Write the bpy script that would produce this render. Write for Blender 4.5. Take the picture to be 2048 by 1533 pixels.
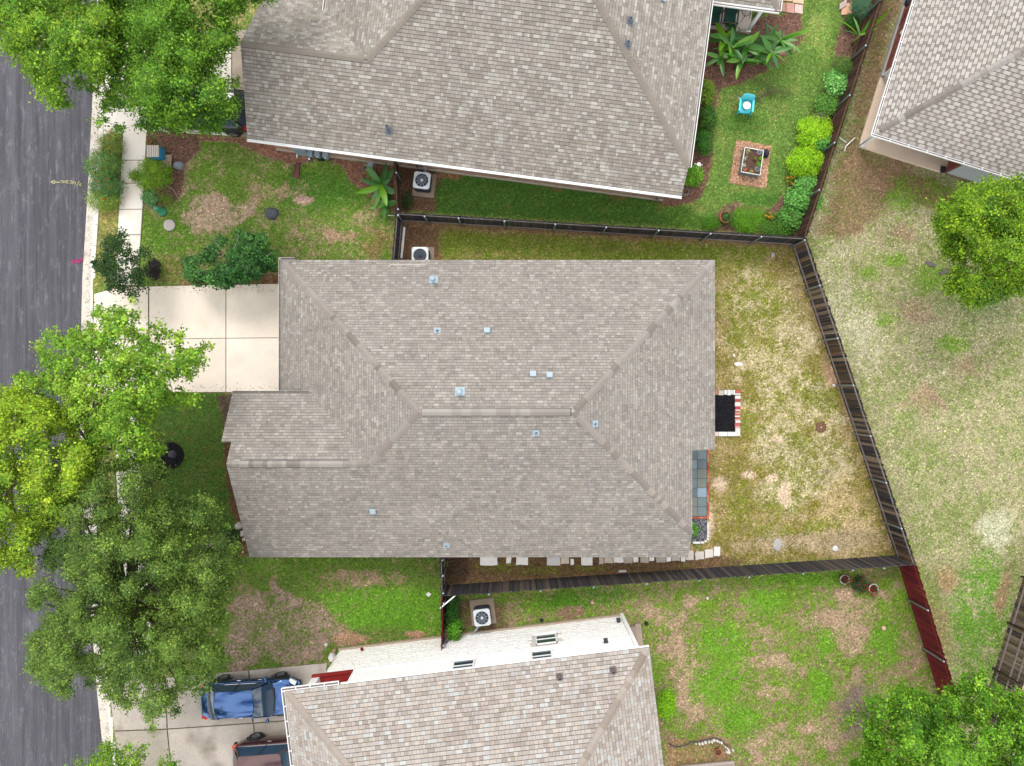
import bpy, math, random
import numpy as np
from mathutils import Matrix, Vector

for _o in list(bpy.data.objects):
    bpy.data.objects.remove(_o)
SC = bpy.context.scene
COL = SC.collection
PI = math.pi

# ------------------------------------------------------------------ camera
CAMH, FPX, CX, CY = 35.5, 1420.0, 1024.0, 766.5      # drone height, focal length in photo pixels
cam_d = bpy.data.cameras.new("camera")
cam_d.sensor_width = 36.0
cam_d.lens = 36.0 * FPX / 2048.0
cam_d.clip_start = 0.5
cam_d.clip_end = 2000.0
cam = bpy.data.objects.new("camera", cam_d)
COL.objects.link(cam)
cam.location = (0, 0, CAMH)
cam.rotation_euler = (0, 0, 0)
SC.camera = cam

# ------------------------------------------------------------------ sky and sun
SUN_EL, SUN_AZ = math.radians(54), math.radians(343)   # azimuth clockwise from north (+y)
world = bpy.data.worlds.new("World")
SC.world = world
world.use_nodes = True
wn = world.node_tree
wn.nodes.clear()
wo = wn.nodes.new("ShaderNodeOutputWorld")
wb = wn.nodes.new("ShaderNodeBackground")
wb.inputs[1].default_value = 0.145
sky = wn.nodes.new("ShaderNodeTexSky")
sky.sky_type = 'NISHITA'
sky.sun_disc = False
sky.sun_elevation = SUN_EL
sky.sun_rotation = SUN_AZ
sky.dust_density = 1.5
tc = wn.nodes.new("ShaderNodeTexCoord")
nz = wn.nodes.new("ShaderNodeTexNoise")
nz.inputs["Scale"].default_value = 4.5
nz.inputs["Detail"].default_value = 6
rp = wn.nodes.new("ShaderNodeValToRGB")
rp.color_ramp.elements[0].position = 0.36
rp.color_ramp.elements[1].position = 0.55
mx = wn.nodes.new("ShaderNodeMix")
mx.data_type = 'RGBA'
mx.inputs[7].default_value = (10.6, 10.4, 10.2, 1)         # bright white cloud cover
wn.links.new(tc.outputs["Generated"], nz.inputs["Vector"])
wn.links.new(nz.outputs["Fac"], rp.inputs["Fac"])
wn.links.new(rp.outputs["Color"], mx.inputs[0])
wn.links.new(sky.outputs[0], mx.inputs[6])
wn.links.new(mx.outputs[2], wb.inputs[0])
wn.links.new(wb.outputs[0], wo.inputs[0])

sun_d = bpy.data.lights.new("sun", 'SUN')
sun_d.energy = 1.3
sun_d.angle = math.radians(20)
sun_d.color = (1.0, 0.96, 0.90)
sun = bpy.data.objects.new("sun", sun_d)
COL.objects.link(sun)
_sd = Vector((math.sin(SUN_AZ) * math.cos(SUN_EL), math.cos(SUN_AZ) * math.cos(SUN_EL), math.sin(SUN_EL)))
sun.rotation_euler = _sd.to_track_quat('Z', 'Y').to_euler()
sun.location = (0, 0, 60)

SC.view_settings.view_transform = 'Standard'
SC.view_settings.look = 'None'
SC.view_settings.exposure = 0.68
SC.view_settings.gamma = 1.0

# ------------------------------------------------------------------ helpers
R = random.Random(7)
NR = np.random.default_rng(11)
KEXP = 1.6


def lin(c):
    c = c / 255.0
    return c / 12.92 if c <= 0.04045 else ((c + 0.055) / 1.055) ** 2.4


def P(r, g, b, k=1.0):
    """base colour of a surface that reads r,g,b in daylight"""
    return (lin(r) / KEXP * k, lin(g) / KEXP * k, lin(b) / KEXP * k)


def U(px, py, h=0.0):
    """ground-plan position of a point at height h seen at photo pixel px,py"""
    s = FPX / (CAMH - h)
    return Vector(((px - CX) / s, (CY - py) / s, h))


class MB:
    def __init__(s):
        s.v, s.f, s.c = [], [], []
        s.smooth = []

    def add(s, vs, fs, col=None, smooth=False):
        o = len(s.v)
        s.v.extend([tuple(p) for p in vs])
        for f in fs:
            s.f.append(tuple(i + o for i in f))
            s.c.append(col)
            s.smooth.append(smooth)
        return s

    def box(s, c, d, rz=0.0, col=None, rx=0.0, ry=0.0):
        m = Matrix.Translation(Vector(c)) @ Matrix.Rotation(rz, 4, 'Z') @ Matrix.Rotation(ry, 4, 'Y') @ Matrix.Rotation(rx, 4, 'X')
        x, y, z = d[0] / 2, d[1] / 2, d[2] / 2
        vs = [m @ Vector(p) for p in ((-x, -y, -z), (x, -y, -z), (x, y, -z), (-x, y, -z), (-x, -y, z), (x, -y, z), (x, y, z), (-x, y, z))]
        return s.add(vs, [(3, 2, 1, 0), (4, 5, 6, 7), (0, 1, 5, 4), (1, 2, 6, 5), (2, 3, 7, 6), (3, 0, 4, 7)], col)

    def bar(s, a, b, w, h, col=None):
        """box from a to b, width w sideways, height h"""
        a, b = Vector(a), Vector(b)
        d = (b - a).normalized()
        up = Vector((0, 0, 1)) if abs(d.z) < 0.95 else Vector((0, 1, 0))
        sx = d.cross(up).normalized() * w / 2
        uz = sx.cross(d).normalized() * h / 2
        vs = [a - sx - uz, a + sx - uz, a + sx + uz, a - sx + uz, b - sx - uz, b + sx - uz, b + sx + uz, b - sx + uz]
        return s.add(vs, [(0, 1, 2, 3), (7, 6, 5, 4), (4, 5, 1, 0), (5, 6, 2, 1), (6, 7, 3, 2), (7, 4, 0, 3)], col)

    def prism(s, poly, z0, z1, col=None, bevel=0.0):
        a = sum(poly[i][0] * poly[(i + 1) % len(poly)][1] - poly[(i + 1) % len(poly)][0] * poly[i][1] for i in range(len(poly)))
        if a < 0:
            poly = poly[::-1]
        n = len(poly)
        if bevel > 0:
            cx = sum(p[0] for p in poly) / n
            cy = sum(p[1] for p in poly) / n
            inn = []
            for p in poly:
                l = math.hypot(p[0] - cx, p[1] - cy) or 1
                inn.append((p[0] - (p[0] - cx) / l * bevel * 1.3, p[1] - (p[1] - cy) / l * bevel * 1.3))
            vs = [(p[0], p[1], z0) for p in poly] + [(p[0], p[1], z1 - bevel) for p in poly] + [(p[0], p[1], z1) for p in inn]
            fs = [tuple(range(2 * n, 3 * n))]
            for k in (0, 1):
                fs += [(k * n + i, k * n + (i + 1) % n, (k + 1) * n + (i + 1) % n, (k + 1) * n + i) for i in range(n)]
            return s.add(vs, fs, col)
        vs = [(p[0], p[1], z0) for p in poly] + [(p[0], p[1], z1) for p in poly]
        fs = [tuple(range(n))[::-1], tuple(range(n, 2 * n))] + [(i, (i + 1) % n, n + (i + 1) % n, n + i) for i in range(n)]
        return s.add(vs, fs, col)

    def tube(s, pts, rads, n=6, col=None, smooth=True):
        pts = [Vector(p) for p in pts]
        vs, fs = [], []
        if not hasattr(rads, '__len__'):
            rads = [rads] * len(pts)
        for i, p in enumerate(pts):
            d = (pts[min(i + 1, len(pts) - 1)] - pts[max(i - 1, 0)]).normalized()
            a = d.cross(Vector((0.13, 0.21, 0.97)) if abs(d.z) < 0.9 else Vector((1, 0.1, 0))).normalized()
            b = d.cross(a)
            for k in range(n):
                t = 2 * PI * k / n
                vs.append(p + (a * math.cos(t) + b * math.sin(t)) * rads[i])
        for i in range(len(pts) - 1):
            for k in range(n):
                fs.append((i * n + k, i * n + (k + 1) % n, (i + 1) * n + (k + 1) % n, (i + 1) * n + k))
        fs.append(tuple(range(n))[::-1])
        fs.append(tuple(range((len(pts) - 1) * n, len(pts) * n)))
        return s.add(vs, fs, col, smooth)

    def lathe(s, prof, c=(0, 0, 0), n=18, col=None, smooth=True, cap0=True):
        """prof: list of (radius, z)"""
        vs, fs = [], []
        for r, z in prof:
            for k in range(n):
                t = 2 * PI * k / n
                vs.append((c[0] + r * math.cos(t), c[1] + r * math.sin(t), c[2] + z))
        m = len(prof)
        for i in range(m - 1):
            for k in range(n):
                fs.append((i * n + k, i * n + (k + 1) % n, (i + 1) * n + (k + 1) % n, (i + 1) * n + k))
        if cap0:
            fs.append(tuple(range(n))[::-1])
        fs.append(tuple(range((m - 1) * n, m * n)))
        return s.add(vs, fs, col, smooth)

    def mesh(s, name):
        me = bpy.data.meshes.new(name)
        me.from_pydata(s.v, [], s.f)
        if any(s.smooth):
            me.polygons.foreach_set("use_smooth", s.smooth)
        if any(c is not None for c in s.c):
            at = me.attributes.new("Col", 'FLOAT_COLOR', 'FACE')
            arr = np.ones((len(s.f), 4), dtype=np.float32)
            for i, c in enumerate(s.c):
                if c is not None:
                    arr[i, :3] = c
            at.data.foreach_set("color", arr.ravel())
        me.update()
        return me


def put(name, me, mat=None, parent=None, m=None):
    """link mesh me (or an MB) as an object; parent keeps world coordinates when parent is a world-built thing"""
    if isinstance(me, MB):
        me = me.mesh(name)
    if mat is not None and not me.materials:
        me.materials.append(mat)
    o = bpy.data.objects.new(name, me)
    COL.objects.link(o)
    if parent is not None:
        o.parent = parent
        if parent.get("_w"):
            o.matrix_parent_inverse = Matrix.Translation(parent.location).inverted()
    if m is not None:
        o.matrix_basis = m
    return o


def tag(o, label=None, cat=None, group=None, kind=None):
    if label:
        o["label"] = label
    if cat:
        o["category"] = cat
    if group:
        o["group"] = group
    if kind:
        o["kind"] = kind
    return o


def thing(name, label, cat, loc=(0, 0, 0), rz=0.0, group=None, world=False):
    o = bpy.data.objects.new(name, None)
    COL.objects.link(o)
    o.location = loc
    o.rotation_euler = (0, 0, rz)
    o.empty_display_size = 0.3
    if world:
        o["_w"] = 1
    return tag(o, label, cat, group)


# ------------------------------------------------------------------ materials
MATS = {}


def M(name, color=None, rough=0.8, n1=(0, 0), n2=(0, 0), bump=0.0, bscale=60.0, metal=0.0, spec=0.35, coat=0.0, stretch=None, transl=0.0, tint=None):
    """procedural material; colour None reads the face attribute Col. n1,n2 = (noise scale, amount)"""
    if name in MATS:
        return MATS[name]
    m = bpy.data.materials.new(name)
    m.use_nodes = True
    nt = m.node_tree
    N, L = nt.nodes, nt.links
    bs = N["Principled BSDF"]
    bs.inputs["Roughness"].default_value = rough
    bs.inputs["Metallic"].default_value = metal
    bs.inputs["Specular IOR Level"].default_value = spec
    if coat:
        bs.inputs["Coat Weight"].default_value = coat
        bs.inputs["Coat Roughness"].default_value = 0.03
    if color is None:
        a = N.new("ShaderNodeAttribute")
        a.attribute_name = "Col"
        cur = a.outputs["Color"]
    else:
        a = N.new("ShaderNodeRGB")
        a.outputs[0].default_value = (*color, 1)
        cur = a.outputs[0]
    t = N.new("ShaderNodeTexCoord")
    oi = N.new("ShaderNodeObjectInfo")
    va = N.new("ShaderNodeVectorMath")
    va.operation = 'ADD'
    L.new(t.outputs["Object"], va.inputs[0])
    L.new(oi.outputs["Location"], va.inputs[1])
    vec = va.outputs[0]
    if stretch:
        mp = N.new("ShaderNodeMapping")
        mp.inputs["Scale"].default_value = stretch
        L.new(vec, mp.inputs["Vector"])
        vec = mp.outputs[0]
    for sc, am in (n1, n2):
        if am <= 0:
            continue
        z = N.new("ShaderNodeTexNoise")
        z.inputs["Scale"].default_value = sc
        z.inputs["Detail"].default_value = 4
        z.inputs["Roughness"].default_value = 0.65
        L.new(vec, z.inputs["Vector"])
        mr = N.new("ShaderNodeMapRange")
        mr.inputs["From Min"].default_value = 0.25
        mr.inputs["From Max"].default_value = 0.75
        mr.inputs["To Min"].default_value = 1 - am
        mr.inputs["To Max"].default_value = 1 + am
        L.new(z.outputs["Fac"], mr.inputs["Value"])
        mm = N.new("ShaderNodeVectorMath")
        mm.operation = 'SCALE'
        L.new(cur, mm.inputs[0])
        L.new(mr.outputs[0], mm.inputs["Scale"])
        cur = mm.outputs[0]
    if tint:
        sc, col, lo, hi = tint
        z = N.new("ShaderNodeTexNoise")
        z.inputs["Scale"].default_value = sc
        z.inputs["Detail"].default_value = 5
        L.new(vec, z.inputs["Vector"])
        mr = N.new("ShaderNodeMapRange")
        mr.inputs["From Min"].default_value = lo
        mr.inputs["From Max"].default_value = hi
        L.new(z.outputs["Fac"], mr.inputs["Value"])
        mm = N.new("ShaderNodeMix")
        mm.data_type = 'RGBA'
        L.new(mr.outputs[0], mm.inputs[0])
        L.new(cur, mm.inputs[6])
        mm.inputs[7].default_value = (*col, 1)
        cur = mm.outputs[2]
    L.new(cur, bs.inputs["Base Color"])
    if bump > 0:
        z = N.new("ShaderNodeTexNoise")
        z.inputs["Scale"].default_value = bscale
        z.inputs["Detail"].default_value = 4
        L.new(vec, z.inputs["Vector"])
        b = N.new("ShaderNodeBump")
        b.inputs["Strength"].default_value = bump
        b.inputs["Distance"].default_value = 0.02
        L.new(z.outputs["Fac"], b.inputs["Height"])
        L.new(b.outputs[0], bs.inputs["Normal"])
    if transl > 0:
        tr = N.new("ShaderNodeBsdfTranslucent")
        ms = N.new("ShaderNodeMixShader")
        ms.inputs[0].default_value = transl
        L.new(cur, tr.inputs["Color"])
        L.new(bs.outputs[0], ms.inputs[1])
        L.new(tr.outputs[0], ms.inputs[2])
        L.new(ms.outputs[0], N["Material Output"].inputs[0])
    MATS[name] = m
    return m


m_shingle = M("shingle", None, 0.92, (.55, .10), (70, .15), 0.5, 160, spec=.2)
m_deck = M("roof_underlay", (0.04, 0.037, 0.035), 0.95, (5, .2))  # near-black deck colour stands in for shadow in the shingle gaps
m_leaf = M("leaf", None, 0.6, transl=0.2, spec=.22)
m_bark = M("bark", P(105, 92, 80), 0.95, (14, .3), (60, .2), .5, 40)
m_twig = M("dry_twig", P(165, 155, 142), 0.95, (14, .3))
m_white = M("white_paint", (0.80, 0.80, 0.79), 0.55, (3, .05), (25, .04))
m_alu = M("galvanised_steel", P(178, 192, 208, 1.2), 0.5, (20, .12), metal=0.2)
m_dark = M("dark_metal", (0.03, 0.034, 0.045), 0.45, (10, .15))
m_picket = M("weathered_picket", None, 0.92, (3, .25), (18, .3), .4, 30, stretch=(6, 6, .7))
m_rail = M("weathered_rail", P(150, 142, 138), 0.9, (5, .2), (30, .25), .3, 30)
m_conc = M("concrete", None, 0.9, (0.9, .07), (22, .07), .25, 120, tint=(.45, P(210, 196, 177, 1.25), .58, .85))
m_cconc = M("stained_concrete", None, 0.9, (0.8, .14), (9, .12), .25, 120, tint=(0.7, P(150, 138, 124), .52, .75))
m_stone = M("limestone", None, 0.9, (6, .1), (40, .1), .4, 40)
m_col = M("plain_colour", None, 0.6, (12, .1))
m_soil = M("soil", P(96, 72, 58), 0.98, (9, .35), (70, .45), .9, 50)
m_glass = M("window_glass", (0.035, 0.05, 0.07), 0.06, spec=0.9)
# ------------------------------------------------------------------ ground painting (surface cover and some painted shade, in plan)
GX0, GX1, GY0, GY1, GS = -220, 2270, -170, 1710, 5
gxs = np.arange(GX0, GX1 + 1, GS, dtype=np.float64)
gys = np.arange(GY0, GY1 + 1, GS, dtype=np.float64)
GXX, GYY = np.meshgrid(gxs, gys)


def vnoise(x, y, seed):
    xi, yi = np.floor(x).astype(np.int64), np.floor(y).astype(np.int64)
    xf, yf = x - xi, y - yi

    def h(a, b):
        n = (a * 374761393 + b * 668265263 + seed * 974711) & 0x7fffffff
        n = ((n ^ (n >> 13)) * 1274126177) & 0x7fffffff
        return ((n ^ (n >> 16)) & 0xffff) / 65535.0
    u, v = xf * xf * (3 - 2 * xf), yf * yf * (3 - 2 * yf)
    return (h(xi, yi) * (1 - u) + h(xi + 1, yi) * u) * (1 - v) + (h(xi, yi + 1) * (1 - u) + h(xi + 1, yi + 1) * u) * v


def fbm(x, y, sc, seed, oct=4):
    r, a, t = 0, 1.0, 0
    for i in range(oct):
        r = r + a * vnoise(x / sc * 2 ** i, y / sc * 2 ** i, seed + i * 17)
        t += a
        a *= 0.55
    return r / t - 0.5


def sdist(pts, X, Y):
    """signed distance, positive inside the polygon"""
    d = np.full(X.shape, 1e9)
    ins = np.zeros(X.shape, bool)
    n = len(pts)
    for i in range(n):
        x0, y0 = pts[i]
        x1, y1 = pts[(i + 1) % n]
        ex, ey = x1 - x0, y1 - y0
        t = np.clip(((X - x0) * ex + (Y - y0) * ey) / (ex * ex + ey * ey + 1e-9), 0, 1)
        d = np.minimum(d, np.hypot(X - x0 - t * ex, Y - y0 - t * ey))
        if y0 != y1:
            c = ((y0 <= Y) != (y1 <= Y)) & (X < (x1 - x0) * (Y - y0) / (y1 - y0) + x0)
            ins ^= c
    return np.where(ins, d, -d)


gA = np.zeros(GXX.shape + (3,))
gB = np.zeros(GXX.shape + (3,))
gF = np.zeros(GXX.shape)
gA[:] = P(105, 128, 52)
gB[:] = P(178, 155, 112)
gF[:] = 0.35
_n1 = fbm(GXX, GYY, 60, 3)
_n2 = fbm(GXX, GYY, 22, 9)


def pmask(pts, soft=8, amp=16):
    return np.clip((sdist(pts, GXX, GYY) + amp * (_n2 * 1.4 + _n1)) / soft + 0.5, 0, 1)


def emask(cx, cy, rx, ry, rot=0, soft=.35, amp=.6):
    c, s = math.cos(math.radians(rot)), math.sin(math.radians(rot))
    X, Y = GXX - cx, GYY - cy
    d = 1 - np.hypot((X * c + Y * s) / rx, (-X * s + Y * c) / ry)
    return np.clip((d + amp * (_n2 + _n1)) / soft, 0, 1)


def paint(m, A=None, B=None, F=None, k=1.0):
    m = m * k
    if A is not None:
        gA[:] = gA * (1 - m[..., None]) + np.array(A) * m[..., None]
    if B is not None:
        gB[:] = gB * (1 - m[..., None]) + np.array(B) * m[..., None]
    if F is not None:
        gF[:] = gF * (1 - m) + F * m


MUL = P(104, 78, 66)
MULD = P(80, 60, 52)
MULR = P(128, 92, 76)
# east yard (open straw-coloured lawn)
paint(pmask([(1612, 476), (1765, 0), (1790, -180), (2400, -180), (2400, 1720), (1980, 1720), (1900, 1360), (1833, 1130)], 6, 6), P(122, 134, 72), P(180, 172, 134), .55)
paint(pmask([(1640, 470), (1765, 0), (1800, 0), (1720, 290), (1790, 330), (1780, 420), (1680, 480)], 20, 26), P(108, 112, 52), P(152, 130, 98), .62)
paint(emask(1760, 340, 75, 45, 20), None, P(166, 136, 106), .74)
paint(emask(1860, 385, 90, 30, 18), P(105, 135, 40), P(150, 120, 90), .38)
for c in ((1800, 400, 40, 30), (1790, 520, 34, 22), (1740, 545, 26, 20), (1860, 560, 50, 40), (1905, 690, 40, 20), (1900, 480, 36, 46), (1765, 640, 30, 16)):
    paint(emask(*c, 0, .5, .9), P(110, 140, 45), None, .25)
for c in ((1940, 735, 45, 30), (1800, 470, 40, 30), (1850, 800, 60, 30), (1830, 620, 50, 30)):
    paint(emask(*c, 0, .7, 1.0), None, P(172, 150, 120), .66)
paint(emask(1690, 620, 70, 150, -18, .6, .6), P(140, 148, 92), P(196, 190, 158), .66)
paint(emask(1970, 600, 110, 70, 0, .6, .6), P(110, 128, 75), P(165, 160, 120), .5)  # greyer, darker patch painted as the tree's shadow on the lawn
paint(emask(1990, 1060, 50, 50, 0, .5, .5), None, P(198, 198, 165), .8)
paint(emask(1960, 1230, 80, 150, 10, .5, .7), P(98, 140, 42), None, .3)
paint(emask(1890, 1160, 40, 30, 0, .6, .8), None, P(178, 150, 112), .7)
paint(emask(2010, 1180, 16, 90, 14, .6, .7), None, P(165, 140, 105), .75)
paint(emask(1870, 1230, 30, 110, -16, .6, .7), P(120, 130, 60), P(160, 148, 105), .55)
# main back yard
paint(pmask([(795, 440), (1610, 486), (1690, 766), (1806, 1110), (883, 1172), (883, 1100), (1400, 1100), (1400, 540), (795, 540)], 6, 4), P(120, 114, 46), P(178, 156, 114), .50)
paint(pmask([(830, 455), (1580, 496), (1440, 540), (830, 540)], 14, 22), P(106, 122, 38), P(165, 150, 95), .34)
paint(pmask([(800, 442), (880, 448), (880, 520), (800, 525)], 14, 14), None, P(132, 102, 76), .85)
paint(pmask([(800, 440), (1610, 486), (1600, 497), (800, 452)], 5, 8), None, P(150, 120, 88), .9)
paint(emask(1560, 760, 105, 250, -10, .45, .8), P(122, 122, 50), P(210, 194, 156), .54)
paint(emask(1600, 930, 120, 110, -10, .5, .9), P(118, 120, 52), P(208, 194, 158), .52)
paint(emask(1690, 1040, 90, 90, 0, .5, .8), P(120, 116, 50), P(200, 178, 134), .58)
paint(emask(1600, 1085, 220, 28, -3, .5, .7), P(112, 108, 55), P(190, 170, 135), .66)
for c in ((1500, 560, 70, 70), (1540, 620, 50, 40), (1480, 660, 40, 60), (1620, 780, 45, 50), (1665, 800, 34, 40), (1500, 850, 36, 40), (1480, 1000, 40, 70), (1560, 1010, 60, 30), (1640, 1050, 50, 20), (1450, 600, 26, 60), (1600, 880, 40, 24), (1540, 1060, 80, 22)):
    paint(emask(*c, 0, .6, 1.1), P(112, 118, 38), None, .34)
for c in ((1660, 745, 14, 40), (1690, 800, 10, 50), (1725, 880, 12, 60), (1640, 640, 12, 50), (1755, 960, 14, 60)):
    paint(emask(*c, -17, .6, .8), None, P(186, 152, 122), .9)
for c in ((1438, 968, 20, 22), (1570, 985, 14, 34), (1555, 880, 14, 9), (1500, 950, 22, 10), (1420, 1050, 10, 50), (1545, 955, 18, 10)):
    paint(emask(*c, 0, .5, .5), None, P(214, 190, 160), .95)
paint(pmask([(885, 1110), (1450, 1110), (1500, 1122), (1440, 1150), (885, 1176)], 8, 8), P(104, 105, 40), P(128, 100, 74), .74)
paint(pmask([(886, 1110), (935, 1110), (935, 1172), (886, 1174)], 8, 8), None, P(92, 72, 56), .92)
for c in ((1000, 1135, 70, 14), (1090, 1142, 60, 10), (1180, 1138, 50, 8)):
    paint(emask(*c, 0, .6, .9), P(112, 115, 42), None, .4)
# north neighbour: side strip and back garden
paint(pmask([(795, 325), (1340, 395), (1430, 380), (1600, 468), (795, 422)], 5, 5), P(70, 106, 36), P(125, 116, 64), .14)  # grass colour darkened where the house shades the strip
paint(pmask([(1330, 405), (1420, 400), (1440, 455), (1330, 450)], 14, 18), P(76, 112, 34), P(130, 125, 60), .15)
paint(pmask([(797, 322), (880, 340), (868, 380), (872, 422), (797, 424)], 8, 12), P(70, 95, 35), P(122, 92, 72), .88)
paint(emask(900, 352, 40, 8, 7, .5, .6), None, P(150, 112, 84), .8)
paint(emask(1110, 378, 30, 6, 7, .5, .6), None, P(130, 112, 70), .7)
paint(emask(1230, 395, 30, 6, 7, .5, .6), None, P(130, 112, 70), .7)
paint(pmask([(1400, -180), (1790, -180), (1765, 0), (1610, 470), (1420, 440), (1345, 400), (1440, 200)], 5, 4), P(94, 124, 50), P(150, 148, 84), .24)
paint(emask(1640, 60, 30, 70, 8, .6, .6), P(112, 142, 60), P(165, 165, 95), .3)
paint(emask(1520, 400, 80, 20, 0, .6, .6), P(70, 110, 36), None, .1)
paint(emask(1490, 250, 55, 30, 0, .6, .5), P(72, 108, 36), None, .14)  # darker grass painted as the garden chair's shadow
paint(pmask([(1395, 60), (1500, 40), (1606, 18), (1603, 80), (1585, 100), (1560, 128), (1530, 145), (1480, 165), (1438, 182), (1428, 220), (1424, 320), (1420, 350), (1405, 398), (1350, 412), (1322, 404), (1380, 330)], 6, 7), None, MUL, 1.0)
paint(emask(1560, 95, 22, 16), None, P(142, 112, 92), 1)
paint(pmask([(1685, -100), (1800, -100), (1765, 0), (1612, 472), (1420, 462), (1415, 440), (1432, 425), (1470, 404), (1540, 414), (1575, 388), (1590, 330), (1615, 250), (1650, 190), (1668, 110), (1684, 40)], 6, 7), None, P(112, 86, 74), 1.0)
paint(pmask([(1473, 281), (1541, 293), (1532, 376), (1459, 366)], 4, 3), None, P(205, 160, 128), 1.0)
# north front yard
paint(pmask([(276, 255), (560, 285), (795, 325), (795, 530), (560, 530), (560, 575), (276, 575)], 5, 3), P(98, 128, 42), P(184, 158, 126), .30)
paint(emask(640, 380, 120, 50, 0, .5, .6), P(80, 122, 36), None, .12)
paint(emask(420, 425, 95, 45, 6, .4, .9), None, P(194, 168, 142), .66)
paint(emask(530, 385, 60, 26, 0, .5, .9), None, None, .6)
paint(emask(330, 470, 60, 40, 0, .5, .8), P(92, 130, 36), None, .16)
paint(emask(470, 320, 70, 30, 0, .5, .8), P(98, 125, 46), None, .34)
paint(emask(610, 400, 22, 10), None, P(205, 172, 155), .85)
paint(emask(690, 470, 40, 12), None, P(190, 155, 130), .7)
paint(emask(750, 490, 50, 40, 0, .6, .7), None, P(150, 132, 84), .55)
paint(emask(340, 540, 60, 30), P(100, 118, 44), P(160, 140, 95), .4)
paint(pmask([(288, 258), (395, 262), (402, 300), (368, 326), (364, 380), (352, 405), (322, 414), (284, 412)], 6, 7), None, MUL, 1.0)
paint(pmask([(380, 264), (560, 282), (700, 318), (790, 335), (790, 425), (762, 418), (738, 386), (700, 366), (688, 340), (662, 320), (636, 318), (590, 330), (545, 318), (480, 288), (400, 284)], 6, 7), None, MULR, 1.0)
paint(pmask([(370, 558), (560, 545), (560, 574), (370, 574)], 6, 8), None, P(138, 100, 74), .9)
# verges
paint(pmask([(195, 415), (240, 412), (228, 500), (190, 590), (180, 560)], 5, 4), P(120, 128, 55), P(180, 165, 105), .5)
# west front lawn of the grey house, in front of the gable
paint(pmask([(288, 786), (470, 786), (470, 880), (510, 1120), (290, 1120)], 5, 3), P(72, 102, 36), P(124, 114, 62), .26)  # grass colour darkened for the shade of the nearby trees
paint(pmask([(425, 788), (470, 788), (470, 870), (450, 870), (440, 820)], 6, 10), None, P(100, 84, 70), .95)
paint(pmask([(444, 880), (470, 880), (520, 1120), (480, 1115), (455, 960)], 5, 8), None, P(112, 82, 60), .8)
# south front lawn
paint(pmask([(285, 1112), (882, 1112), (884, 1280), (650, 1325), (430, 1350), (285, 1350)], 5, 3), P(88, 116, 38), P(160, 135, 104), .3)
paint(emask(600, 1135, 200, 20), P(90, 122, 36), None, .2)
paint(emask(740, 1155, 90, 24, 0, .5, .8), None, P(176, 148, 122), .55)
paint(pmask([(640, 1186), (880, 1172), (882, 1278), (800, 1262), (720, 1258), (655, 1228)], 12, 22), P(90, 134, 30), P(160, 138, 106), .12)
paint(pmask([(480, 1180), (560, 1175), (640, 1205), (680, 1262), (640, 1318), (460, 1342), (440, 1290)], 14, 26), P(98, 116, 46), P(172, 146, 130), .58)
paint(emask(700, 1280, 40, 16), None, P(182, 145, 118), .85)
paint(emask(830, 1268, 24, 10), None, P(178, 140, 112), .9)
# south back yard
paint(pmask([(885, 1200), (1180, 1176), (1828, 1138), (1910, 1390), (1960, 1720), (1290, 1720), (1310, 1300), (1240, 1226), (885, 1275)], 5, 3), P(100, 132, 30), P(162, 138, 112), .48)
paint(pmask([(886, 1200), (1010, 1200), (1010, 1268), (886, 1280)], 10, 12), P(80, 110, 30), P(122, 98, 76), .6)
paint(emask(1150, 1200, 140, 30, -6, .6, .8), P(78, 122, 24), None, .3)
paint(emask(1140, 1225, 40, 16), None, P(150, 122, 100), .8)
for c in ((1330, 1240, 50, 40), (1350, 1300, 40, 60), (1390, 1380, 45, 80), (1380, 1200, 40, 20), (1450, 1180, 30, 14), (1530, 1270, 40, 40), (1580, 1330, 60, 26), (1550, 1390, 50, 30), (1620, 1240, 40, 24), (1700, 1270, 34, 90), (1730, 1210, 60, 40), (1560, 1480, 60, 50), (1640, 1460, 50, 40), (1500, 1330, 30, 20), (1780, 1190, 40, 30), (1700, 1370, 30, 40)):
    paint(emask(*c, 0, .5, 1.2), P(104, 124, 44), P(186, 158, 132), .62)
for c in ((1450, 1290, 60, 60), (1440, 1370, 60, 60), (1540, 1200, 60, 40), (1640, 1370, 30, 50), (1600, 1160, 120, 20), (1770, 1280, 30, 60), (1480, 1440, 50, 40), (1650, 1290, 26, 30)):
    paint(emask(*c, 0, .5, 1.0), P(96, 140, 28), None, .18)
paint(emask(1720, 1420, 50, 70, 0, .5, .7), P(95, 105, 60), P(135, 118, 105), .7)
paint(pmask([(1330, 1482), (1440, 1470), (1465, 1500), (1460, 1530), (1340, 1540)], 6, 6), P(110, 120, 50), P(160, 132, 98), .75)

_mul = gF > .97
gF = np.where(_mul, gF, gF + _n1 * .45 + _n2 * .55 + fbm(GXX, GYY, 10, 23, 2) * .35)
gF = np.where(_mul, 1.15, np.clip(gF, .06, .95))
_lum = gA.mean(-1, keepdims=True)
gA = (gA * .95 + _lum * .05) * 1.42
gB = gB * np.where(_mul, 1.5, 1.05)[..., None]

# ---- ground sheet mesh: fine grid in the picture, wide skirt to the horizon
EDGE = [(-400, 214), (-100, 198), (100, 188), (250, 181), (400, 173), (560, 163), (700, 160), (900, 159), (1000, 164), (1120, 173), (1250, 182), (1380, 192), (1533, 208), (1700, 226), (1900, 250)]


def edge_x(py):
    return np.interp(py, [e[0] for e in EDGE], [e[1] for e in EDGE])


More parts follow.
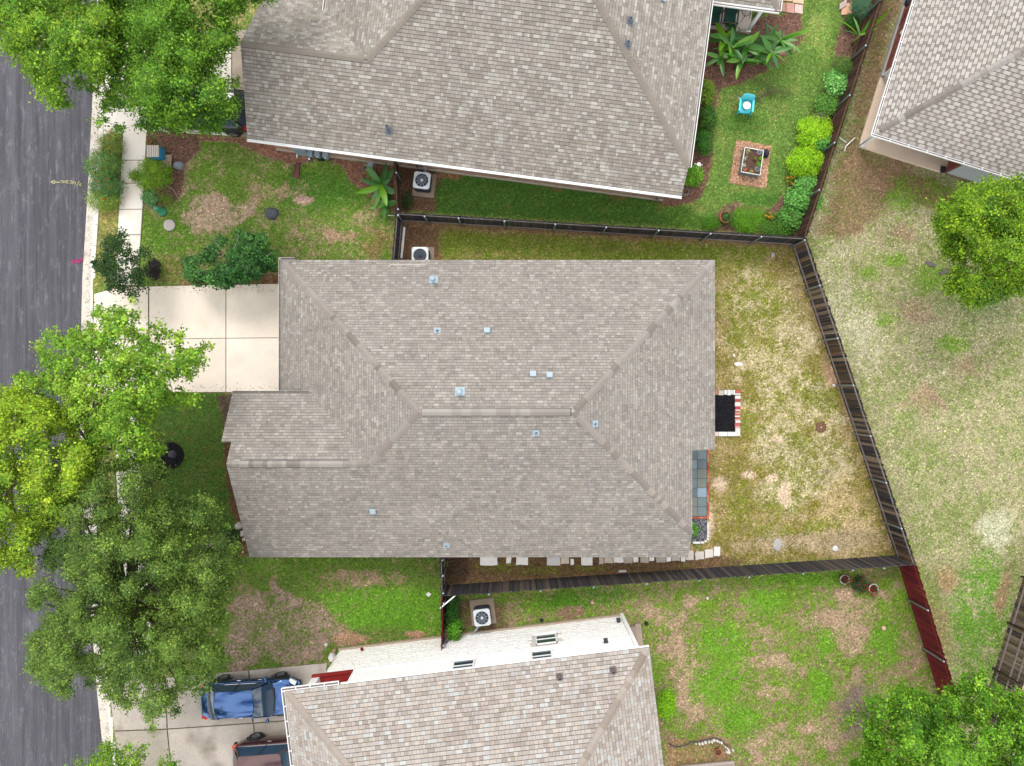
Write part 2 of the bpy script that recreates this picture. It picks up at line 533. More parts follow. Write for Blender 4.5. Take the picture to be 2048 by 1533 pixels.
ny, nx = GXX.shape
gv = np.zeros((ny * nx, 3))
gv[:, 0] = ((GXX - CX) / 40).ravel()
gv[:, 1] = ((CY - GYY) / 40).ravel()
gz = fbm(GXX, GYY, 90, 41) * 0.05
gz = np.where(GXX < edge_x(GYY) + 22, -0.34, gz - 0.03)
gv[:, 2] = gz.ravel()
idx = np.arange(ny * nx).reshape(ny, nx)
quads = np.stack([idx[1:, :-1].ravel(), idx[1:, 1:].ravel(), idx[:-1, 1:].ravel(), idx[:-1, :-1].ravel()], 1)
# skirt
bx0, bx1 = (GX0 - CX) / 40, (GX0 + (nx - 1) * GS - CX) / 40
by1, by0 = (CY - GY0) / 40, (CY - GY0 - (ny - 1) * GS) / 40
FAR = 600.0
skv, skf = [], []
for (a, b, c, d) in ((-FAR, bx0, -FAR, FAR), (bx1, FAR, -FAR, FAR), (bx0, bx1, -FAR, by0), (bx0, bx1, by1, FAR)):
    o = len(skv)
    skv += [(a, c, -.4 if a < bx0 - 1 else -.05), (b, c, -.4 if a < bx0 - 1 else -.05), (b, d, -.4 if a < bx0 - 1 else -.05), (a, d, -.4 if a < bx0 - 1 else -.05)]
    skf.append((o, o + 1, o + 2, o + 3))
gme = bpy.data.meshes.new("ground")
allv = np.vstack([gv, np.array(skv)])
allf = np.vstack([quads, np.array(skf) + ny * nx])
gme.vertices.add(len(allv))
gme.vertices.foreach_set("co", allv.astype(np.float32).ravel())
gme.loops.add(len(allf) * 4)
gme.loops.foreach_set("vertex_index", allf.astype(np.int32).ravel())
gme.polygons.add(len(allf))
gme.polygons.foreach_set("loop_start", np.arange(0, len(allf) * 4, 4, dtype=np.int32))
gme.polygons.foreach_set("use_smooth", np.ones(len(allf), bool))
gme.update(calc_edges=True)
gme.validate()
nsk = len(skv)
for nm, arr in (("colA", gA), ("colB", gB)):
    at = gme.attributes.new(nm, 'FLOAT_COLOR', 'POINT')
    full = np.ones((len(allv), 4), np.float32)
    full[:ny * nx, :3] = arr.reshape(-1, 3)
    full[ny * nx:, :3] = P(110, 128, 58) if nm == "colA" else P(178, 158, 115)
    at.data.foreach_set("color", full.ravel())
at = gme.attributes.new("frac", 'FLOAT', 'POINT')
ff = np.full(len(allv), .35, np.float32)
ff[:ny * nx] = gF.ravel()
at.data.foreach_set("value", ff)


def ground_material():
    m = bpy.data.materials.new("lawn_and_soil")
    m.use_nodes = True
    N, L = m.node_tree.nodes, m.node_tree.links
    bs = N["Principled BSDF"]
    bs.inputs["Roughness"].default_value = 0.95
    bs.inputs["Specular IOR Level"].default_value = 0.15
    t = N.new("ShaderNodeTexCoord")

    def noise(sc, det, ro=.65, st=None):
        z = N.new("ShaderNodeTexNoise")
        z.inputs["Scale"].default_value = sc
        z.inputs["Detail"].default_value = det
        z.inputs["Roughness"].default_value = ro
        if st:
            mp = N.new("ShaderNodeMapping")
            mp.inputs["Scale"].default_value = st
            mp.inputs["Rotation"].default_value = (0, 0, .5)
            L.new(t.outputs["Object"], mp.inputs[0])
            L.new(mp.outputs[0], z.inputs["Vector"])
        else:
            L.new(t.outputs["Object"], z.inputs["Vector"])
        return z.outputs["Fac"]

    def math_(op, a, b=None, clamp=False):
        n = N.new("ShaderNodeMath")
        n.operation = op
        n.use_clamp = clamp
        for i, x in enumerate((a, b)):
            if x is None:
                continue
            if isinstance(x, (int, float)):
                n.inputs[i].default_value = x
            else:
                L.new(x, n.inputs[i])
        return n.outputs[0]

    def attr(nm):
        a = N.new("ShaderNodeAttribute")
        a.attribute_name = nm
        return a
    A, B, Fr = attr("colA"), attr("colB"), attr("frac")
    n_mid = noise(2.6, 4, .7)
    n_fine = noise(11, 4, .75)
    n_vf = noise(42, 3, .75)
    comb = math_('ADD', math_('ADD', math_('MULTIPLY', n_mid, .34), math_('MULTIPLY', n_fine, .40)), math_('MULTIPLY', n_vf, .26))
    mrc = N.new("ShaderNodeMapRange")
    mrc.inputs["From Min"].default_value = .36
    mrc.inputs["From Max"].default_value = .64
    L.new(comb, mrc.inputs[0])
    # choose cover A or B: fraction against noise
    vo2 = N.new("ShaderNodeTexVoronoi")
    vo2.inputs["Scale"].default_value = 11
    L.new(t.outputs["Object"], vo2.inputs["Vector"])
    sc2 = N.new("ShaderNodeSeparateColor")
    L.new(vo2.outputs["Color"], sc2.inputs[0])
    cell = math_('ADD', math_('MULTIPLY', mrc.outputs[0], .62), math_('MULTIPLY', sc2.outputs[0], .38))
    diff = math_('SUBTRACT', Fr.outputs["Fac"], cell)
    sel = math_('ADD', math_('MULTIPLY', diff, 3.2), .5, True)
    mx = N.new("ShaderNodeMix")
    mx.data_type = 'RGBA'
    L.new(sel, mx.inputs[0])
    L.new(A.outputs["Color"], mx.inputs[6])
    L.new(B.outputs["Color"], mx.inputs[7])
    # blade-scale light and dark specks and broader tone
    big = noise(.55, 3)
    sp = math_('MULTIPLY_ADD', n_vf, 1.9)
    sp.node.inputs[2].default_value = .05
    sp2 = math_('MULTIPLY_ADD', n_fine, 1.2)
    sp2.node.inputs[2].default_value = .40
    sp3 = math_('MULTIPLY_ADD', big, .5)
    sp3.node.inputs[2].default_value = .75
    vor = N.new("ShaderNodeTexVoronoi")
    vor.inputs["Scale"].default_value = 15
    L.new(t.outputs["Object"], vor.inputs["Vector"])
    sepc = N.new("ShaderNodeSeparateColor")
    L.new(vor.outputs["Color"], sepc.inputs[0])
    mrv = N.new("ShaderNodeMapRange")                 # single tufts and straws, light and dark
    mrv.inputs["To Min"].default_value = .62
    mrv.inputs["To Max"].default_value = 1.38
    L.new(sepc.outputs[0], mrv.inputs[0])
    spk = N.new("ShaderNodeMapRange")                 # sparse pale dry leaves
    spk.inputs["From Min"].default_value = .90
    spk.inputs["From Max"].default_value = .93
    spk.inputs["To Min"].default_value = 1.0
    spk.inputs["To Max"].default_value = 1.55
    L.new(sepc.outputs[1], spk.inputs[0])
    tot = math_('MULTIPLY', math_('MULTIPLY', sp, sp2), sp3)
    tot = math_('MULTIPLY', math_('MULTIPLY', tot, mrv.outputs[0]), spk.outputs[0])
    sc = N.new("ShaderNodeVectorMath")
    sc.operation = 'SCALE'
    L.new(mx.outputs[2], sc.inputs[0])
    L.new(tot, sc.inputs["Scale"])
    L.new(sc.outputs[0], bs.inputs["Base Color"])
    b = N.new("ShaderNodeBump")
    b.inputs["Strength"].default_value = .7
    b.inputs["Distance"].default_value = .05
    L.new(math_('ADD', n_fine, math_('MULTIPLY', n_vf, .6)), b.inputs["Height"])
    L.new(b.outputs[0], bs.inputs["Normal"])
    return m


ground = put("ground", gme, ground_material())
tag(ground, kind="structure")


def gsample(px, py):
    """cover at a photo pixel: grass colour, second colour, fraction"""
    i = np.clip(((np.asarray(py) - GY0) / GS).round().astype(int), 0, ny - 1)
    j = np.clip(((np.asarray(px) - GX0) / GS).round().astype(int), 0, nx - 1)
    return gA[i, j], gB[i, j], gF[i, j]


# ------------------------------------------------------------------ road, gutter, kerb
def strip(offs, zs, y0=-400, y1=1900, step=40):
    """mesh strip along the kerb line with pixel offsets offs from the asphalt edge and heights zs"""
    mb = MB()
    ys = list(np.arange(y0, y1 + 1, step))
    k = len(offs)
    vs = []
    for y in ys:
        e = float(edge_x(y))
        for o, z in zip(offs, zs):
            vs.append(((e + o - CX) / 40, (CY - y) / 40, z))
    fs = []
    for i in range(len(ys) - 1):
        for j in range(k - 1):
            fs.append((i * k + j, (i + 1) * k + j, (i + 1) * k + j + 1, i * k + j + 1))
    return mb.add(vs, fs)


def asphalt_material():
    m = bpy.data.materials.new("asphalt")
    m.use_nodes = True
    N, L = m.node_tree.nodes, m.node_tree.links
    bs = N["Principled BSDF"]
    bs.inputs["Roughness"].default_value = 0.85
    bs.inputs["Specular IOR Level"].default_value = .3
    t = N.new("ShaderNodeTexCoord")

    def nz(sc, st, det=5, ro=.7):
        mp = N.new("ShaderNodeMapping")
        mp.inputs["Scale"].default_value = st
        L.new(t.outputs["Object"], mp.inputs[0])
        z = N.new("ShaderNodeTexNoise")
        z.inputs["Scale"].default_value = sc
        z.inputs["Detail"].default_value = det
        z.inputs["Roughness"].default_value = ro
        L.new(mp.outputs[0], z.inputs["Vector"])
        return z.outputs["Fac"]

    def ramp(fac, p0, p1, c0, c1):
        r = N.new("ShaderNodeValToRGB")
        r.color_ramp.elements[0].position = p0
        r.color_ramp.elements[1].position = p1
        r.color_ramp.elements[0].color = (*c0, 1)
        r.color_ramp.elements[1].color = (*c1, 1)
        L.new(fac, r.inputs[0])
        return r.outputs[0]

    def mixc(f, a, b):
        x = N.new("ShaderNodeMix")
        x.data_type = 'RGBA'
        L.new(f, x.inputs[0])
        L.new(a, x.inputs[6])
        if isinstance(b, tuple):
            x.inputs[7].default_value = (*b, 1)
        else:
            L.new(b, x.inputs[7])
        return x.outputs[2]
    base = ramp(nz(1.6, (1, .10, 1)), .3, .72, P(78, 77, 84), P(100, 99, 106))
    worn = ramp(nz(2.6, (1.5, .42, 1), 7, .8), .53, .72, (0, 0, 0), (.55, .55, .55))
    c = mixc(worn, base, P(156, 155, 158))
    tar = ramp(nz(1.0, (2.2, .07, 1), 3), .62, .74, (0, 0, 0), (.35, .35, .35))
    c = mixc(tar, c, P(56, 56, 60))
    strk = ramp(nz(5.5, (1.6, .035, 1), 3, .6), .35, .68, (.78, .78, .78), (1.22, 1.22, 1.22))
    mu = N.new("ShaderNodeMix")
    mu.data_type = 'RGBA'
    mu.blend_type = 'MULTIPLY'
    mu.inputs[0].default_value = 1
    L.new(c, mu.inputs[6])
    L.new(strk, mu.inputs[7])
    c = mu.outputs[2]
    grit = nz(42, (1, .8, 1), 4, .85)
    sc = N.new("ShaderNodeVectorMath")
    sc.operation = 'SCALE'
    mr = N.new("ShaderNodeMapRange")
    mr.inputs["From Min"].default_value = .25
    mr.inputs["From Max"].default_value = .75
    mr.inputs["To Min"].default_value = .5
    mr.inputs["To Max"].default_value = 1.6
    L.new(grit, mr.inputs[0])
    L.new(c, sc.inputs[0])
    L.new(mr.outputs[0], sc.inputs["Scale"])
    L.new(sc.outputs[0], bs.inputs["Base Color"])
    b = N.new("ShaderNodeBump")
    b.inputs["Strength"].default_value = .4
    b.inputs["Distance"].default_value = .01
    L.new(grit, b.inputs["Height"])
    L.new(b.outputs[0], bs.inputs["Normal"])
    return m


tag(put("road", strip([-440, -330, -220, -110, 2], [-.16, -.12, -.10, -.115, -.14]), asphalt_material()), kind="structure")
m_gut = M("gutter_concrete", P(214, 206, 194, 1.2), .9, (1.2, .08), (24, .12), .3, 90, tint=(1.5, P(170, 160, 146), .55, .72))
tag(put("gutter_pan", strip([-2, 16.5], [-.138, -.128]), m_gut), kind="structure")
tag(put("far_gutter", strip([-460, -439], [-.13, -.155]), m_gut), kind="structure")
kerb = tag(put("kerb", strip([15.8, 25.5], [-.20, -.19]), m_gut), kind="structure")
for i in range(46):
    y0, y1 = -180 + i * 42, -180 + (i + 1) * 42 - .8
    cut = (262 < y0 + 20 and y1 - 20 < 250) or (572 < y1 and y0 < 800) or (1360 < y1 and y0 < 1620) or (40 < y1 and y0 < 262)
    zt = -.085 if cut else .012
    mb = MB()
    e0, e1 = float(edge_x(y0)), float(edge_x(y1))
    a = [(e0 + 16.5, y0), (e0 + 25.5, y0), (e1 + 25.5, y1), (e1 + 16.5, y1)]
    mb.prism([((p[0] - CX) / 40, (CY - p[1]) / 40) for p in a], -.3, zt, bevel=0)
    put("kerb_section", mb, M("kerb_concrete", P(230, 224, 213, 1.25), .9, (1.5, .08), (30, .08), .2, 90), kerb)


def stroke(mb, pts, w, z):
    pts = [Vector((p[0], p[1], 0)) for p in pts]
    for a, b in zip(pts, pts[1:]):
        d = (b - a)
        if d.length < 1e-6:
            continue
        d.normalize()
        n = Vector((-d.y, d.x, 0)) * w / 2
        a2, b2 = a - d * w * .3, b + d * w * .3
        mb.add([(q.x, q.y, z) for q in (a2 - n, b2 - n, b2 + n, a2 + n)], [(0, 1, 2, 3)])


def gp(px, py):
    return ((px - CX) / 40, (CY - py) / 40)


# spray-painted utility marks on the asphalt: arrow, THIS, and a slanting second word
root = thing("road_marking", "pale yellow spray-painted arrow and lettering on the asphalt", "road marking", (*gp(130, 363), -.1), world=True)
m_pm = M("spray_paint_yellow", P(205, 198, 150), .9, (60, .25))
ZM = -.094
LET = {"T": [[(0, 0), (6, 0)], [(3, 0), (3, 5)]], "H": [[(0, 0), (0, 5)], [(3.4, 0), (3.4, 5)], [(0, 2.4), (3.4, 2.4)]], "I": [[(0, 0), (0, 5)]],
       "S": [[(3, .3), (.8, 0), (.3, 1.4), (2.2, 2.8), (2.6, 4.6), (.2, 5.4)]], "U": [[(0, 0), (.8, 4.6), (2.6, 5), (3.4, 0)]],
       "F": [[(4.4, -1.2), (2.6, -1.5), (1.8, 1), (0, 6.5), (-1, 6.2)], [(.6, 2.6), (3.4, 2.2)]], "E": [[(.2, 2.2), (2.6, 1.6), (2.2, .2), (.4, .4), (-.4, 3), (1, 5), (3, 4.2)]]}


def letter(ch, ox, oy, k=1.0, sl=0.0):
    mb = MB()
    for st in LET[ch]:
        stroke(mb, [gp(ox + k * (x - sl * y), oy + k * y) for x, y in st], .033, ZM)
    put("letter", mb, m_pm, root)


mb = MB()
stroke(mb, [gp(*q) for q in ((107, 360), (107, 367), (99, 363), (107, 360))], .045, ZM)
stroke(mb, [gp(108, 363.5), gp(118, 364)], .04, ZM)
put("arrow", mb, m_pm, root)
for ch, x, y, k in (("T", 119, 360.5, .95), ("H", 124.5, 360.3, 1), ("I", 130.4, 360.3, 1), ("S", 131.6, 360.4, 1.05)):
    letter(ch, x, y, k)
for ch, x, y, k in (("S", 138, 360.6, 1.15), ("U", 142.4, 362.2, 1.0), ("I", 148.6, 363, 1.1), ("F", 152, 364.5, 1.1), ("E", 157.6, 366, 1.1)):
    letter(ch, x, y, k, .15)
root = thing("road_marking", "pink spray-painted mark on the asphalt by the driveway gutter", "road marking", (*gp(152, 521), -.1), world=True)
mb = MB()
m_pk = M("spray_paint_pink", P(196, 60, 130), .9, (50, .3))
for st in (((140, 523), (146, 519), (147, 526), (140, 524)), ((148, 521), (155, 518), (158, 524), (152, 526), (155, 518)), ((157, 516), (162, 521), (163, 516))):
    stroke(mb, [gp(*q) for q in st], .05, ZM - .018)
put("scrawl", mb, m_pk, root)

# ------------------------------------------------------------------ concrete flatwork
C_DRV = [P(226, 214, 198, 1.4), P(229, 217, 201, 1.4), P(224, 212, 196, 1.4), P(231, 220, 206, 1.4)]
C_WALK = [P(233, 226, 214, 1.3), P(228, 220, 207, 1.3), P(236, 229, 218, 1.3)]
C_OLD = [P(196, 186, 174, 1.15), P(188, 178, 166, 1.15), P(202, 192, 180, 1.15), P(182, 172, 158, 1.15)]


def slabs(name, polys, cols, mat, z=.02, label=None, cat=None):
    base = MB()
    xs = [p[0] for q in polys for p in q]
    ys = [p[1] for q in polys for p in q]
    for q in polys:
        base.prism([gp(*p) for p in q], -.16, z - .03)
    o = tag(put(name, base, M("joint_fill", P(118, 100, 84), .95, (9, .2))), kind="structure")
    for i, q in enumerate(polys):
        cx = sum(p[0] for p in q) / len(q)
        cy = sum(p[1] for p in q) / len(q)
        sh = []
        for p in q:
            l = math.hypot(p[0] - cx, p[1] - cy)
            sh.append(gp(p[0] - (p[0] - cx) / l * .85, p[1] - (p[1] - cy) / l * .85))
        mb = MB().prism(sh, -.15, z + R.uniform(-.004, .004), cols[i % len(cols)], bevel=.012)
        put("slab", mb, mat, o)
    return o


slabs("driveway", [[(298, 573), (452, 570), (452, 677), (298, 679)], [(452, 570), (590, 567), (590, 676), (452, 677)],
                   [(298, 679), (452, 677), (452, 785), (298, 786)], [(452, 677), (590, 676), (590, 785), (452, 785)],
                   [(188, 588), (240, 574), (297, 573), (297, 679), (186, 680)], [(186, 680), (297, 679), (297, 787), (240, 788), (184, 800)]], C_DRV, m_conc)
wk = []
ys = [258, 321, 367, 419, 470, 522, 571]
for a, b in zip(ys, ys[1:]):
    wk.append([(edge_x(a) + 66, a), (edge_x(a) + 113.5, a), (edge_x(b) + 113.5, b), (edge_x(b) + 66, b)])
ys = [792] + [792 + 47.5 * i for i in range(1, 13)]
for a, b in zip(ys, ys[1:]):
    wk.append([(edge_x(a) + 71, a), (edge_x(a) + 119, a), (edge_x(b) + 119, b), (edge_x(b) + 71, b)])
slabs("sidewalk", [[(float(x), float(y)) for x, y in q] for q in wk], C_WALK, m_conc)
slabs("north_driveway", [[(208, 205), (300, 150), (300, 262), (206, 272)], [(301, 60), (400, 60), (400, 269), (301, 263)], [(401, 60), (463, 60), (463, 273), (401, 269)], [(464, 60), (560, 60), (560, 279), (464, 273)],
                         [(212, 60), (300, 60), (300, 149), (208, 204)]], C_WALK + [P(190, 176, 158)], m_conc)
slabs("south_driveway", [[(218, 1366), (330, 1356), (334, 1458), (228, 1462)], [(331, 1356), (497, 1341), (506, 1446), (335, 1458)], [(498, 1341), (655, 1326), (640, 1436), (507, 1446)],
                         [(229, 1463), (334, 1459), (352, 1640), (252, 1640)], [(335, 1459), (507, 1447), (520, 1640), (353, 1640)], [(508, 1447), (640, 1437), (640, 1640), (521, 1640)]], C_OLD, m_cconc)
# ------------------------------------------------------------------ roofs
class Frame:
    """house-local plan axes: origin o, first axis turned by ang, second axis 90 degrees left (or right when flip)"""
    def __init__(s, o, ang, flip=False):
        a = math.radians(ang)
        s.o = Vector((o[0], o[1]))
        s.u = Vector((math.cos(a), math.sin(a)))
        s.v = Vector((-math.sin(a), math.cos(a))) * (-1 if flip else 1)
        s.ang = a

    def w(s, u, v):
        p = s.o + s.u * u + s.v * v
        return (p.x, p.y)

    def plane(s, poly, gu, gv, u0, v0, z0):
        """world polygon and z = a x + b y + c for z = z0 + gu (u-u0) + gv (v-v0)"""
        a = gu * s.u.x + gv * s.v.x
        b = gu * s.u.y + gv * s.v.y
        q = s.w(u0, v0)
        return ([s.w(*p) for p in poly], (a, b, z0 - a * q[0] - b * q[1]))


def zof(abc, x, y):
    return abc[0] * x + abc[1] * y + abc[2]


def hit(px, py, abc):
    dx, dy = (px - CX) / FPX, (CY - py) / FPX
    t = (CAMH - abc[2]) / (1 + abc[0] * dx + abc[1] * dy)
    return Vector((t * dx, t * dy, CAMH - t))


def pnormal(abc):
    return Vector((-abc[0], -abc[1], 1)).normalized()


def clip_rect(poly, s0, s1, t0, t1):
    for ax, lim, sg in ((0, s0, 1), (0, s1, -1), (1, t0, 1), (1, t1, -1)):
        out = []
        n = len(poly)
        for i in range(n):
            a, b = poly[i], poly[(i + 1) % n]
            da, db = sg * (a[ax] - lim), sg * (b[ax] - lim)
            if da >= 0:
                out.append(a)
            if (da >= 0) != (db >= 0):
                k = da / (da - db)
                out.append((a[0] + (b[0] - a[0]) * k, a[1] + (b[1] - a[1]) * k))
        poly = out
        if len(poly) < 3:
            return []
    return poly


def tab_solid(poly, off):
    """vertices and faces of a shingle tab over the (s,t) polygon; off(t) = rise of its top"""
    n = len(poly)
    vs = [(p[0], p[1], off(p[1])) for p in poly] + [(p[0], p[1], 0.001) for p in poly]
    fs = [tuple(range(n))] + [(i, n + i, n + (i + 1) % n, (i + 1) % n) for i in range(n)]
    return vs, fs


def shingle_roof(house, planes, expo, widths, pal, weights, seed, dark_rows=None, n_obj=300, k=.93, soft=.1):
    """deck + courses of tabs on every plane; the widest whole tabs become objects, the rest one part"""
    rng = random.Random(seed)
    mean = [sum(w_ * c[i] for w_, c in zip(weights, pal)) / sum(weights) for i in range(3)]
    pal = [tuple((x * (1 - soft) + m_ * soft) * k * t_ for x, m_, t_ in zip(c, mean, (.99, 1.0, 1.015))) for c in pal]
    deck = MB()
    for poly, abc in planes:
        a = sum(poly[i][0] * poly[(i + 1) % len(poly)][1] - poly[(i + 1) % len(poly)][0] * poly[i][1] for i in range(len(poly)))
        pl = poly if a > 0 else poly[::-1]
        n = len(pl)
        top = [(x, y, zof(abc, x, y)) for x, y in pl]
        bot = [(x, y, zof(abc, x, y) - .16) for x, y in pl]
        deck.add(top + bot, [tuple(range(n)), tuple(range(n, 2 * n))[::-1]] + [(n + i, n + (i + 1) % n, (i + 1) % n, i) for i in range(n)])
    roof = put("roof", deck, m_deck, house)
    rest = MB()
    cand = []
    for poly, abc in planes:
        g = Vector((abc[0], abc[1]))
        gm = g.length
        up = g / gm
        e = Vector((up.y, -up.x))
        sf = math.sqrt(1 + gm * gm)
        n = pnormal(abc)
        e3 = Vector((e.x, e.y, 0))
        u3 = Vector((up.x, up.y, gm)).normalized()
        if e3.cross(u3).dot(n) < 0:
            e, e3 = -e, -e3
        tmin = min(up.dot(Vector(p)) for p in poly)
        st = [(e.dot(Vector(p)), (up.dot(Vector(p)) - tmin) * sf) for p in poly]
        ar = sum(st[i][0] * st[(i + 1) % len(st)][1] - st[(i + 1) % len(st)][0] * st[i][1] for i in range(len(st)))
        if ar < 0:
            st = st[::-1]
        s_lo, s_hi = min(p[0] for p in st), max(p[0] for p in st)
        t_hi = max(p[1] for p in st)
        o3 = Vector((up.x * tmin, up.y * tmin, 0))
        o3.z = zof(abc, o3.x, o3.y)
        rows = int(t_hi / expo) + 1
        for r in range(rows):
            t0, t1 = r * expo, (r + 1) * expo
            s = s_lo - rng.random() * .3 if not dark_rows else s_lo - .22 * (r % 2) - rng.choice((0, .05, .1))
            k = 0
            while s < s_hi:
                w = rng.choice(widths)
                if dark_rows:
                    w = widths[k % 2]
                ci = rng.choices(range(len(pal)), weights)[0]
                if dark_rows and k % 2:
                    ci = len(pal) - 1 - (rng.random() < .3)
                k += 1
                c = clip_rect(st, s + .004, s + w - .004, t0 + .021, t1)
                if c:
                    area = abs(sum(c[i][0] * c[(i + 1) % len(c)][1] - c[(i + 1) % len(c)][0] * c[i][1] for i in range(len(c)))) / 2
                    if area > .001:
                        full = len(c) == 4 and abs(area - (w - .008) * (expo - .021)) < 1e-5
                        hi = .010 + .008 * rng.random()
                        rec = (w, ci, s, t0, hi, (e3, u3, n, o3), c)
                        if full and not dark_rows:
                            cand.append(rec)
                        else:
                            cand.append(rec) if full else None
                            if not full:
                                _emit(rest, rec, expo, pal, rng)
                s += w
    rng.shuffle(cand)
    cand.sort(key=lambda q: -q[0])
    cache = {}
    for q in cand[:n_obj]:
        w, ci, s, t0, hi, (e3, u3, n, o3), c = q
        key = (round(w, 3), ci)
        if key not in cache:
            mb = MB()
            vs, fs = tab_solid([(.004, .021), (w - .004, .021), (w - .004, expo), (.004, expo)], lambda t: .015 - .011 * t / expo)
            cl = pal[ci]
            mb.add(vs, fs, cl)
            cache[key] = mb.mesh("shingle")
        m = Matrix(((e3.x, u3.x, n.x, 0), (e3.y, u3.y, n.y, 0), (e3.z, u3.z, n.z, 0), (0, 0, 0, 1)))
        m.translation = o3 + e3 * s + u3 * t0
        put("shingle", cache[key], m_shingle, roof, m)
    for q in cand[n_obj:]:
        _emit(rest, q, expo, pal, rng)
    o = put("shingles", rest, m_shingle, roof)
    o["kind"] = "stuff"
    return roof


def _emit(mb, rec, expo, pal, rng):
    w, ci, s, t0, hi, (e3, u3, n, o3), c = rec
    lo = .003
    vs, fs = tab_solid(c, lambda t: hi + (lo - hi) * max(0, min(1, (t - t0) / expo)))
    b = rng.uniform(.93, 1.07)
    cl = tuple(x * b for x in pal[ci])
    mb.add([o3 + e3 * v[0] + u3 * v[1] + n * v[2] for v in vs], fs, cl)


def ridge_caps(roof, A, B, abc1, abc2, pal, seed, name="ridge_cap", half=.16, step=.2, lift=.02, vent=False):
    """overlapping cap shingles from A (low) to B (high) along the line where two planes meet"""
    rng = random.Random(seed)
    pal = [tuple(x * .80 for x in c) for c in pal]
    A, B = Vector(A), Vector(B)
    d = (B - A).normalized()
    n1, n2 = pnormal(abc1), pnormal(abc2)
    w1 = n1.cross(d).normalized()
    if w1.dot(n2) > 0:
        w1 = -w1
    w2 = n2.cross(d).normalized()
    if w2.dot(n1) > 0:
        w2 = -w2
    up = (n1 + n2).normalized()
    L = (B - A).length
    cnt = int(L / step)
    if vent:
        mb = MB()
        pr = [w1 * (half + .03) + up * 0, up * .0, w2 * (half + .03)]
        vs = []
        for q in (A, B):
            for w in pr:
                vs += [q + w + up * .0, q + w + up * (lift - .02)]
        mb.add(vs, [(0, 1, 7, 6), (4, 5, 11, 10), (1, 3, 9, 7), (3, 5, 11, 9), (0, 1, 3, 5, 4, 2), (6, 7, 9, 11, 10, 8)])
        put("ridge_vent", mb, m_dark, roof)
    meshes = []
    for c in pal:
        mb = MB()
        ln = step * 1.16
        vs = []
        for t, z in ((0, lift + .014), (ln, lift)):
            for w, hh in ((w1, half), (None, 0), (w2, half)):
                p = d * t + up * z + (w * hh if w is not None else up * .006)
                vs += [p, p - up * .013]
        fs = [(0, 2, 8, 6), (2, 4, 10, 8), (0, 1, 3, 2), (2, 3, 5, 4), (6, 8, 9, 7), (8, 10, 11, 9), (0, 6, 7, 1), (4, 5, 11, 10)]
        mb.add(vs, fs, c)
        me = mb.mesh(name)
        meshes.append(me)
    last = 0
    for i in range(cnt):
        k = rng.randrange(len(meshes)) if rng.random() < .6 else last
        last = k
        o = put(name, meshes[k], m_shingle, roof)
        o.location = A + d * (i * step)


def gutter(house, p0, p1, out, z, mat, w=.12, hangers=.75, name="gutter", dirt=True):
    """open U gutter along p0-p1 (plan), hung outside the eave towards vector out"""
    a, b = Vector((*p0, z)), Vector((*p1, z))
    o = Vector((out[0], out[1], 0)).normalized()
    mb = MB()
    h = .10
    a0, b0 = a + o * .008, b + o * .008
    t = .012
    mb.bar(a0 + o * t / 2 - Vector((0, 0, h / 2)), b0 + o * t / 2 - Vector((0, 0, h / 2)), t, h)
    mb.bar(a0 + o * (w - t / 2) - Vector((0, 0, h / 2)), b0 + o * (w - t / 2) - Vector((0, 0, h / 2)), t * 1.6, h)
    mb.bar(a0 + o * w / 2 - Vector((0, 0, h)), b0 + o * w / 2 - Vector((0, 0, h)), w - .002, t)
    g = put(name, mb, mat, house)
    if dirt:
        db = MB().bar(a0 + o * w / 2 - Vector((0, 0, h - .02)), b0 + o * w / 2 - Vector((0, 0, h - .02)), w - .035, .012)
        put("gutter_silt", db, M("gutter_silt", P(132, 122, 114), .95, (8, .2)), g)
    if hangers:
        d = (b - a)
        n = max(2, int(d.length / hangers))
        hm = MB().bar(o * .005, o * (w + .005), .03, .008).mesh("gutter_hanger")
        for i in range(n + 1):
            x = put("gutter_hanger", hm, mat, g)
            x.location = a + d * (i / n) + Vector((0, 0, .004))
    return g


def pipe_vent(house, p, abc, h=.35, r=.045, name="pipe_vent", mat=None, base=.17):
    mat = mat or M("vent_paint", P(176, 196, 208), .5, (20, .1))
    n = pnormal(abc)
    mb = MB()
    q = n.to_track_quat('Z', 'Y').to_matrix().to_4x4()
    q.translation = p + n * .02
    vs = [q @ Vector(v) for v in ((-base, -base, 0), (base, -base, 0), (base, base, 0), (-base, base, 0), (-base, -base, .012), (base, -base, .012), (base, base, .012), (-base, base, .012))]
    mb.add(vs, [(4, 5, 6, 7), (0, 1, 5, 4), (1, 2, 6, 5), (2, 3, 7, 6), (3, 0, 4, 7)])
    mb.lathe([(r * 2.0, 0), (r * 1.6, .07), (r * 1.15, .13)], p, 12)
    o = put(name, mb, mat, house)
    pb = MB().lathe([(r, 0), (r, h), (r * .8, h + .002), (r * .8, h - .06)], p, 12)
    put("pipe", pb, mat, o)
    hb = MB().lathe([(r * .79, h - .05), (r * .79, h - .045)], p, 12)  # dark disc standing in for the shaded inside of the pipe
    put("pipe_bore", hb, m_dark, o)
    return o


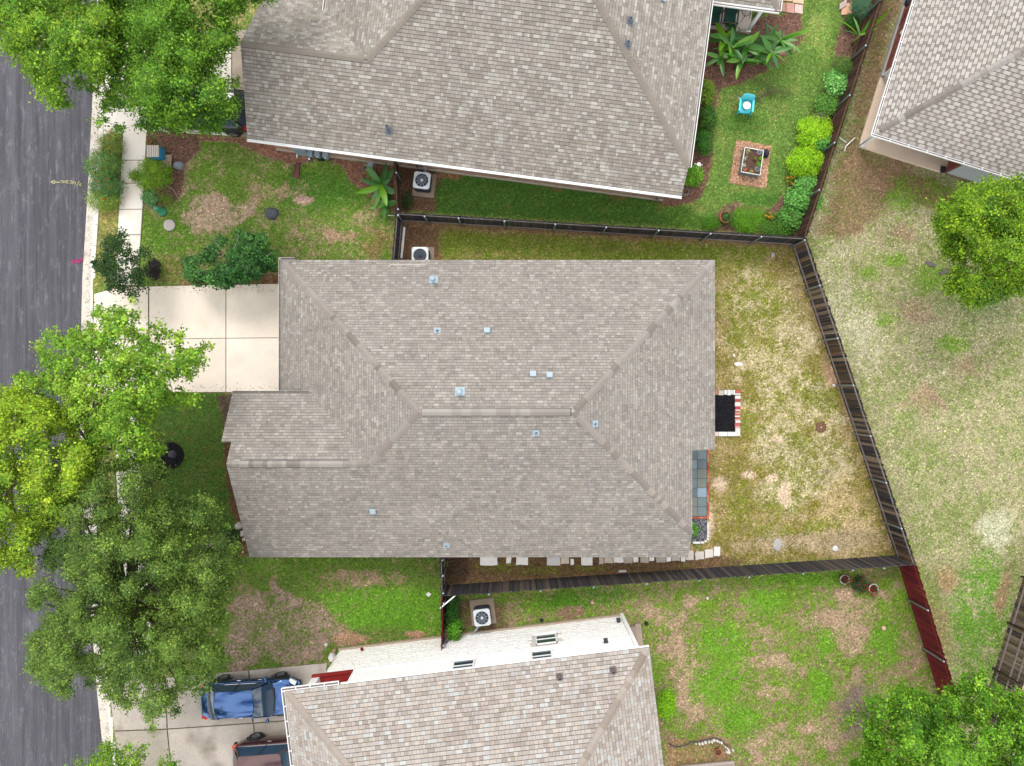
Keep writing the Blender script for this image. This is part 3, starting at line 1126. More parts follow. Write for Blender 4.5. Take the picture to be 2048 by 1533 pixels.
def box_vent(house, p, abc, s=.27, name="box_vent"):
    mat = M("vent_paint", P(176, 196, 208), .5, (20, .1))
    n = pnormal(abc)
    q = n.to_track_quat('Z', 'Y').to_matrix().to_4x4()
    q.translation = p
    mb = MB()
    s2 = s / 2
    k = .75
    vs = [(-s2 * k, -s2 * k, 0), (s2 * k, -s2 * k, 0), (s2 * k, s2 * k, 0), (-s2 * k, s2 * k, 0), (-s2 * k, -s2 * k, .09), (s2 * k, -s2 * k, .09), (s2 * k, s2 * k, .09), (-s2 * k, s2 * k, .09)]
    mb.add([q @ Vector(v) for v in vs], [(0, 1, 5, 4), (1, 2, 6, 5), (2, 3, 7, 6), (3, 0, 4, 7)])
    vs = [(-s2, -s2, .09), (s2, -s2, .09), (s2, s2, .09), (-s2, s2, .09), (-s2 * .9, -s2 * .9, .125), (s2 * .9, -s2 * .9, .125), (s2 * .9, s2 * .9, .125), (-s2 * .9, s2 * .9, .125)]
    mb.add([q @ Vector(v) for v in vs], [(3, 2, 1, 0), (4, 5, 6, 7), (0, 1, 5, 4), (1, 2, 6, 5), (2, 3, 7, 6), (3, 0, 4, 7)])
    o = put(name, mb, mat, house)
    f = .26
    mb = MB()
    mb.add([q @ Vector(v) for v in ((-f, -f, .015), (f, -f, .015), (f, f * .4, .015), (-f, f * .4, .015))], [(0, 1, 2, 3)])
    return o


def flue(house, p, abc, h=.55, r=.085):
    mat = M("vent_paint", P(176, 196, 208), .5, (20, .1))
    o = pipe_vent(house, p, abc, h * .8, r * .8, "flue_vent", mat, .2)
    mb = MB().lathe([(r * 1.0, h * .8), (r * 1.5, h * .84), (r * 1.6, h), (r * .9, h * 1.13), (.005, h * 1.16)], p, 16)
    put("flue_cap", mb, mat, o)
    return o


PS = .583
# ---------------- main grey house
house = thing("house", "central single-storey house with grey-taupe hipped shingle roof and front gable", "house", (-.8, -1.2, 0), world=True)
xW, xE, yN, yS, zE = -10.7, 9.41, 5.71, -8.08, 2.6
ym = (yN + yS) / 2
hf = (yN - yS) / 2
rz_ = zE + PS * hf
rx0, rx1 = xW + hf, xE - hf
yr = -3.45
zr = zE + PS * (yr - yS)
wx = xW + (zr - zE) / PS
yv = -.46
vx = wx - (yv - yr)
zv = zr - PS * (yv - yr)
nx_ = 8.16
ke = nx_ - rx1
F0 = Frame((0, 0), 0)
plN = F0.plane([(xW, yN), (rx0, ym), (rx1, ym), (xE, yN)], 0, -PS, 0, yN, zE)
plW = F0.plane([(xW, yN), (xW, yv), (vx, yv), (wx, yr), (rx0, ym)], PS, 0, xW, 0, zE)
plWN = F0.plane([(-12.58, yv), (-12.58, -2.55), (-12.15, -2.55), (-12.15, yr), (wx, yr), (vx, yv)], 0, -PS, 0, yr, zr)
plS = F0.plane([(-12.15, yr), (-12.15, yS), (nx_, yS), (nx_, ym - ke), (rx1, ym), (rx0, ym), (wx, yr)], 0, PS, 0, yS, zE)
plE = F0.plane([(xE, yN), (rx1, ym), (nx_, ym - ke), (nx_, -3.07), (xE, -3.07)], -PS, 0, xE, 0, zE)
pal_main = [P(172, 165, 155), P(163, 156, 147), P(181, 174, 164), P(154, 147, 138), P(177, 167, 157), P(167, 159, 152), P(190, 184, 175)]
pal_cap = [P(190, 184, 176), P(176, 168, 160), P(156, 148, 140), P(180, 172, 164)]
roof = shingle_roof(house, [plN, plW, plWN, plS, plE], .14, [.10, .14, .18, .23, .28], pal_main, [5, 4, 3, 2, 4, 4, 2], 5)
C3 = lambda x, y, pl: (x, y, zof(pl[1], x, y))
pc_w = [P(182, 175, 167), P(172, 164, 156), P(150, 142, 133), P(178, 168, 160)]
ridge_caps(roof, C3(xW + .15, yN - .15, plN), C3(rx0, ym, plN), plN[1], plW[1], pc_w, 1)
ridge_caps(roof, C3(xE - .1, yN - .1, plN), C3(rx1, ym, plN), plN[1], plE[1], pal_cap, 2)
ridge_caps(roof, C3(nx_, ym - ke, plS), C3(rx1, ym, plS), plS[1], plE[1], [P(188, 178, 168), P(180, 172, 164), P(160, 150, 142)], 3)
ridge_caps(roof, C3(wx, yr, plS), C3(rx0, ym, plS), plS[1], plW[1], [P(180, 172, 163), P(166, 156, 148)], 4)
ridge_caps(roof, (rx0 + .15, ym, rz_), (rx1 - .1, ym, rz_), plN[1], plS[1], pal_cap, 5, lift=.055, vent=True, half=.17)
ridge_caps(roof, (-11.6, yr, zr), (-7.0, yr, zr), plWN[1], plS[1], pal_cap, 6, lift=.055, vent=True, half=.17)
ridge_caps(roof, (-12.12, yr, zr), (-11.6, yr, zr), plWN[1], plS[1], pc_w, 7)
ridge_caps(roof, (-7.0, yr, zr), (wx, yr, zr), plWN[1], plS[1], pc_w, 8)
wall = MB()
wall.prism([(xW + .45, yN - .45), (xE - .45, yN - .45), (xE - .45, -2.6), (nx_ - .45, -2.6), (nx_ - .45, yS + .45), (-11.75, yS + .45), (-11.75, yv - .4), (xW + .45, yv - .4)], -.1, 2.52)
m_br = M("tan_brick", P(176, 150, 128), .9, (4, .12), (40, .15), .4, 60)
put("wall", wall, m_br, house)
gab = MB()
ga = [(-11.75, yv - .4), (-11.75, yS + .45)]
gab.add([(-11.75, yv - .4, 2.5), (-11.75, yS + .45, 2.5), (-11.75, yS + .45, zof(plS[1], 0, yS + .45) - .16), (-11.75, yr, zr - .16), (-11.75, yv - .4, zof(plWN[1], 0, yv - .4) - .16)], [(0, 4, 3, 2, 1)])
put("gable_wall", gab, m_white, house)
m_gm = M("grey_white_gutter", P(196, 194, 190), .5, (4, .08))
gutter(house, (xW, yv + .0), (xW, yN + .05), (-1, 0), zE + .02, m_gm, w=.1)
gutter(house, (xW - .12, yN), (xW + .62, yN), (0, 1), zE + .02, m_gm, hangers=0, w=.1)
gutter(house, (-12.58, yv), (vx + .1, yv), (0, 1), zv + .02, m_gm, hangers=1.1, w=.1)
fas = MB()
fas.bar((xW + .62, yN - .03, zE - .20), (xE, yN - .03, zE - .20), .03, .16)
put("fascia", fas, m_white, house)
fas = MB()
fas.bar((xE - .03, yN, zE - .20), (xE - .03, -3.07, zE - .20), .03, .16)
put("fascia", fas, m_white, house)
fas = MB()
fas.bar((-12.12, yS, zE - .24), (-12.12, yr, zr - .24), .03, .14)
put("rake_board", fas, m_white, house)
for px, py, pl in ((875, 662, plN), (1190, 848, plE), (1072, 866, plS), (893, 1091, plS)):
    pipe_vent(house, hit(px, py, pl[1]), pl[1], .22, .05, base=.14)
for px, py, pl in ((974, 663, plN), (1066, 750, plN), (1099, 752, plN), (746, 1021, plS)):
    box_vent(house, hit(px, py, pl[1]), pl[1])
for px, py, pl in ((867, 561, plN), (920, 784, plN)):
    flue(house, hit(px, py, pl[1]), pl[1])
mb = MB()
a, b = hit(780, 530, plN[1]), hit(854, 529, plN[1])
mb.bar(a + Vector((0, 0, .025)), b + Vector((0, 0, .025)), .035, .02)
put("drip_flashing", mb, m_gm, house)
# electric fitting and ledge stones at the gable foot
mb = MB().box((-12.2, -2.95, 2.3), (.5, .22, .22))
mb.box((-12.42, -2.95, 2.36), (.16, .16, .12))
put("porch_light", mb, m_white, house)

# ---------------- north neighbour (tan brick, white gutters)
FN = Frame((-12.26, 11.32), -7.54)
hn = thing("house", "north neighbour house with mottled grey-tan shingle roof, white gutters and tan brick", "house", (-2, 15, 0), world=True)
nS = FN.plane([(0, 0), (20.29, 0), (20.29, 1.2), (14.49, 7), (9.06, 7), (5.56, 3.5), (0, 3.5)], 0, PS, 0, 0, 2.6)
nWN = FN.plane([(0, 3.5), (5.56, 3.5), (2.96, 6.1), (2.96, 7), (0, 7)], 0, -PS, 0, 3.5, 4.64)
nW = FN.plane([(5.56, 3.5), (9.06, 7), (2.96, 13.1), (2.96, 6.1)], PS, 0, 5.56, 0, 4.64)
nE = FN.plane([(20.29, 1.2), (20.29, 12.8), (14.49, 7)], -PS, 0, 20.29, 0, 3.3)
nN = FN.plane([(9.06, 7), (14.49, 7), (20.29, 12.8), (20.29, 14), (2.96, 14), (2.96, 13.1)], 0, -PS, 0, 7, 6.68)
nPS = FN.plane([(20.31, 9.16), (23.61, 9.16), (20.31, 12.46)], 0, PS, 0, 9.16, 2.6)
nPE = FN.plane([(23.61, 9.16), (23.61, 14), (20.31, 14), (20.31, 12.46)], -PS, 0, 23.61, 0, 2.6)
pal_n = [P(178, 170, 158), P(164, 155, 144), P(194, 188, 177), P(204, 200, 190), P(184, 175, 163), P(158, 149, 138), P(171, 163, 153)]
roofn = shingle_roof(hn, [nS, nWN, nW, nE, nN, nPS, nPE], .155, [.11, .15, .18, .23, .28], pal_n, [6, 4, 4, 2, 4, 2, 4], 15)
pcn = [P(172, 162, 150), P(168, 158, 147)]
lz = lambda u, v, pl: (*FN.w(u, v), zof(pl[1], *FN.w(u, v)))
ridge_caps(roofn, lz(20.29, 1.2, nS), lz(14.49, 7, nS), nS[1], nE[1], pcn, 21)
ridge_caps(roofn, lz(5.56, 3.5, nS), lz(9.06, 7, nS), nS[1], nW[1], pcn, 22)
ridge_caps(roofn, lz(0, 3.5, nS), lz(5.56, 3.5, nS), nS[1], nWN[1], pcn, 23)
ridge_caps(roofn, lz(23.61, 9.16, nPS), lz(20.31, 12.46, nPS), nPS[1], nPE[1], pcn, 24)
brick = MB()
brick.prism([FN.w(*p) for p in ((.5, .45), (19.85, .45), (19.85, 13.5), (3.4, 13.5), (3.4, 6.6), (.5, 6.6))], -.1, 2.52)
wn_ = put("wall", brick, M("tan_brick_n", P(196, 165, 140), .9, (3, .1), (50, .2), .4, 60, stretch=(1, 1, 5)), hn)
# brick courses on the visible south wall, each brick its own piece near the fence end
bm_cols = [P(206, 176, 152), P(190, 158, 132), P(214, 190, 170), P(182, 146, 122)]
bms = [MB().box((0, 0, 0), (.30, .02, .085), FN.ang, c).mesh("brick") for c in bm_cols]
rest = MB()
cnt = 0
for row in range(24):
    u = .52 + (.16 if row % 2 else 0)
    while u < 19.6:
        x, y = FN.w(u + .15, .447)
        k = R.randrange(4)
        z = .12 + row * .098
        if 4 <= row < 14 and 12 < u < 19.6 and cnt < 240:
            b = put("brick", bms[k], m_stone, wn_)
            b.location = (x, y, z)
            cnt += 1
        else:
            rest.box((x, y, z), (.30, .02, .085), FN.ang, bm_cols[k])
        u += .315
b = put("bricks", rest, m_stone, wn_)
b["kind"] = "stuff"
fd = MB()
fd.bar((*FN.w(.45, .42), .02), (*FN.w(19.9, .42), .02), .09, .16)
put("foundation_ledge", fd, M("ledge", P(205, 192, 176), .9, (5, .1)), hn)
m_gutw = M("white_gutter", (.82, .82, .82), .45, (2, .04))
s_out = -FN.v
gutter(hn, FN.w(-.02, 0), FN.w(20.31, 0), s_out, 2.62, m_gutw, hangers=0, w=.105, dirt=False)
gutter(hn, FN.w(20.29, 1.15), FN.w(20.29, 9.2), FN.u, 3.32, m_gutw, hangers=0)
gutter(hn, FN.w(20.3, 9.16), FN.w(23.66, 9.16), s_out, 2.62, m_gutw, hangers=0, w=.16)
gutter(hn, FN.w(23.61, 9.1), FN.w(23.61, 14), FN.u, 2.62, m_gutw, hangers=0)
gutter(hn, FN.w(2.96, 6.0), FN.w(2.96, 13.1), -FN.u, 3.14, m_gutw, hangers=.7)
mb = MB()
mb.bar((*FN.w(20.31, 9.14), 2.45), (*FN.w(23.6, 9.14), 2.45), .06, .22)
put("porch_beam", mb, m_white, hn)
mb = MB()
mb.box((*FN.w(23.0, 9.36), 1.25), (.15, .15, 2.4), FN.ang)
mb.box((*FN.w(23.0, 9.36), .12), (.24, .24, .12), FN.ang)
put("porch_post", mb, m_white, hn)
slab = MB().prism([FN.w(*p) for p in ((19.9, 9.24), (23.1, 9.24), (23.1, 13.5), (19.9, 13.5))], -.1, .07, P(216, 204, 190), bevel=.015)
put("porch_slab", slab, m_conc, hn)
for px, py, pl, h in ((778, 262, nS, .62), (1255, 90, nE, .3), (1260, 43, nE, .3)):
    pipe_vent(hn, hit(px, py, pl[1]), pl[1], h, .06, mat=M("vent_dark", P(112, 120, 132), .5, (20, .1)), base=.17)
box_vent(hn, hit(1325, -2, nE[1]), nE[1])
# downspout, meters, conduits on the south wall
mb = MB()
a = Vector((*FN.w(1.15, .12), 2.5))
b = Vector((*FN.w(1.55, .38), 2.2))
c = Vector((*FN.w(1.55, .38), .25))
d = Vector((*FN.w(1.55, .1), .12))
mb.tube([a, b, c, d], .045, 6)
put("downspout", mb, m_white, hn)
m_mtr = M("meter_grey", P(176, 196, 210), .4, (10, .1), metal=.3)
mb = MB().box((*FN.w(2.0, .27), .95), (.6, .3, .8), FN.ang)
put("meter_panel", mb, m_mtr, hn)
for i, u in enumerate((2.45, 2.8, 3.2)):
    mb = MB()
    q = Vector((*FN.w(u, .22), .92))
    mb.box(q, (.26, .34, .36), FN.ang)
    f = Vector((s_out.x, s_out.y, 0))
    mb.tube([q + f * .06, q + f * .2], [.1, .085], 12)
    o = put("electric_meter", mb, m_mtr, hn)
    mb = MB().tube([q - Vector((0, 0, .18)), (q.x, q.y, .05)], .025, 6)
    put("conduit", mb, m_dark, o)
mb = MB()
q = Vector((*FN.w(5.35, .08), .6))
mb.box(q, (.26, .2, .3), FN.ang)
mb.tube([q + Vector((-.13, 0, .05)), q + Vector((-.35, -.02, .05)), q + Vector((-.35, -.02, -.5)), q + Vector((-.6, -.1, -.62))], .028, 8)
mb.tube([q + Vector((-.35, -.02, -.4)), q + Vector((-.1, -.25, -.6))], .028, 8)
put("gas_meter", mb, m_mtr, hn)
mb = MB()
mb.tube([(*FN.w(7.6, .36), 2.4), (*FN.w(7.6, .36), .3)], .03, 6)
put("conduit", mb, m_dark, hn)
# end downspout at the east corner
mb = MB().tube([(*FN.w(19.7, .02), 2.5), (*FN.w(19.62, .36), 2.2), (*FN.w(19.62, .36), .1)], .045, 6)
put("downspout", mb, m_white, hn)

# ---------------- south neighbour (two storeys, white)
FS = Frame((-9.6, -13.02), 6.95, flip=True)
hs = thing("house", "south neighbour two-storey white house with patchwork tan and grey shingle roof", "house", (-2, -18, 0), world=True)
sN = FS.plane([(0, 0), (15.52, 0), (8.52, 7), (7, 7)], 0, PS, 0, 0, 5.5)
sW = FS.plane([(0, 0), (7, 7), (0, 14)], PS, 0, 0, 0, 5.5)
sE = FS.plane([(15.52, 0), (15.52, 14), (8.52, 7)], -PS, 0, 15.52, 0, 5.5)
sS = FS.plane([(0, 14), (7, 7), (8.52, 7), (15.52, 14)], 0, -PS, 0, 14, 5.5)
pal_s = [P(204, 192, 179), P(178, 164, 152), P(208, 210, 206), P(192, 179, 167), P(166, 152, 140), P(208, 197, 186), P(196, 188, 181)]
roofs = shingle_roof(hs, [sN, sW, sE, sS], .165, [.11, .15, .18, .22, .27], pal_s, [5, 3, 3, 5, 2, 2, 5], 25, soft=.25, k=.92)
lz = lambda u, v, pl: (*FS.w(u, v), zof(pl[1], *FS.w(u, v)))
pcs = [P(196, 184, 172), P(178, 165, 152), P(164, 150, 138)]
ridge_caps(roofs, lz(.1, .1, sN), lz(7, 7, sN), sN[1], sW[1], [P(190, 178, 166), P(184, 172, 160)], 31, half=.17)
ridge_caps(roofs, lz(15.42, .1, sN), lz(8.52, 7, sN), sN[1], sE[1], pcs, 32, half=.17, step=.26)
m_gbr = M("brown_gutter", P(172, 138, 112), .5, (4, .1))
gutter(hs, FS.w(0, 0), FS.w(0, 12), -FS.u, 5.52, m_white, w=.13, hangers=.62)
gutter(hs, FS.w(-.12, 0), FS.w(2.3, 0), -FS.v, 5.52, m_white, w=.13, hangers=.5)
for pa, pb, oo in ((FS.w(0, 0), FS.w(0, 12), -FS.u), (FS.w(-.1, 0), FS.w(2.28, 0), -FS.v)):
    mb = MB()
    oo3 = Vector((oo.x, oo.y, 0)) * .07
    mb.bar(Vector((*pa, 5.44)) + oo3, Vector((*pb, 5.44)) + oo3, .085, .01)
    put("gutter_floor", mb, m_gbr, hs)
mb = MB().bar((*FS.w(2.35, -.012), 5.42), (*FS.w(15.52, -.012), 5.42), .02, .16)
put("fascia", mb, m_white, hs)
low = MB().prism([FS.w(*p) for p in ((.95, .45), (15.06, .45), (15.06, 13.5), (.95, 13.5))], -.1, 3.0)
m_wst = M("white_stone_mortar", P(236, 230, 222, 1.2), .9, (4, .08), (30, .1), .3, 40)
wl = put("lower_wall", low, m_wst, hs)
upw = MB().prism([FS.w(*p) for p in ((2.35, .43), (15.08, .43), (15.08, 13.5), (.95, 13.5), (.95, 2.3), (2.35, 2.3))], 3.0, 5.4)
put("upper_wall", upw, M("white_siding", (.88, .88, .88), .6, (2, .03)), hs)
# painted rubble stones of the lower north wall, each with its own edge
sc_ = [(.88, .875, .86), (.84, .83, .81), (.87, .855, .83), (.80, .77, .73)]
rs = random.Random(4)
fs_ang = FS.ang
nst = 0
stone_meshes = {}
wst = []
for row in range(13):
    z = .06 + row * .226
    u = .97 + rs.random() * .1
    while u < 14.95:
        w = rs.choice((.24, .33, .42, .52))
        if u + w > 15.05:
            w = 15.05 - u
        key = (round(w, 2), rs.randrange(3))
        if key not in stone_meshes:
            r2 = random.Random(int(w * 100) * 7 + key[1])
            q = []
            hh, ww = .106, w / 2 - .006
            for cx_, cz_ in ((-ww, -hh), (0, -hh), (ww, -hh), (ww, 0), (ww, hh), (0, hh), (-ww, hh), (-ww, 0)):
                q.append((cx_ + r2.uniform(-.012, .012), cz_ + r2.uniform(-.014, .014)))
            mb = MB()
            n = len(q)
            dp = r2.uniform(.008, .018)
            vs = [(x, 0, zz) for x, zz in q] + [(x * .97, -dp, zz * .94) for x, zz in q]
            mb.add(vs, [tuple(range(n, 2 * n))] + [(i, (i + 1) % n, n + (i + 1) % n, n + i) for i in range(n)], rs.choices(sc_, [5, 4, 3, 1])[0])
            stone_meshes[key] = mb.mesh("wall_stone")
        clash = 10.62 < u + w / 2 < 11.85 and 1.35 < z < 2.85
        if not clash:
            x, y = FS.w(u + w / 2, .448)
            m = Matrix.Rotation(fs_ang + PI, 4, 'Z')
            m.translation = (x, y, z)
            wst.append((w, stone_meshes[key], m))
        u += w
wst.sort(key=lambda q: -q[0])
m_pst = M("painted_stone", None, .85, (8, .06), (40, .06), .3, 50)
rest = MB()
for i, (w, me, m) in enumerate(wst):
    if i < 300:
        put("wall_stone", me, m_pst, wl, m)
    else:
        rest.add([m @ v.co for v in me.vertices], [tuple(p.vertices) for p in me.polygons], sc_[i % 3])
put("wall_stones", rest, m_pst, wl)["kind"] = "stuff"
mb = MB()
mb.bar((*FS.w(.9, .40), .03), (*FS.w(15.1, .40), .03), .12, .2)
put("foundation_ledge", mb, M("ledge_s", P(190, 172, 152), .9, (4, .15), (30, .1)), hs)
mb = MB()
mb.bar((*FS.w(2.3, .40), 3.0), (*FS.w(15.12, .40), 3.0), .07, .09)
put("band_course", mb, m_white, hs)


def window(parent, F, u, v, z0, z1, w, out=.06, split=True):
    fr = MB()
    g = Vector((F.v.x, F.v.y, 0)) * -1
    c = Vector((*F.w(u, v), (z0 + z1) / 2))
    for dz in (z0 + .03, z1 - .03):
        a = Vector((*F.w(u - w / 2, v), dz)) + g * out
        b = Vector((*F.w(u + w / 2, v), dz)) + g * out
        fr.bar(a, b, .06, .06)
    for du in (-w / 2 + .03, w / 2 - .03):
        a = Vector((*F.w(u + du, v), z0)) + g * out
        b = Vector((*F.w(u + du, v), z1)) + g * out
        fr.bar(a, b, .06, .06)
    if split:
        a = Vector((*F.w(u - w / 2, v), (z0 + z1) / 2)) + g * out
        b = Vector((*F.w(u + w / 2, v), (z0 + z1) / 2)) + g * out
        fr.bar(a, b, .05, .04)
    o = put("window", fr, m_white, parent)
    for lo, hi in (((z0, (z0 + z1) / 2), ((z0 + z1) / 2, z1)) if split else ((z0, z1),)):
        mb = MB()
        a = Vector((*F.w(u - w / 2 + .03, v), (lo + hi) / 2)) + g * (out - .01)
        b = Vector((*F.w(u + w / 2 - .03, v), (lo + hi) / 2)) + g * (out - .01)
        mb.bar(a, b, .01, hi - lo - .03)
        put("pane", mb, m_glass, o)
    mb = MB()
    a = Vector((*F.w(u - w / 2 - .06, v), z0 - .03)) + g * (out + .04)
    b = Vector((*F.w(u + w / 2 + .06, v), z0 - .03)) + g * (out + .04)
    mb.bar(a, b, .07, .04)
    put("sill", mb, m_white, o)
    return o


window(hs, FS, 11.24, .43, 1.5, 2.7, 1.0)
window(hs, FS, 10.95, .43, 3.5, 4.7, .95, split=True)
window(hs, FS, 7.45, .43, 3.5, 4.7, .98, split=True)
for u, z in ((13.9, 3.35), (14.85, .9)):
    mb = MB()
    q = Vector((*FS.w(u, .36), z))
    mb.box(q, (.16, .16, .16), FS.ang)
    mb.box(q + Vector((FS.v.x, FS.v.y, 0)) * -.08 + Vector((0, 0, .09)), (.2, .2, .02), FS.ang)
    put("wall_vent", mb, m_dark, hs)
mb = MB().lathe([(.07, 0), (.09, .05), (.05, .16), (.02, .22)], (*FS.w(2.2, .33), .55), 10)
put("hose_bib", mb, M("red_paint", P(140, 30, 36), .5, (8, .15)), hs)
for u in (8.15, 9.05):
    mb = MB().box((*FS.w(u, .39), 3.08), (.24, .1, .24), FS.ang)
    put("trim_block", mb, m_white, hs)
mb = MB().box((*FS.w(15.14, .38), 2.7), (.16, .16, 5.3), FS.ang)
put("corner_post", mb, m_white, hs)
m_red = M("red_stain", P(158, 34, 32), .6, (6, .15), (40, .1))
mb = MB().prism([FS.w(*p) for p in ((.45, .36), (2.32, .36), (2.32, 2.28), (.45, 2.28))], 3.02, 3.14)
put("balcony_deck", mb, m_red, hs)
mb = MB()
mb.bar((*FS.w(.45, .38), 3.2), (*FS.w(2.3, .38), 3.2), .1, .12)
rail = put("balcony_sill", mb, m_red, hs)
bmesh_ = MB().box((0, 0, .5), (.06, .06, .9), FS.ang).mesh("baluster")
for i in range(9):
    o = put("baluster", bmesh_, m_red, rail)
    o.location = (*FS.w(.75 + i * .18, 1.15), 3.12)
mb = MB()
mb.bar((*FS.w(.5, 1.15), 4.05), (*FS.w(2.3, 1.15), 4.05), .09, .07)
put("balcony_handrail", mb, m_red, hs)
mb = MB().box((*FS.w(.62, .62), 4.28), (.34, .34, 2.3), FS.ang)
put("balcony_column", mb, m_white, hs)
mb = MB().box((*FS.w(2.33, 1.3), 4.2), (.03, 1.8, 2.36), FS.ang)
put("balcony_return_wall", mb, M("white_siding", (.84, .84, .84), .6), hs)
for px, py in ((1119, 1354), (1226, 1341)):
    pipe_vent(hs, hit(px, py, sN[1]), sN[1], .28, .06, mat=M("vent_brown", P(112, 98, 96), .5, (20, .1)), base=.15)
mb = MB().prism([FS.w(*p) for p in ((15.25, .95), (15.7, .95), (15.7, 3), (15.25, 3))], -.1, .34, P(168, 148, 132), bevel=.02)
mb.prism([FS.w(*p) for p in ((15.72, .9), (16.02, .9), (16.02, 3), (15.72, 3))], -.1, .17, P(182, 164, 150), bevel=.02)
put("side_step", mb, m_cconc, hs)

# ---------------- east neighbour (corner porch)
FE = Frame((16.78, 11.55), -17.2)
he = thing("house", "east neighbour house with pale dashed-pattern shingle roof and open corner porch", "house", (22, 16, 0), world=True)
eS = FE.plane([(0, 0), (16, 0), (8, 8)], 0, PS, 0, 0, 2.6)
eW = FE.plane([(0, 0), (8, 8), (0, 16)], PS, 0, 0, 0, 2.6)
eN = FE.plane([(0, 16), (8, 8), (16, 16)], 0, -PS, 0, 16, 2.6)
eE = FE.plane([(16, 0), (16, 16), (8, 8)], -PS, 0, 16, 0, 2.6)
pal_e = [P(206, 199, 189), P(200, 192, 182), P(194, 186, 177), P(211, 205, 197), P(164, 154, 146), P(155, 145, 137)]
roofe = shingle_roof(he, [eS, eW, eN, eE], .17, [.30, .14], pal_e, [5, 4, 2, 3, 0, 0], 35, dark_rows=True, k=.9, soft=.15)
lz = lambda u, v, pl: (*FE.w(u, v), zof(pl[1], *FE.w(u, v)))
ridge_caps(roofe, lz(.2, .2, eS), lz(8, 8, eS), eS[1], eW[1], [P(178, 170, 162), P(162, 154, 146), P(192, 186, 180), P(150, 142, 136)], 41, half=.16, step=.27)
gutter(he, FE.w(0, -.02), FE.w(0, 16), -FE.u, 2.62, m_gutw, hangers=.85, w=.11)
gutter(he, FE.w(-.11, 0), FE.w(16, 0), -FE.v, 2.62, m_gutw, hangers=.85, w=.11)
mb = MB().prism([FE.w(*p) for p in ((4.9, .45), (15.6, .45), (15.6, 15.5), (.5, 15.5), (.5, 4.1), (4.9, 4.1))], -.1, 2.5)
m_rb = M("red_brick", P(160, 92, 80), .9, (3, .1), (30, .22), .4, 50, stretch=(1, 1, 3))
we = put("wall", mb, m_rb, he)
rb_c = [P(168, 96, 82), P(150, 82, 72), P(182, 112, 96), P(140, 76, 68)]
rb_m = [MB().box((0, 0, 0), (.2, .02, .06), FE.ang + PI / 2, c).mesh("brick") for c in rb_c]
rest = MB()
k = 0
for row in range(20):
    for i in range(32):
        v = 4.2 + i * .215 + (.1 if row % 2 else 0)
        x, y = FE.w(.495, v)
        z = .3 + row * .072
        if k < 250 and 6 <= row < 16 and i < 26:
            b = put("brick", rb_m[R.randrange(4)], m_stone, we)
            b.location = (x, y, z)
            k += 1
        else:
            rest.box((x, y, z), (.02, .2, .06), FE.ang, rb_c[R.randrange(4)])
b = put("bricks", rest, m_stone, we)
b["kind"] = "stuff"
mb = MB().prism([FE.w(*p) for p in ((.42, .38), (4.95, .38), (4.95, 4.1), (.42, 4.1))], -.1, .1, P(246, 222, 198, 1.15), bevel=.02)
put("porch_slab", mb, m_conc, he)
mb = MB()
mb.box((*FE.w(.55, .52), 1.3), (.16, .16, 2.5), FE.ang)
mb.box((*FE.w(.55, .52), .16), (.26, .26, .14), FE.ang)
put("porch_post", mb, m_white, he)
mb = MB().tube([(*FE.w(.2, .1), 2.5), (*FE.w(.42, .42), 2.2), (*FE.w(.42, .42), .1)], .04, 6)
put("downspout", mb, m_white, he)
mb = MB().prism([FE.w(*p) for p in ((.40, 4.05), (.62, 4.05), (.62, 15.5), (.40, 15.5))], -.1, .22)
put("foundation_ledge", mb, M("ledge_e", P(198, 196, 190), .9, (5, .1)), he)
mb = MB().prism([FE.w(*p) for p in ((5.0, .41), (12, .41), (12, .5), (5.0, .5))], .1, 2.45)
put("painted_siding", mb, M("pale_siding", P(206, 214, 218), .7, (3, .06)), he)
mb = MB().box((*FE.w(.6, 4.08), 1.3), (.3, .06, 2.4), FE.ang)
put("corner_trim", mb, m_white, he)
q = Vector((*FE.w(.3, 7.3), 1.1))
mb = MB()
for i in range(5):
    r = .2 - .012 * i
    ring = [q + Vector((FE.v.x * math.cos(t) * r - FE.u.x * (.02 + .03 * i), FE.v.y * math.cos(t) * r - FE.u.y * (.02 + .03 * i), math.sin(t) * r)) for t in np.linspace(0, 2 * PI, 17)]
    mb.tube(ring, .018, 5)
o = tag(put("garden_hose", mb, m_dark), "dark coiled garden hose hung on the red brick wall", "hose")
mb = MB().box((*FE.w(.46, 5.9), 1.0), (.1, .16, .2), FE.ang)
put("faucet_box", mb, m_white, he)
mb = MB().box((*FE.w(4.75, .5), .14), (.24, .34, .06), FE.ang + .2)
tag(put("door_mat", mb, m_dark), "small dark mat at the end of the beige porch slab", "mat")
mb = MB()
a = Vector((*FE.w(.1, .75), .12))
mb.tube([a, (*FE.w(-.2, .2), .08), (*FE.w(-.18, -.05), .05)], .03, 6)
mb.tube([(*FE.w(-.2, .4), .05), (*FE.w(-.75, .6), .04)], .025, 6)
tag(put("drain_pipe", mb, m_white), "thin white drain pipe on the grass by the porch corner", "pipe")

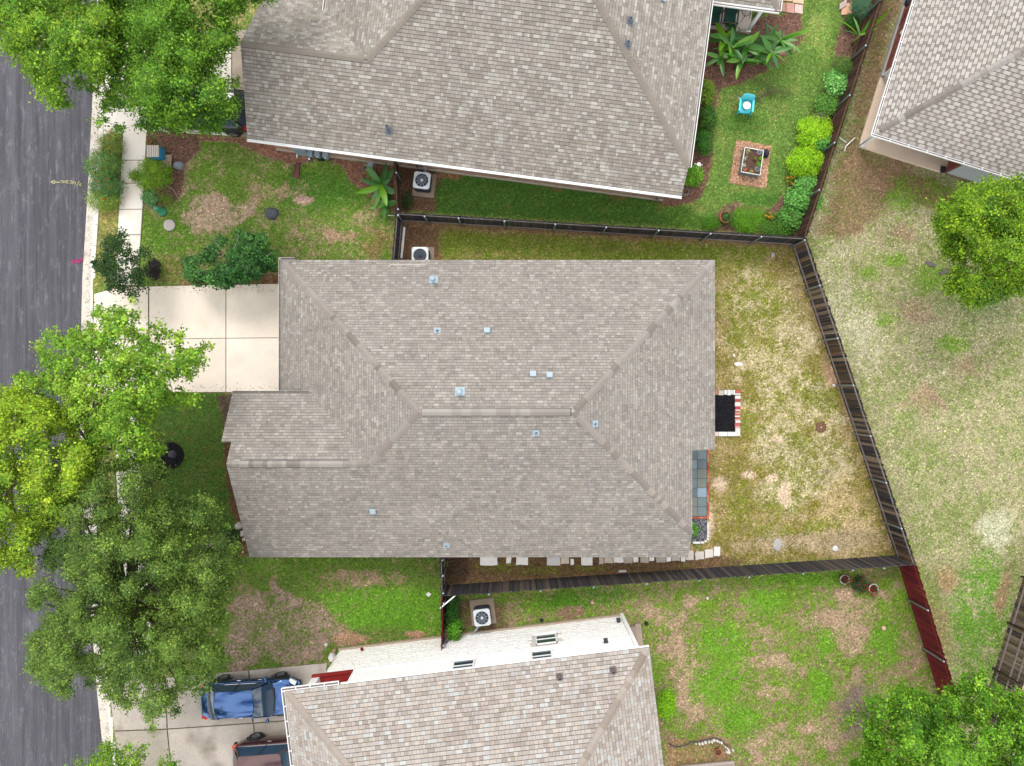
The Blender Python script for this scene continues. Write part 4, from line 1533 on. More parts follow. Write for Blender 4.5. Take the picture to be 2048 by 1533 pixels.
# ------------------------------------------------------------------ fences
def fence(name, label, p0, p1, cols, side, h=1.83, posts=(), rails=(.28, 1.62), post_mat=None, rail_mat=None, lean=0.0, rail_side=None, post_h=None, pk=.14):
    """pickets from p0 to p1 (plan); rails and posts on the left (side=1) or right (-1) of the run"""
    a, b = Vector((p0[0], p0[1], 0)), Vector((p1[0], p1[1], 0))
    d = (b - a)
    L = d.length
    d.normalize()
    nrm = Vector((-d.y, d.x, 0)) * side
    ang = math.atan2(d.y, d.x)
    root = thing(name, label, "fence", ((a + b) / 2), world=True)
    rng = random.Random(int(L * 1000) + int(h * 10))
    meshes = []
    for c in cols:
        for hv in (0, .012):
            mb = MB()
            w = pk - .006
            q = [(-w / 2, 0), (w / 2, 0), (w / 2, h - .03 - hv), (w / 2 - .028, h - hv), (-w / 2 + .028, h - hv), (-w / 2, h - .03 - hv)]
            n = len(q)
            vs = [(x, -.009, z) for x, z in q] + [(x, .009, z) for x, z in q]
            mb.add(vs, [tuple(range(n)), tuple(range(n, 2 * n))[::-1]] + [(i + n, (i + 1) % n + n, (i + 1) % n, i) for i in range(n)], c)
            meshes.append(mb.mesh("picket"))
    n = int(L / pk)
    for i in range(n):
        o = put("picket", rng.choice(meshes), m_picket, root)
        p = a + d * (i + .5) * (L / n)
        o.location = p + nrm * rng.uniform(-.004, .004)
        o.rotation_euler = (rng.uniform(-.012, .012) + lean, rng.uniform(-.006, .006), ang)
    rs_ = (rail_side if rail_side is not None else 1)
    segs = [0] + [t for t in posts if .3 < t < L - .3] + [L]
    for z in rails:
        for s0, s1 in zip(segs, segs[1:]):
            mb = MB()
            q0 = a + d * (s0 + .01) + nrm * .030 * rs_ + Vector((0, 0, z))
            q1 = a + d * (s1 - .01) + nrm * .030 * rs_ + Vector((0, 0, z + rng.uniform(-.01, .01)))
            mb.bar(q0, q1, .036, .088)
            put("rail", mb, rail_mat or m_rail, root)
    pmh = MB().lathe([(.045, 0), (.045, (post_h or h - .06)), (.05, (post_h or h - .06) + .003), (.03, (post_h or h - .06) + .04)], n=10).mesh("post")
    for t in posts:
        o = put("post", pmh, post_mat or m_alu, root)
        o.location = a + d * t + nrm * (.097 if rs_ > 0 else .045)
    return root


def top(px, py, h=1.83):
    q = U(px, py, h)
    return (q.x, q.y)


BLK = [P(56, 54, 60), P(66, 62, 66), P(48, 47, 54), P(78, 72, 72), P(60, 56, 58)]
GRY = [P(104, 86, 72), P(88, 72, 62), P(128, 110, 94), P(72, 62, 58), P(150, 130, 112), P(98, 76, 58), P(62, 54, 52), P(122, 96, 76)]
BRN = [P(84, 54, 40), P(74, 46, 34), P(92, 62, 46), P(66, 42, 32)]
DRED = [P(112, 22, 28), P(126, 28, 32), P(104, 18, 26)]
NW, NE, SE, SW = top(792, 425), top(1613, 475), top(1833, 1130), top(882, 1193)
dist = lambda p, q: math.hypot(p[0] - q[0], p[1] - q[1])


def along(p, q, pts):
    L = dist(p, q)
    return [((x - p[0]) * (q[0] - p[0]) + (y - p[1]) * (q[1] - p[1])) / L for x, y in pts]


fence("picket_fence", "black weathered picket fence along the north edge of the central backyard", NW, NE, BLK, -1, posts=along(NW, NE, [top(849, 428), top(917, 434), top(1009, 440), top(1111, 446), top(1213, 451), top(1318, 457), top(1422, 463), top(1524, 469)]))
fence("picket_fence", "brown-black picket fence along the east edge of the central backyard", NE, SE, BLK[:3] + GRY, -1, posts=[.1] + along(NE, SE, [top(x, y) for x, y in ((1644, 570), (1679, 676), (1712, 770), (1748, 871), (1778, 965), (1808, 1057))]))
fence("picket_fence", "weathered grey picket fence along the south edge of the central backyard", SW, SE, BLK + BLK[:3] + [P(92, 82, 76), P(82, 74, 70), P(104, 92, 84), P(74, 66, 62)], -1, posts=along(SW, SE, [top(x, y) for x, y in ((977, 1187), (1081, 1180), (1188, 1174), (1294, 1167), (1400, 1160), (1500, 1153), (1608, 1146), (1708, 1139), (1771, 1135))]), post_h=1.7)
fence("picket_fence", "short black fence return between north fence and grey house wall", NW, (-5.74, 5.2), BLK, 1, posts=[.12])
fence("picket_fence", "short grey fence return between south fence corner and grey house", SW, (-3.42, -7.6), BLK + GRY[:2], -1, posts=[.12, .95, 1.7], rails=(.28, 1.62))
fence("picket_fence", "short brown stained fence beside the banana plant and air conditioner", NW, (*FN.w(6.62, .4),), BRN, -1, posts=[.15, 1.9], rail_mat=M("brown_rail", P(112, 84, 66), .9, (6, .2)))
far = top(1766, 0)
dirv = Vector((far[0] - NE[0], far[1] - NE[1])).normalized()
endp = (far[0] + dirv.x * 2.5, far[1] + dirv.y * 2.5)
fence("picket_fence", "dark brown stained fence between flower garden and east neighbour", (NE[0] + .03, NE[1] + .08), endp, BRN, 1, posts=along(NE, endp, [top(x, y) for x, y in ((1643, 385), (1673, 290), (1704, 195), (1735, 95), (1764, 2))]), rail_mat=M("brown_rail", P(112, 84, 66), .9, (6, .2)))
REDEND = top(1905, 1362)
rd = Vector((REDEND[0] - SE[0], REDEND[1] - SE[1])).normalized()
fence("picket_fence", "dark red painted fence at the south-east, running to the big tree", (SE[0] + .02, SE[1] - .06), (REDEND[0] + rd.x * 1.6, REDEND[1] + rd.y * 1.6), DRED, -1, posts=along(SE, REDEND, [top(x, y) for x, y in ((1864, 1217), (1901, 1318))]), rail_mat=M("red_rail", P(128, 34, 40), .7, (6, .2)))
fence("picket_fence", "short dark red fence beside the white two-storey house", (SW[0] + .02, SW[1] - .06), (-3.36, -12.72), DRED, 1, posts=[.3, 2.3], rail_mat=M("red_rail", P(128, 34, 40), .7, (6, .2)))
A_, B_ = U(2070, 1082), U(1972, 1392)
fence("picket_fence", "tall weathered wooden fence at the lower right corner, pale rails showing", (A_.x, A_.y), (B_.x - .3, B_.y - 1.0), GRY[:5] + [P(120, 104, 84)], -1, posts=[1.9, 4.3, 6.7], post_mat=M("old_post", P(84, 66, 54), .9, (8, .2)), rails=(.3, 1.1, 1.6), h=2.0)
# ------------------------------------------------------------------ vegetation
def leaf_mesh(name, cen, size, cols, rng, flat=.35, aspect=.62):
    """one mesh of lens-shaped leaves: cen (n,3), size (n,), cols (n,3)"""
    n = len(cen)
    nrm = rng.normal(size=(n, 3))
    nrm[:, 2] = np.abs(nrm[:, 2]) + flat * 2.2
    nrm /= np.linalg.norm(nrm, axis=1)[:, None]
    a = rng.normal(size=(n, 3))
    a -= nrm * (a * nrm).sum(1)[:, None]
    a /= np.linalg.norm(a, axis=1)[:, None]
    b = np.cross(nrm, a)
    s = size[:, None]
    v = np.stack([cen - a * s * .5, cen + b * s * aspect * .5 - nrm * s * .06, cen + a * s * .5, cen - b * s * aspect * .5 - nrm * s * .06], 1).reshape(-1, 3)
    me = bpy.data.meshes.new(name)
    me.vertices.add(n * 4)
    me.vertices.foreach_set("co", v.astype(np.float32).ravel())
    me.loops.add(n * 4)
    me.loops.foreach_set("vertex_index", np.arange(n * 4, dtype=np.int32))
    me.polygons.add(n)
    me.polygons.foreach_set("loop_start", np.arange(0, n * 4, 4, dtype=np.int32))
    me.update(calc_edges=True)
    at = me.attributes.new("Col", 'FLOAT_COLOR', 'FACE')
    c4 = np.ones((n, 4), np.float32)
    c4[:, :3] = cols
    at.data.foreach_set("color", c4.ravel())
    return me


def crown(poly, zb, H, ntwig, per, spread, leaf, cols, seed, dens=.0, rad=90, lump=.5, low=.25):
    """leaf positions filling a crown whose outline in plan is poly (photo pixels at crown height)"""
    rng = np.random.default_rng(seed)
    xs, ys = [p[0] for p in poly], [p[1] for p in poly]
    px = rng.uniform(min(xs), max(xs), ntwig * 5)
    py = rng.uniform(min(ys), max(ys), ntwig * 5)
    sd = sdist(poly, px, py) + 22 * fbm(px, py, 24, seed) + 16 * fbm(px, py, 9, seed + 2, 2)
    nz_ = fbm(px, py, 38, seed + 5) * .8 + fbm(px, py, 15, seed + 8, 2) * .45
    keep = (sd > 2) & (nz_ > -.22 + dens + .10 * np.clip(1 - sd / 40, 0, 1))
    px, py, sd, nz_ = [q[keep][:ntwig] for q in (px, py, sd, nz_)]
    t = np.clip(sd / rad, 0, 1)
    zt = zb + H * np.sqrt(1 - (1 - t) ** 2) * (1 + lump * nz_ * 1.9)
    dpt = rng.random(len(px)) ** 1.7
    z = zt - dpt * (.35 + H * low * (.4 + t))
    s = FPX / (CAMH - z)
    c = np.stack([(px - CX) / s, (CY - py) / s, z], 1)
    cc = np.repeat(c, per, 0)
    off = rng.normal(size=(len(cc), 3)) * spread * np.repeat(rng.uniform(.55, 1.5, (len(px), 1)), per, 0)
    off[:, 2] *= .6
    cen = cc + off
    pal = np.array(cols)
    wpat = fbm(px, py, 60, seed + 31) * 2.2 + .5
    base = pal[np.clip((wpat * len(pal) + rng.normal(size=len(px)) * .8).astype(int), 0, len(pal) - 1)] * rng.uniform(.6, 1.4, (len(px), 1))
    col = np.repeat(base, per, 0) * rng.uniform(.75, 1.4, (len(cc), 1))
    col[:, 0] *= rng.uniform(.85, 1.12, len(cc))
    sz = leaf * np.repeat(rng.uniform(.75, 1.3, len(px)), per) * rng.uniform(.55, 1.35, len(cc))
    return cen, sz, col, c


def limbs(base, tips, r0, rng, zsplit):
    """tapered trunk and limbs reaching the tips"""
    mb = MB()
    base = Vector(base)
    fork = base + Vector((rng.uniform(-.15, .15), rng.uniform(-.15, .15), zsplit))
    mb.tube([base - Vector((0, 0, .2)), base + Vector((0, 0, .3)), base.lerp(fork, .6), fork], [r0 * 1.5, r0 * 1.05, r0 * .9, r0 * .8], 9)
    br = MB()
    for tp in tips:
        tp = Vector(tp)
        mid = fork.lerp(tp, .5) + Vector((rng.uniform(-.3, .3), rng.uniform(-.3, .3), rng.uniform(.1, .5)))
        L = (tp - fork).length
        br.tube([fork, fork.lerp(mid, .5) + Vector((0, 0, .1)), mid, tp], [r0 * .5, r0 * .38, r0 * .25, r0 * .06], 6)
    return mb, br


def tree(name, label, poly, base, zb, H, ntwig, per, spread, leaf, cols, seed, r0=.16, dens=0., rad=90, nb=14, lump=.5, group=None, bark=None, cat="tree", low=.25, fork=None, ntw=140):
    root = thing(name, label, cat, (base[0], base[1], 0), group=group, world=True)
    cen, sz, col, c = crown(poly, zb, H, ntwig, per, spread, leaf, cols, seed, dens, rad, lump, low)
    rng = random.Random(seed)
    tips = [c[i] for i in rng.sample(range(len(c)), min(nb, len(c)))]
    tr, br = limbs((base[0], base[1], 0), tips, r0, rng, fork or max(.5, zb * .65))
    t = put("trunk", tr, bark or m_bark, root)
    put("limbs", br, bark or m_bark, t)
    tw = MB()
    fk = Vector((base[0], base[1], fork or max(.5, zb * .65)))
    for i in rng.sample(range(len(c)), min(len(c), ntw)):
        p = Vector(c[i])
        q = p.lerp(fk, min(.5, rng.uniform(.5, 1.1) / max(.6, (p - fk).length))) + Vector((rng.uniform(-.2, .2), rng.uniform(-.2, .2), rng.uniform(-.1, .1)))
        tw.tube([q, q.lerp(p, .5) + Vector((0, 0, .06)), p + (p - q) * .12 + Vector((0, 0, .05))], [.018, .012, .005], 4)
    o = put("twigs", tw, m_twig, root)
    o["kind"] = "stuff"
    cr = put("crown", leaf_mesh("crown", cen, sz, col, np.random.default_rng(seed)), m_leaf, root)
    return root


YG = [P(164, 196, 46), P(144, 182, 44), P(180, 206, 58), P(120, 160, 38)]
G1 = [P(112, 160, 40), P(92, 142, 36), P(134, 178, 48), P(76, 124, 32)]
G1b = [P(140, 182, 46), P(112, 160, 38), P(158, 196, 56), P(96, 145, 34)]
G2 = [P(114, 146, 56), P(96, 128, 48), P(134, 162, 64), P(80, 110, 42)]
G3 = [P(60, 96, 44), P(48, 82, 38), P(74, 108, 50)]
G6 = [P(136, 176, 34), P(114, 158, 30), P(154, 190, 42), P(94, 140, 28)]
G7 = [P(122, 176, 40), P(100, 156, 34), P(142, 190, 50), P(84, 136, 30)]

tree("street_tree", "yellow-green shade tree overhanging the road at the top left corner",
     [(-60, -90), (120, -90), (240, -60), (250, 60), (240, 150), (230, 205), (190, 185), (140, 190), (145, 215), (100, 215), (85, 195), (65, 160), (45, 130), (10, 115), (-10, 60), (-60, 40)],
     U(195, 60)[:2], 4.6, 3.0, 3000, 17, .13, .10, G1b, 101, r0=.17, rad=80, dens=.09, lump=1.0)
tree("shade_tree", "broad mid-green shade tree in front of the black car at top left",
     [(225, -90), (600, -90), (590, 0), (545, 8), (520, 0), (480, 25), (495, 50), (470, 70), (480, 90), (450, 120), (470, 150), (475, 190), (475, 225), (460, 245), (430, 262), (395, 255), (350, 262), (330, 258), (280, 262), (250, 272), (205, 262), (180, 240), (205, 210), (225, 150)],
     U(330, 120)[:2], 4.4, 3.4, 5200, 17, .13, .095, G1, 102, r0=.2, rad=100, dens=.12, nb=30, lump=1.0)
tree("sweetgum_tree", "bright green tree with clumped leaves reaching over the pale driveway",
     [(165, 645), (190, 612), (230, 618), (255, 600), (272, 604), (280, 640), (318, 640), (326, 662), (368, 665), (372, 690), (395, 690), (415, 683), (438, 702), (420, 716), (425, 733), (395, 735), (400, 755), (365, 775), (350, 785), (400, 795), (385, 810), (340, 808), (320, 840), (325, 880), (335, 920), (300, 935), (240, 945), (190, 920), (160, 880), (120, 850), (30, 790), (28, 745), (80, 745), (72, 690), (105, 660)],
     U(262, 890)[:2], 4.8, 2.8, 2200, 17, .10, .11, [P(132, 178, 52), P(150, 192, 56), P(110, 160, 46), P(166, 202, 66)], 103, r0=.17, rad=85, dens=.10, nb=22, bark=M("pale_bark", P(150, 140, 130), .95, (14, .3)))
tree("street_tree", "large yellow-leaved tree over the road at the left edge",
     [(-90, 775), (40, 775), (110, 800), (170, 880), (195, 930), (185, 985), (150, 1000), (165, 1030), (110, 1050), (72, 1075), (75, 1120), (60, 1150), (30, 1130), (0, 1140), (-90, 1130)],
     U(120, 950)[:2], 5.0, 3.2, 3300, 17, .13, .10, YG, 104, r0=.18, rad=85, dens=.06, lump=1.0)
tree("oak_tree", "large dark green small-leaved tree over sidewalk and blue car",
     [(58, 1030), (90, 985), (120, 945), (170, 935), (185, 905), (245, 900), (262, 885), (310, 890), (345, 905), (350, 935), (320, 960), (345, 1000), (405, 985), (430, 1005), (445, 1040), (475, 1045), (485, 1075), (512, 1122), (470, 1135), (462, 1170), (450, 1200), (465, 1240), (435, 1275), (455, 1320), (430, 1345), (425, 1390), (375, 1385), (350, 1395), (355, 1430), (320, 1440), (300, 1478), (280, 1445), (240, 1415), (205, 1385), (190, 1365), (140, 1395), (95, 1385), (55, 1345), (52, 1275), (85, 1250), (52, 1195), (72, 1145), (62, 1085)],
     U(325, 1170)[:2], 4.6, 3.6, 9500, 14, .11, .085, G2, 105, r0=.24, rad=110, dens=.11, nb=60, lump=1.0, ntw=420)
tree("ornamental_tree", "small dark-leaved tree growing between sidewalk and kerb",
     [(212, 478), (236, 458), (258, 480), (270, 508), (285, 490), (302, 490), (298, 530), (290, 570), (272, 598), (250, 580), (215, 580), (205, 555), (188, 535), (200, 500)],
     U(245, 540)[:2], 1.6, 1.3, 330, 16, .10, .10, G3, 106, r0=.05, rad=40, dens=.08, nb=12, fork=.5)
young = tree("young_tree", "dark green broad-leaved tree with bare pale branches by the driveway",
     [(362, 548), (375, 520), (400, 512), (420, 500), (430, 475), (470, 478), (470, 462), (520, 468), (535, 495), (552, 510), (548, 535), (530, 545), (525, 562), (490, 570), (440, 572), (400, 566), (380, 570)],
     U(458, 535)[:2], 1.3, 1.6, 620, 20, .10, .115, [P(70, 122, 56), P(54, 102, 48), P(92, 146, 68)], 107, r0=.06, rad=45, dens=.07, nb=14, fork=.5, bark=m_twig)
tree("backyard_tree", "dense yellow-green tree on the straw lawn at the right edge",
     [(1868, 440), (1878, 405), (1905, 400), (1912, 372), (1950, 372), (1975, 362), (2010, 355), (2060, 356), (2160, 400), (2190, 520), (2090, 590), (2010, 592), (1990, 610), (1935, 612), (1912, 585), (1890, 570), (1898, 530), (1880, 520), (1895, 490), (1870, 470)],
     U(1990, 480)[:2], 3.6, 3.0, 3200, 18, .12, .095, G6, 108, r0=.15, rad=85, dens=-.04, nb=18)
tree("backyard_tree", "big bright green tree at the lower right corner over the red fence",
     [(1730, 1402), (1752, 1380), (1770, 1398), (1800, 1375), (1850, 1385), (1868, 1400), (1885, 1382), (1912, 1365), (1915, 1345), (1950, 1352), (1965, 1340), (2000, 1368), (2010, 1390), (2048, 1385), (2150, 1400), (2170, 1640), (1660, 1640), (1700, 1545), (1690, 1520), (1735, 1500), (1728, 1450), (1700, 1440), (1712, 1425), (1745, 1430)],
     U(1900, 1480)[:2], 4.2, 3.4, 4000, 18, .12, .105, G7, 109, r0=.2, rad=100, dens=.04, nb=24, lump=.8)
tree("yard_shrub_tree", "bright green leafy treetop cut off at the bottom left edge",
     [(120, 1545), (150, 1525), (195, 1510), (215, 1490), (250, 1482), (275, 1495), (300, 1500), (290, 1530), (310, 1530), (325, 1508), (345, 1520), (362, 1535), (390, 1600), (120, 1620)],
     U(240, 1560)[:2], 2.6, 1.6, 500, 24, .13, .09, G1b, 110, r0=.1, rad=50, dens=.03)
# bare pruned branches of the young tree
mb = MB()
q0 = U(456, 520, 1.5)
for e in (((470, 495, 2.6), (478, 470, 2.9)), ((440, 500, 2.4), (430, 482, 2.7)), ((480, 505, 2.6), (494, 492, 2.9)), ((475, 512, 2.2), (505, 500, 2.7)), ((440, 535, 2.0), (400, 548, 2.3)), ((520, 520, 2.2), (545, 505, 2.4))):
    mb.tube([q0, U(*e[0]), U(*e[1])], [.028, .02, .008], 5)
put("bare_branch", mb, m_twig, young)


def bush(name, label, cx, cy, rx, ry, h, n, leaf, cols, seed, group=None, cat="shrub", per=12, spread=.09, flat=.55, aspect=.62, flowers=None, dens=-.1, rot=0, stems=True):
    """rounded shrub centred at photo pixel cx,cy"""
    c, s = math.cos(rot), math.sin(rot)
    poly = []
    r2 = random.Random(seed)
    for k in range(18):
        t = 2 * PI * k / 18
        w = r2.uniform(.88, 1.1)
        x, y = rx * w * math.cos(t), ry * w * math.sin(t)
        poly.append((cx + x * c - y * s, cy + x * s + y * c))
    rng = np.random.default_rng(seed)
    px = rng.uniform(cx - max(rx, ry) * 1.1, cx + max(rx, ry) * 1.1, n * 4)
    py = rng.uniform(cy - max(rx, ry) * 1.1, cy + max(rx, ry) * 1.1, n * 4)
    sd = sdist(poly, px, py)
    nz_ = fbm(px, py, 13, seed)
    k = (sd > 0) & (nz_ > -.5 + dens + .0)
    px, py, sd, nz_ = [q[k][:n] for q in (px, py, sd, nz_)]
    t = np.clip(sd / min(rx, ry), 0, 1)
    z = .05 + (h - .05) * np.sqrt(1 - (1 - t) ** 2) * (1 + nz_ * .5) * rng.uniform(.5, 1.0, len(px)) ** .6
    sc = FPX / (CAMH - z)
    ctr = np.stack([(px - CX) / sc, (CY - py) / sc, z], 1)
    cc = np.repeat(ctr, per, 0) + rng.normal(size=(len(ctr) * per, 3)) * spread * [1, 1, .7]
    cc[:, 2] = np.maximum(cc[:, 2], .02)
    pal = np.array(cols)
    base = pal[rng.integers(0, len(pal), len(px))]
    col = np.repeat(base, per, 0) * rng.uniform(.85, 1.6, (len(cc), 1))
    sz = leaf * rng.uniform(.7, 1.25, len(cc))
    g = U(cx, cy, h * .4)
    root = thing(name, label, cat, (g.x, g.y, 0), group=group, world=True)
    put("foliage", leaf_mesh("foliage", cc, sz, col, rng, flat, aspect), m_leaf, root)
    if stems:
        st = MB()
        for i in range(5):
            tp = ctr[rng.integers(0, len(ctr))]
            st.tube([(g.x + rng.uniform(-.04, .04), g.y + rng.uniform(-.04, .04), -.05), tp], [.018, .007], 5)
        put("stems", st, m_bark, root)
    if flowers:
        fc, nf, fs = flowers
        ids = rng.integers(0, len(ctr), nf)
        fcen = ctr[ids] + rng.normal(size=(nf, 3)) * .05
        fcen[:, 2] += .05
        m3 = np.repeat(fcen, 4, 0) + rng.normal(size=(nf * 4, 3)) * .02
        fcol = np.array(fc)[rng.integers(0, len(fc), nf)]
        put("flowers", leaf_mesh("flowers", m3, np.full(nf * 4, fs), np.repeat(fcol, 4, 0), rng, 1.2, .9), m_leaf, root)
    return root


ORF = [P(226, 120, 30), P(230, 160, 40), P(205, 70, 30)]
YEL = [P(240, 190, 40), P(236, 160, 30)]
REDF = [P(210, 30, 40), P(190, 20, 50)]
# kerbside bed
for cx, cy, rx, ry, h, lab, cols in (
        (222, 288, 20, 22, .7, "grassy olive shrub at the top of the kerbside bed", [P(112, 130, 58), P(130, 138, 66), P(90, 116, 48)]),
        (208, 330, 32, 26, .9, "green shrub with orange flowers in the kerbside bed", [P(88, 126, 56), P(110, 146, 66), P(70, 108, 50)]),
        (212, 372, 28, 26, .8, "blue-green feathery shrub in the middle of the kerbside bed", [P(76, 112, 66), P(90, 128, 60), P(64, 100, 52)]),
        (206, 400, 28, 17, .7, "low yellow-green shrub at the lower end of the kerbside bed", [P(112, 142, 54), P(96, 130, 48), P(136, 156, 62)])):
    bush("kerb_shrub", lab, cx, cy, rx * 1.2, ry * 1.2, h, int(rx * ry * .5), .075, [tuple(x * 1.35 for x in c_) for c_ in cols], int(cx * 7 + cy), per=12, spread=.10, aspect=.4, flowers=(ORF, 14, .07))
bush("shrub", "rounded bright yellow-green shrub beside the sidewalk", 306, 350, 36, 34, 1.3, 420, .075, [P(112, 156, 28), P(92, 136, 26), P(136, 176, 36)], 301, aspect=.4)
bush("shrub", "small lopsided shoot of yellow-green leaves over the sidewalk", 272, 352, 12, 9, .8, 60, .07, [P(120, 150, 34), P(96, 130, 30)], 302)
bush("perennial", "pale green low plant beside the sidewalk slabs", 300, 396, 14, 14, .35, 90, .085, [P(118, 168, 98), P(98, 150, 82)], 303, per=9)
bush("perennial", "sprawling yellow-green plant on the mulch near the green bollard", 332, 400, 13, 11, .25, 40, .08, [P(120, 146, 50), P(100, 130, 44)], 304, per=9)
bush("perennial", "small plant on the mulch beside the blue box", 322, 303, 8, 12, .3, 26, .08, [P(78, 116, 50), P(62, 98, 44)], 305, per=9)
bush("perennial", "tiny red and orange flowering plant behind the blue box", 302, 284, 7, 5, .25, 16, .06, [P(86, 120, 50)], 306, per=9, flowers=(REDF + ORF, 8, .06))
bush("shrub", "dark purple-black small bush near the driveway lawn", 306, 540, 13, 19, .7, 110, .07, [P(52, 44, 50), P(66, 56, 60), P(44, 38, 44)], 307, dens=.1)
# garden beds of the north neighbour
for cx, cy, rx, ry, h, lab, cols, lf in (
        (1413, 185, 15, 26, 1.0, "yellow-flecked green shrub under the eave near the banana plants", [P(96, 140, 40), P(76, 120, 34), P(130, 150, 40)], .08),
        (1416, 235, 16, 24, 1.0, "dark green shrub with red flecks against the neighbour's east wall", [P(64, 112, 34), P(80, 130, 38), P(50, 92, 30)], .075),
        (1408, 283, 16, 26, 1.0, "deep green smooth shrub against the neighbour's east wall", [P(58, 112, 34), P(70, 128, 38), P(48, 96, 30)], .07),
        (1385, 352, 18, 20, .9, "lime green shrub at the corner of the neighbour's roof", [P(110, 168, 40), P(84, 140, 34), P(132, 186, 50)], .085)):
    bush("garden_shrub", lab, cx, cy, rx, ry, h, int(rx * ry * .55), lf, cols, int(cx + cy * 3), flowers=([P(190, 80, 30)], 8, .05) if cy == 235 else None)
for cx, cy, rx, ry, h, lab, cols, lf, asp in (
        (1634, 266, 33, 30, .9, "large lime mound shrub, upper of the pair by the brown fence", [P(150, 200, 30), P(128, 182, 28), P(168, 212, 42)], .11, .3),
        (1616, 324, 34, 31, .9, "large lime mound shrub, lower of the pair by the brown fence", [P(146, 198, 30), P(124, 178, 28), P(164, 210, 42)], .11, .3),
        (1688, 132, 18, 16, .8, "fine-leaved dark green shrub beside the brown fence", [P(84, 122, 48), P(68, 104, 42), P(100, 138, 54)], .06, .5),
        (1677, 166, 21, 24, .7, "pale green round-leaved shrub beside the brown fence", [P(112, 172, 84), P(92, 150, 70), P(132, 190, 100)], .11, .8),
        (1652, 210, 20, 18, .6, "mixed green perennial below the round-leaved shrub", [P(92, 142, 60), P(112, 160, 58), P(76, 120, 50)], .09, .6),
        (1640, 234, 14, 9, .5, "greyish dry perennial above the lime mounds", [P(130, 136, 96), P(112, 122, 80)], .06, .4),
        (1648, 286, 22, 14, .85, "blue-green leafy plant between the lime mounds", [P(92, 160, 70), P(108, 172, 78)], .1, .6),
        (1620, 366, 24, 18, .7, "leafy mint-green plant below the lime mounds", [P(104, 166, 76), P(86, 148, 64), P(120, 180, 88)], .1, .65),
        (1606, 400, 28, 24, .7, "big-leaved hydrangea-like plant in the garden corner", [P(100, 160, 72), P(82, 140, 60), P(118, 176, 84)], .13, .8),
        (1584, 436, 26, 20, .6, "dark green leafy plant with a red bloom in the garden corner", [P(84, 136, 56), P(68, 118, 46), P(102, 156, 66)], .11, .7),
        (1558, 456, 26, 14, .45, "fine dark green plant beside the black fence", [P(72, 120, 40), P(90, 138, 46)], .06, .5)):
    bush("garden_plant", lab, cx, cy, rx * 1.18, ry * 1.18, h * 1.1, int(rx * ry * (.8 if lf < .1 else .5)), lf, [tuple(x * 1.25 for x in c_) for c_ in cols], int(cx + cy * 5), aspect=asp, per=9, spread=.08, cat="plant", flowers=((REDF, 2, .12) if cy == 436 else None))
bush("ground_cover", "bright feathery green ground cover along the black fence", 1498, 440, 38, 25, .4, 520, .06, [P(104, 172, 24), P(84, 148, 22), P(122, 186, 34)], 321, aspect=.3, cat="ground cover", stems=False)
bush("ground_cover", "small feathery green clump left of the terracotta pot", 1424, 446, 18, 13, .35, 150, .06, [P(96, 160, 30), P(78, 138, 28)], 322, aspect=.3, cat="ground cover", stems=False)
bush("flower_clump", "yellow marigolds on the bed edge below the lime mounds", 1584, 358, 9, 10, .3, 30, .06, [P(90, 130, 50)], 323, flowers=(YEL, 12, .09), cat="flowers")
bush("flower_clump", "yellow and orange flowers at the front of the corner bed", 1540, 432, 13, 7, .3, 36, .06, [P(84, 124, 46)], 324, flowers=(YEL, 12, .09), cat="flowers")
bush("conifer_shrub", "blue-green conifer shrub beside the brown fence at the top", 1724, 12, 20, 24, 1.2, 330, .06, [P(70, 124, 96), P(58, 106, 82), P(90, 140, 90)], 325, aspect=.35)
bush("garden_plant", "round dark green plant under the leaning banana by the fence", 1706, 44, 15, 13, .5, 110, .08, [P(52, 98, 36), P(64, 112, 40)], 326, cat="plant", per=8)
# south yards
bush("ivy_hedge", "dark green climbing hedge behind the leaning plank", 903, 1225, 10, 42, 1.1, 330, .08, [P(40, 92, 24), P(52, 112, 28), P(34, 78, 22)], 331, cat="hedge", rot=.08)
bush("shrub", "bright leafy shrub growing against the white stone wall", 908, 1262, 13, 22, 1.2, 150, .09, [P(92, 158, 34), P(74, 136, 30), P(112, 176, 44)], 332)
bush("shrub", "bright yellow-green shrub beside the east eave of the white house", 1332, 1412, 15, 28, 1.2, 190, .09, [P(132, 190, 24), P(108, 168, 22), P(150, 204, 34)], 333)
bush("perennial", "small green plant in the gravel bed beside the patio", 1386, 1060, 8, 14, .4, 50, .08, [P(88, 160, 30), P(108, 178, 40)], 334, per=8)
bush("flower_clump", "dark leafy plant with red flowers between the two white pots", 1720, 1168, 15, 12, .5, 110, .07, [P(44, 74, 36), P(56, 88, 42)], 335, flowers=(REDF, 26, .07), cat="flowers")
bush("shrub", "dark shadowed shrub below the gable corner of the grey house", 462, 1078, 16, 16, .7, 120, .08, [P(48, 74, 40), P(60, 90, 46)], 336)
bush("ground_cover", "dark weeds beside the air conditioner at the brown fence", 812, 402, 13, 18, .3, 60, .06, [P(66, 96, 40), P(54, 80, 36)], 337, cat="weeds", stems=False)
bush("perennial", "thin yellow-green seedling on the reddish mulch", 742, 346, 8, 10, .3, 24, .08, [P(120, 165, 50)], 338, per=8)
bush("lemongrass_clump", "wispy yellow-green grass clump above the banana leaves", 1482, 84, 8, 12, .7, 60, .12, [P(132, 152, 52), P(112, 136, 46)], 339, aspect=.12, cat="plant", stems=False)
bush("lemongrass_clump", "wispy olive grass clump right of the grey paver", 1512, 86, 14, 9, .7, 80, .12, [P(140, 156, 56), P(116, 140, 48)], 340, aspect=.12, cat="plant", stems=False)
bush("garden_plant", "glossy dark plant standing on the porch edge", 1463, 56, 7, 12, .6, 20, .16, [P(40, 96, 46), P(56, 116, 54)], 341, cat="plant", per=6)


